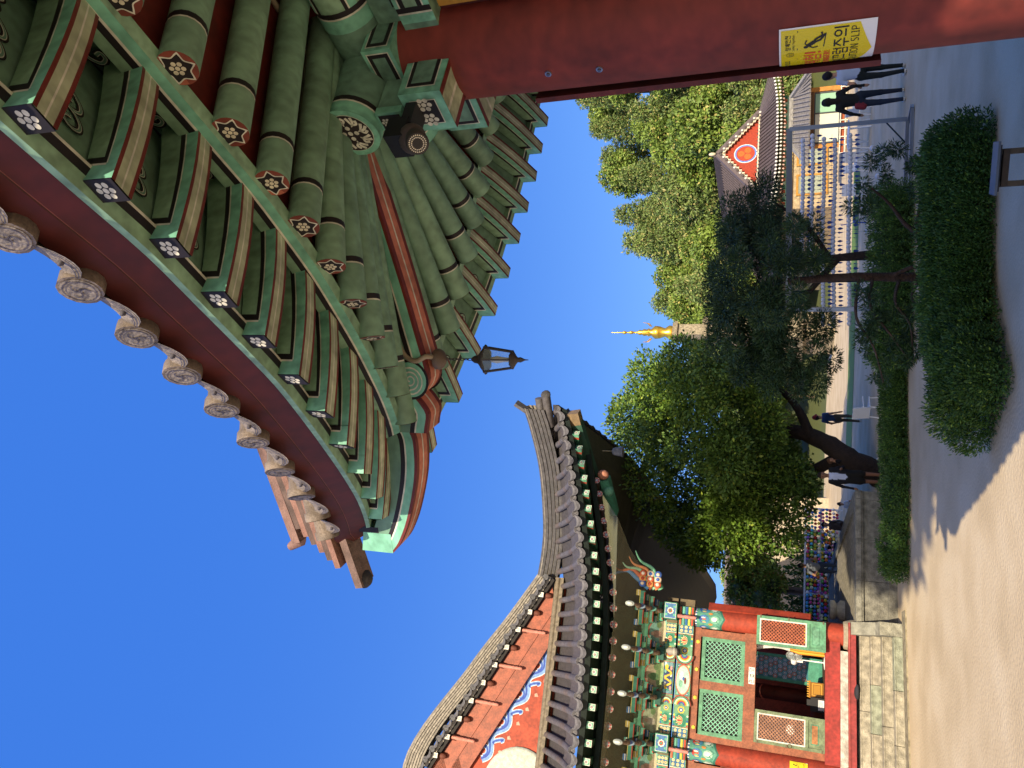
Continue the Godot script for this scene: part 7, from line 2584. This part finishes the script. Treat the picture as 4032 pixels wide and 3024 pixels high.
# ---- people: one continuous skin meshed from tapered bones
func body(bones: Array, cell: float) -> ArrayMesh:
	var lo := Vector3.ONE * 1e9
	var hi := -lo
	for b in bones:
		var r := maxf(b[2], b[3]) + cell * 3
		for p in [b[0], b[1]]:
			lo = lo.min(p - Vector3.ONE * r)
			hi = hi.max(p + Vector3.ONE * r)
	var n := Vector3i(((hi - lo) / cell).ceil()) + Vector3i.ONE
	var nx := n.x
	var nxy := n.x * n.y
	var f := PackedFloat32Array()
	f.resize(nxy * n.z)
	f.fill(1.0)
	var near := f.duplicate()
	var own := PackedByteArray()
	own.resize(nxy * n.z)
	for bi in bones.size():
		var b: Array = bones[bi]
		var a0: Vector3 = b[0]
		var ab: Vector3 = b[1] - a0
		var l2 := maxf(ab.length_squared(), 1e-9)
		var ra: float = b[2]
		var rb: float = b[3]
		var m := maxf(ra, rb) + 0.045
		var sq: float = b[5] if b.size() > 5 else 1.0
		var c0 := Vector3i(((a0.min(b[1]) - Vector3.ONE * m - lo) / cell).floor()).clamp(Vector3i.ZERO, n - Vector3i.ONE)
		var c1 := Vector3i(((a0.max(b[1]) + Vector3.ONE * m - lo) / cell).ceil()).clamp(Vector3i.ZERO, n - Vector3i.ONE)
		for z in range(c0.z, c1.z + 1):
			for y in range(c0.y, c1.y + 1):
				for x in range(c0.x, c1.x + 1):
					var p := lo + Vector3(x, y, z) * cell - a0
					var t := clampf(p.dot(ab) / l2, 0.0, 1.0)
					var q := p - ab * t
					q.z *= sq
					var d := q.length() - lerpf(ra, rb, t)
					var i := x + y * nx + z * nxy
					if d < near[i]:
						near[i] = d
						own[i] = bi
					var h := maxf(0.03 - absf(d - f[i]), 0.0) / 0.03
					f[i] = minf(d, f[i]) - h * h * 0.0075
	var idx := {}
	var v := PackedVector3Array()
	var cl := PackedColorArray()
	var ix := PackedInt32Array()
	var off := [0, 1, nx, nx + 1, nxy, nxy + 1, nxy + nx, nxy + nx + 1]
	var ed := [[0, 1], [2, 3], [4, 5], [6, 7], [0, 2], [1, 3], [4, 6], [5, 7], [0, 4], [1, 5], [2, 6], [3, 7]]
	for z in n.z - 1:
		for y in n.y - 1:
			for x in n.x - 1:
				var i := x + y * nx + z * nxy
				var s := 0
				for k in 8:
					if f[i + off[k]] < 0.0:
						s += 1
				if s == 0 or s == 8:
					continue
				var c := Vector3.ZERO
				var m := 0
				var best := 0
				for e in ed:
					var fa := f[i + off[e[0]]]
					var fb := f[i + off[e[1]]]
					if (fa < 0.0) != (fb < 0.0):
						var t := fa / (fa - fb)
						var pa := Vector3(e[0] & 1, (e[0] >> 1) & 1, e[0] >> 2)
						var pb := Vector3(e[1] & 1, (e[1] >> 1) & 1, e[1] >> 2)
						c += pa.lerp(pb, t)
						m += 1
						best = i + off[e[0]] if absf(fa) < absf(fb) else i + off[e[1]]
				idx[i] = v.size()
				v.append(lo + (Vector3(x, y, z) + c / m) * cell)
				cl.append(bones[own[best]][4])
	for i in idx:
		var fi := f[i]
		for ax in [[1, nx, nxy], [nx, nxy, 1], [nxy, 1, nx]]:
			if (fi < 0.0) == (f[i + ax[0]] < 0.0):
				continue
			var q := [i, i - ax[1], i - ax[1] - ax[2], i - ax[2]]
			if not (idx.has(q[1]) and idx.has(q[2]) and idx.has(q[3])):
				continue
			var a := [idx[q[0]], idx[q[1]], idx[q[2]], idx[q[3]]]
			if fi < 0.0:
				ix.append_array([a[0], a[2], a[1], a[0], a[3], a[2]])
			else:
				ix.append_array([a[0], a[1], a[2], a[0], a[2], a[3]])
	var st := SurfaceTool.new()
	st.begin(Mesh.PRIMITIVE_TRIANGLES)
	for k in v.size():
		st.set_color(cl[k])
		st.add_vertex(v[k])
	for k in ix:
		st.add_index(k)
	st.generate_normals()
	return st.commit()


# x right, z front; o: colours and joints that differ from standing
func person(called: String, label: String, at: Vector3, turn: float, o: Dictionary) -> Node3D:
	var S: float = o.get("size", 1.0)
	var sk: Color = L(o.get("skin", "b98a6c"))
	var sh: Color = L(o.get("shirt", "c8ccd4"))
	var pt: Color = L(o.get("trousers", "1a1c24"))
	var ha: Color = L(o.get("hair", "16130f"))
	var fo: Color = L(o.get("shoes", "d8d8d4"))
	var sleeve: Color = L(o.get("sleeve", o.get("shirt", "c8ccd4")))
	var shin: Color = L(o.get("shin", o.get("trousers", "1a1c24")))
	var vest: Color = L(o.get("vest", o.get("shirt", "c8ccd4")))
	var fore: Color = L(o.get("fore", o.get("skin", "b98a6c")))
	var w: float = o.get("wide", 1.0)
	var bones := []
	var hipw := 0.095 * w
	var feet: Array = o.get("feet", [Vector3(-0.10, 0.0, 0.02), Vector3(0.10, 0.0, 0.0)])
	var hands: Array = o.get("hands", [Vector3(-0.27, 0.80, 0.06), Vector3(0.27, 0.80, 0.06)])
	var elbows: Array = o.get("elbows", [Vector3(-0.27, 1.08, -0.03), Vector3(0.27, 1.08, -0.03)])
	for k in 2:
		var s := -1.0 if k == 0 else 1.0
		var hip := Vector3(s * hipw, 0.90, 0)
		var ft: Vector3 = feet[k]
		var ank := ft + Vector3(0, 0.08, -0.03)
		var kn := (hip + ank) / 2 + Vector3(s * 0.01, 0.02, 0.035)
		bones.append([hip, kn, 0.088 * w, 0.062, pt])
		bones.append([kn, ank, 0.060, 0.044, shin])
		bones.append([ank + Vector3(0, -0.035, 0), ft + Vector3(s * 0.02, 0.035, 0.14), 0.042, 0.034, fo])
		var shd := Vector3(s * 0.175 * w, 1.40, 0)
		var el: Vector3 = elbows[k]
		var hd: Vector3 = hands[k]
		bones.append([shd, shd.lerp(el, 0.55), 0.058, 0.050, sleeve])
		bones.append([shd.lerp(el, 0.55), el, 0.046, 0.042, sleeve if o.get("long", false) else fore])
		bones.append([el, hd, 0.041, 0.030, sleeve if o.get("long", false) else fore])
		var hdir := (hd - el).normalized()
		bones.append([hd, hd + hdir * 0.07, 0.030, 0.026, sk])
		bones.append([hd + hdir * 0.06, hd + hdir * 0.13, 0.022, 0.013, sk])
		bones.append([hd + hdir * 0.02, hd + hdir * 0.07 + Vector3(-s * 0.035, 0, 0.02), 0.014, 0.010, sk])
	bones.append([Vector3(-0.07 * w, 0.94, 0), Vector3(0.07 * w, 0.94, 0), 0.115 * w, 0.115 * w, pt, 1.15])
	bones.append([Vector3(0, 1.02, 0.0), Vector3(0, 1.30, 0.0), 0.135 * w, 0.155 * w, sh, 1.25])
	bones.append([Vector3(-0.10 * w, 1.34, 0), Vector3(0.10 * w, 1.34, 0), 0.105, 0.105, sh, 1.1])
	if o.has("vest"):
		for s in [-1.0, 1.0]:
			bones.append([Vector3(s * 0.13 * w, 1.0, 0.0), Vector3(s * 0.14 * w, 1.36, 0), 0.085, 0.085, vest, 0.8])
	if o.has("skirt"):
		bones.append([Vector3(-0.06, 0.92, 0), Vector3(-0.09, 0.62, 0), 0.13, 0.12, pt, 1.1])
		bones.append([Vector3(0.06, 0.92, 0), Vector3(0.09, 0.62, 0), 0.13, 0.12, pt, 1.1])
	bones.append([Vector3(0, 1.42, -0.01), Vector3(0, 1.52, 0.0), 0.055, 0.052, sk])
	bones.append([Vector3(0, 1.56, 0.018), Vector3(0, 1.64, 0.012), 0.072, 0.086, sk])
	bones.append([Vector3(0, 1.585, 0.09), Vector3(0, 1.57, 0.112), 0.012, 0.014, sk])
	for s in [-1.0, 1.0]:
		bones.append([Vector3(s * 0.088, 1.60, 0.0), Vector3(s * 0.09, 1.575, 0.0), 0.018, 0.014, sk])
		bones.append([Vector3(s * 0.032, 1.615, 0.088), Vector3(s * 0.034, 1.615, 0.09), 0.010, 0.010, L("2a1c16")])
	bones.append([Vector3(0, 1.64, -0.035), Vector3(0, 1.675, 0.01), 0.092, 0.085, ha])
	if o.has("long_hair"):
		bones.append([Vector3(0, 1.62, -0.05), Vector3(0, 1.40, -0.08), 0.085, 0.06, ha])
	if o.has("hat"):
		var hc: Color = L(o.hat)
		bones.append([Vector3(0, 1.68, -0.01), Vector3(0, 1.73, -0.01), 0.10, 0.088, hc])
		bones.append([Vector3(0, 1.675, 0.05), Vector3(0, 1.665, 0.14), 0.07, 0.05, hc])
	if o.has("bag"):
		bones.append([Vector3(0.16, 0.98, -0.10), Vector3(0.18, 0.86, -0.10), 0.07, 0.07, L(o.bag)])
	if o.has("brim"):
		bones.append([Vector3(-0.10, 1.68, 0), Vector3(0.10, 1.68, 0), 0.06, 0.06, L(o.brim)])
	var n := thing(called, label, "person", at, turn)
	n.scale = Vector3.ONE * S
	var bo := obj("figure", body(bones, 0.02), M.cloth, n)
	return n


func people() -> void:
	person("person", "person seen from behind in black long sleeves and dark trousers with a red bag", Vector3(16.2, 0, -15.55), PI - 0.7, {"shirt": "17171b", "trousers": "1c2236", "long": true, "bag": "7a2430", "long_hair": true, "hair": "1d1614", "feet": [Vector3(-0.13, 0, 0.16), Vector3(0.10, 0, -0.14)], "hands": [Vector3(-0.30, 0.86, 0.02), Vector3(0.34, 0.92, 0.10)], "elbows": [Vector3(-0.29, 1.10, -0.05), Vector3(0.31, 1.12, -0.08)], "size": 1.1})
	person("person", "person in a pale blue T-shirt and black trousers half hidden by the column plaque", Vector3(16.75, 0, -15.2), PI - 0.4, {"shirt": "a9b6cc", "trousers": "15161c", "feet": [Vector3(-0.12, 0, 0.14), Vector3(0.12, 0, -0.1)], "hands": [Vector3(-0.22, 0.98, 0.20), Vector3(0.25, 0.95, 0.18)], "size": 1.1})
	person("person", "person facing the camera in an open black jacket, white shirt and black shorts", Vector3(8.75, 0, -22.6), -0.35, {"shirt": "b8c4e2", "trousers": "0f0f14", "skirt": true, "shin": "8a6350", "sleeve": "121216", "vest": "121216", "long": true, "skin": "8f6a52", "hands": [Vector3(-0.33, 0.78, 0.02), Vector3(0.22, 1.12, 0.18)], "elbows": [Vector3(-0.29, 1.08, -0.03), Vector3(0.27, 1.06, 0.0)], "shoes": "2a2624"})
	person("person", "person with short brown hair in a black T-shirt raising a phone beside the tree trunk", Vector3(9.75, 0, -23.9), 1.1, {"shirt": "141418", "trousers": "2a2c34", "hair": "6a4c38", "fore": "a87a60", "size": 0.82, "hands": [Vector3(-0.12, 1.12, 0.34), Vector3(0.16, 1.12, 0.36)], "elbows": [Vector3(-0.24, 1.06, 0.10), Vector3(0.25, 1.06, 0.10)]})
	person("person", "man seen from behind in a grey T-shirt and blue jeans on the terrace", Vector3(7.75, 0.55, -29.0), PI - 0.2, {"shirt": "7f8896", "trousers": "2c3c5c", "hair": "1a1614", "wide": 1.12, "size": 0.93, "feet": [Vector3(-0.12, 0, 0), Vector3(0.12, 0, 0.04)], "hands": [Vector3(-0.16, 1.05, 0.2), Vector3(0.16, 1.05, 0.2)], "elbows": [Vector3(-0.32, 1.12, -0.02), Vector3(0.32, 1.12, -0.02)], "shoes": "3a2a24"})
	person("person", "person in a brown checked shirt beyond the platform under the tree", Vector3(10.1, -0.35, -31.4), -1.2, {"shirt": "6b5f5c", "sleeve": "5a504e", "long": true, "trousers": "4a3c34", "size": 0.95, "wide": 1.15})
	person("person", "person in a navy shirt and grey cap before the coloured lanterns", Vector3(9.28, -0.38, -31.6), 2.4, {"shirt": "24304e", "trousers": "23283a", "hat": "9aa0aa", "size": 0.86})
	person("person", "person in a white top and dark cap beyond the end of the platform", Vector3(11.9, -0.75, -34.0), -1.0, {"shirt": "d4d8e2", "trousers": "3a3c44", "hat": "17171b", "size": 0.74})
	person("person", "person in a red cap and blue top far behind the big tree trunk", Vector3(13.6, 0, -29.0), 2.0, {"shirt": "3a5078", "trousers": "5c5348", "hat": "8a1e1e", "size": 0.96})
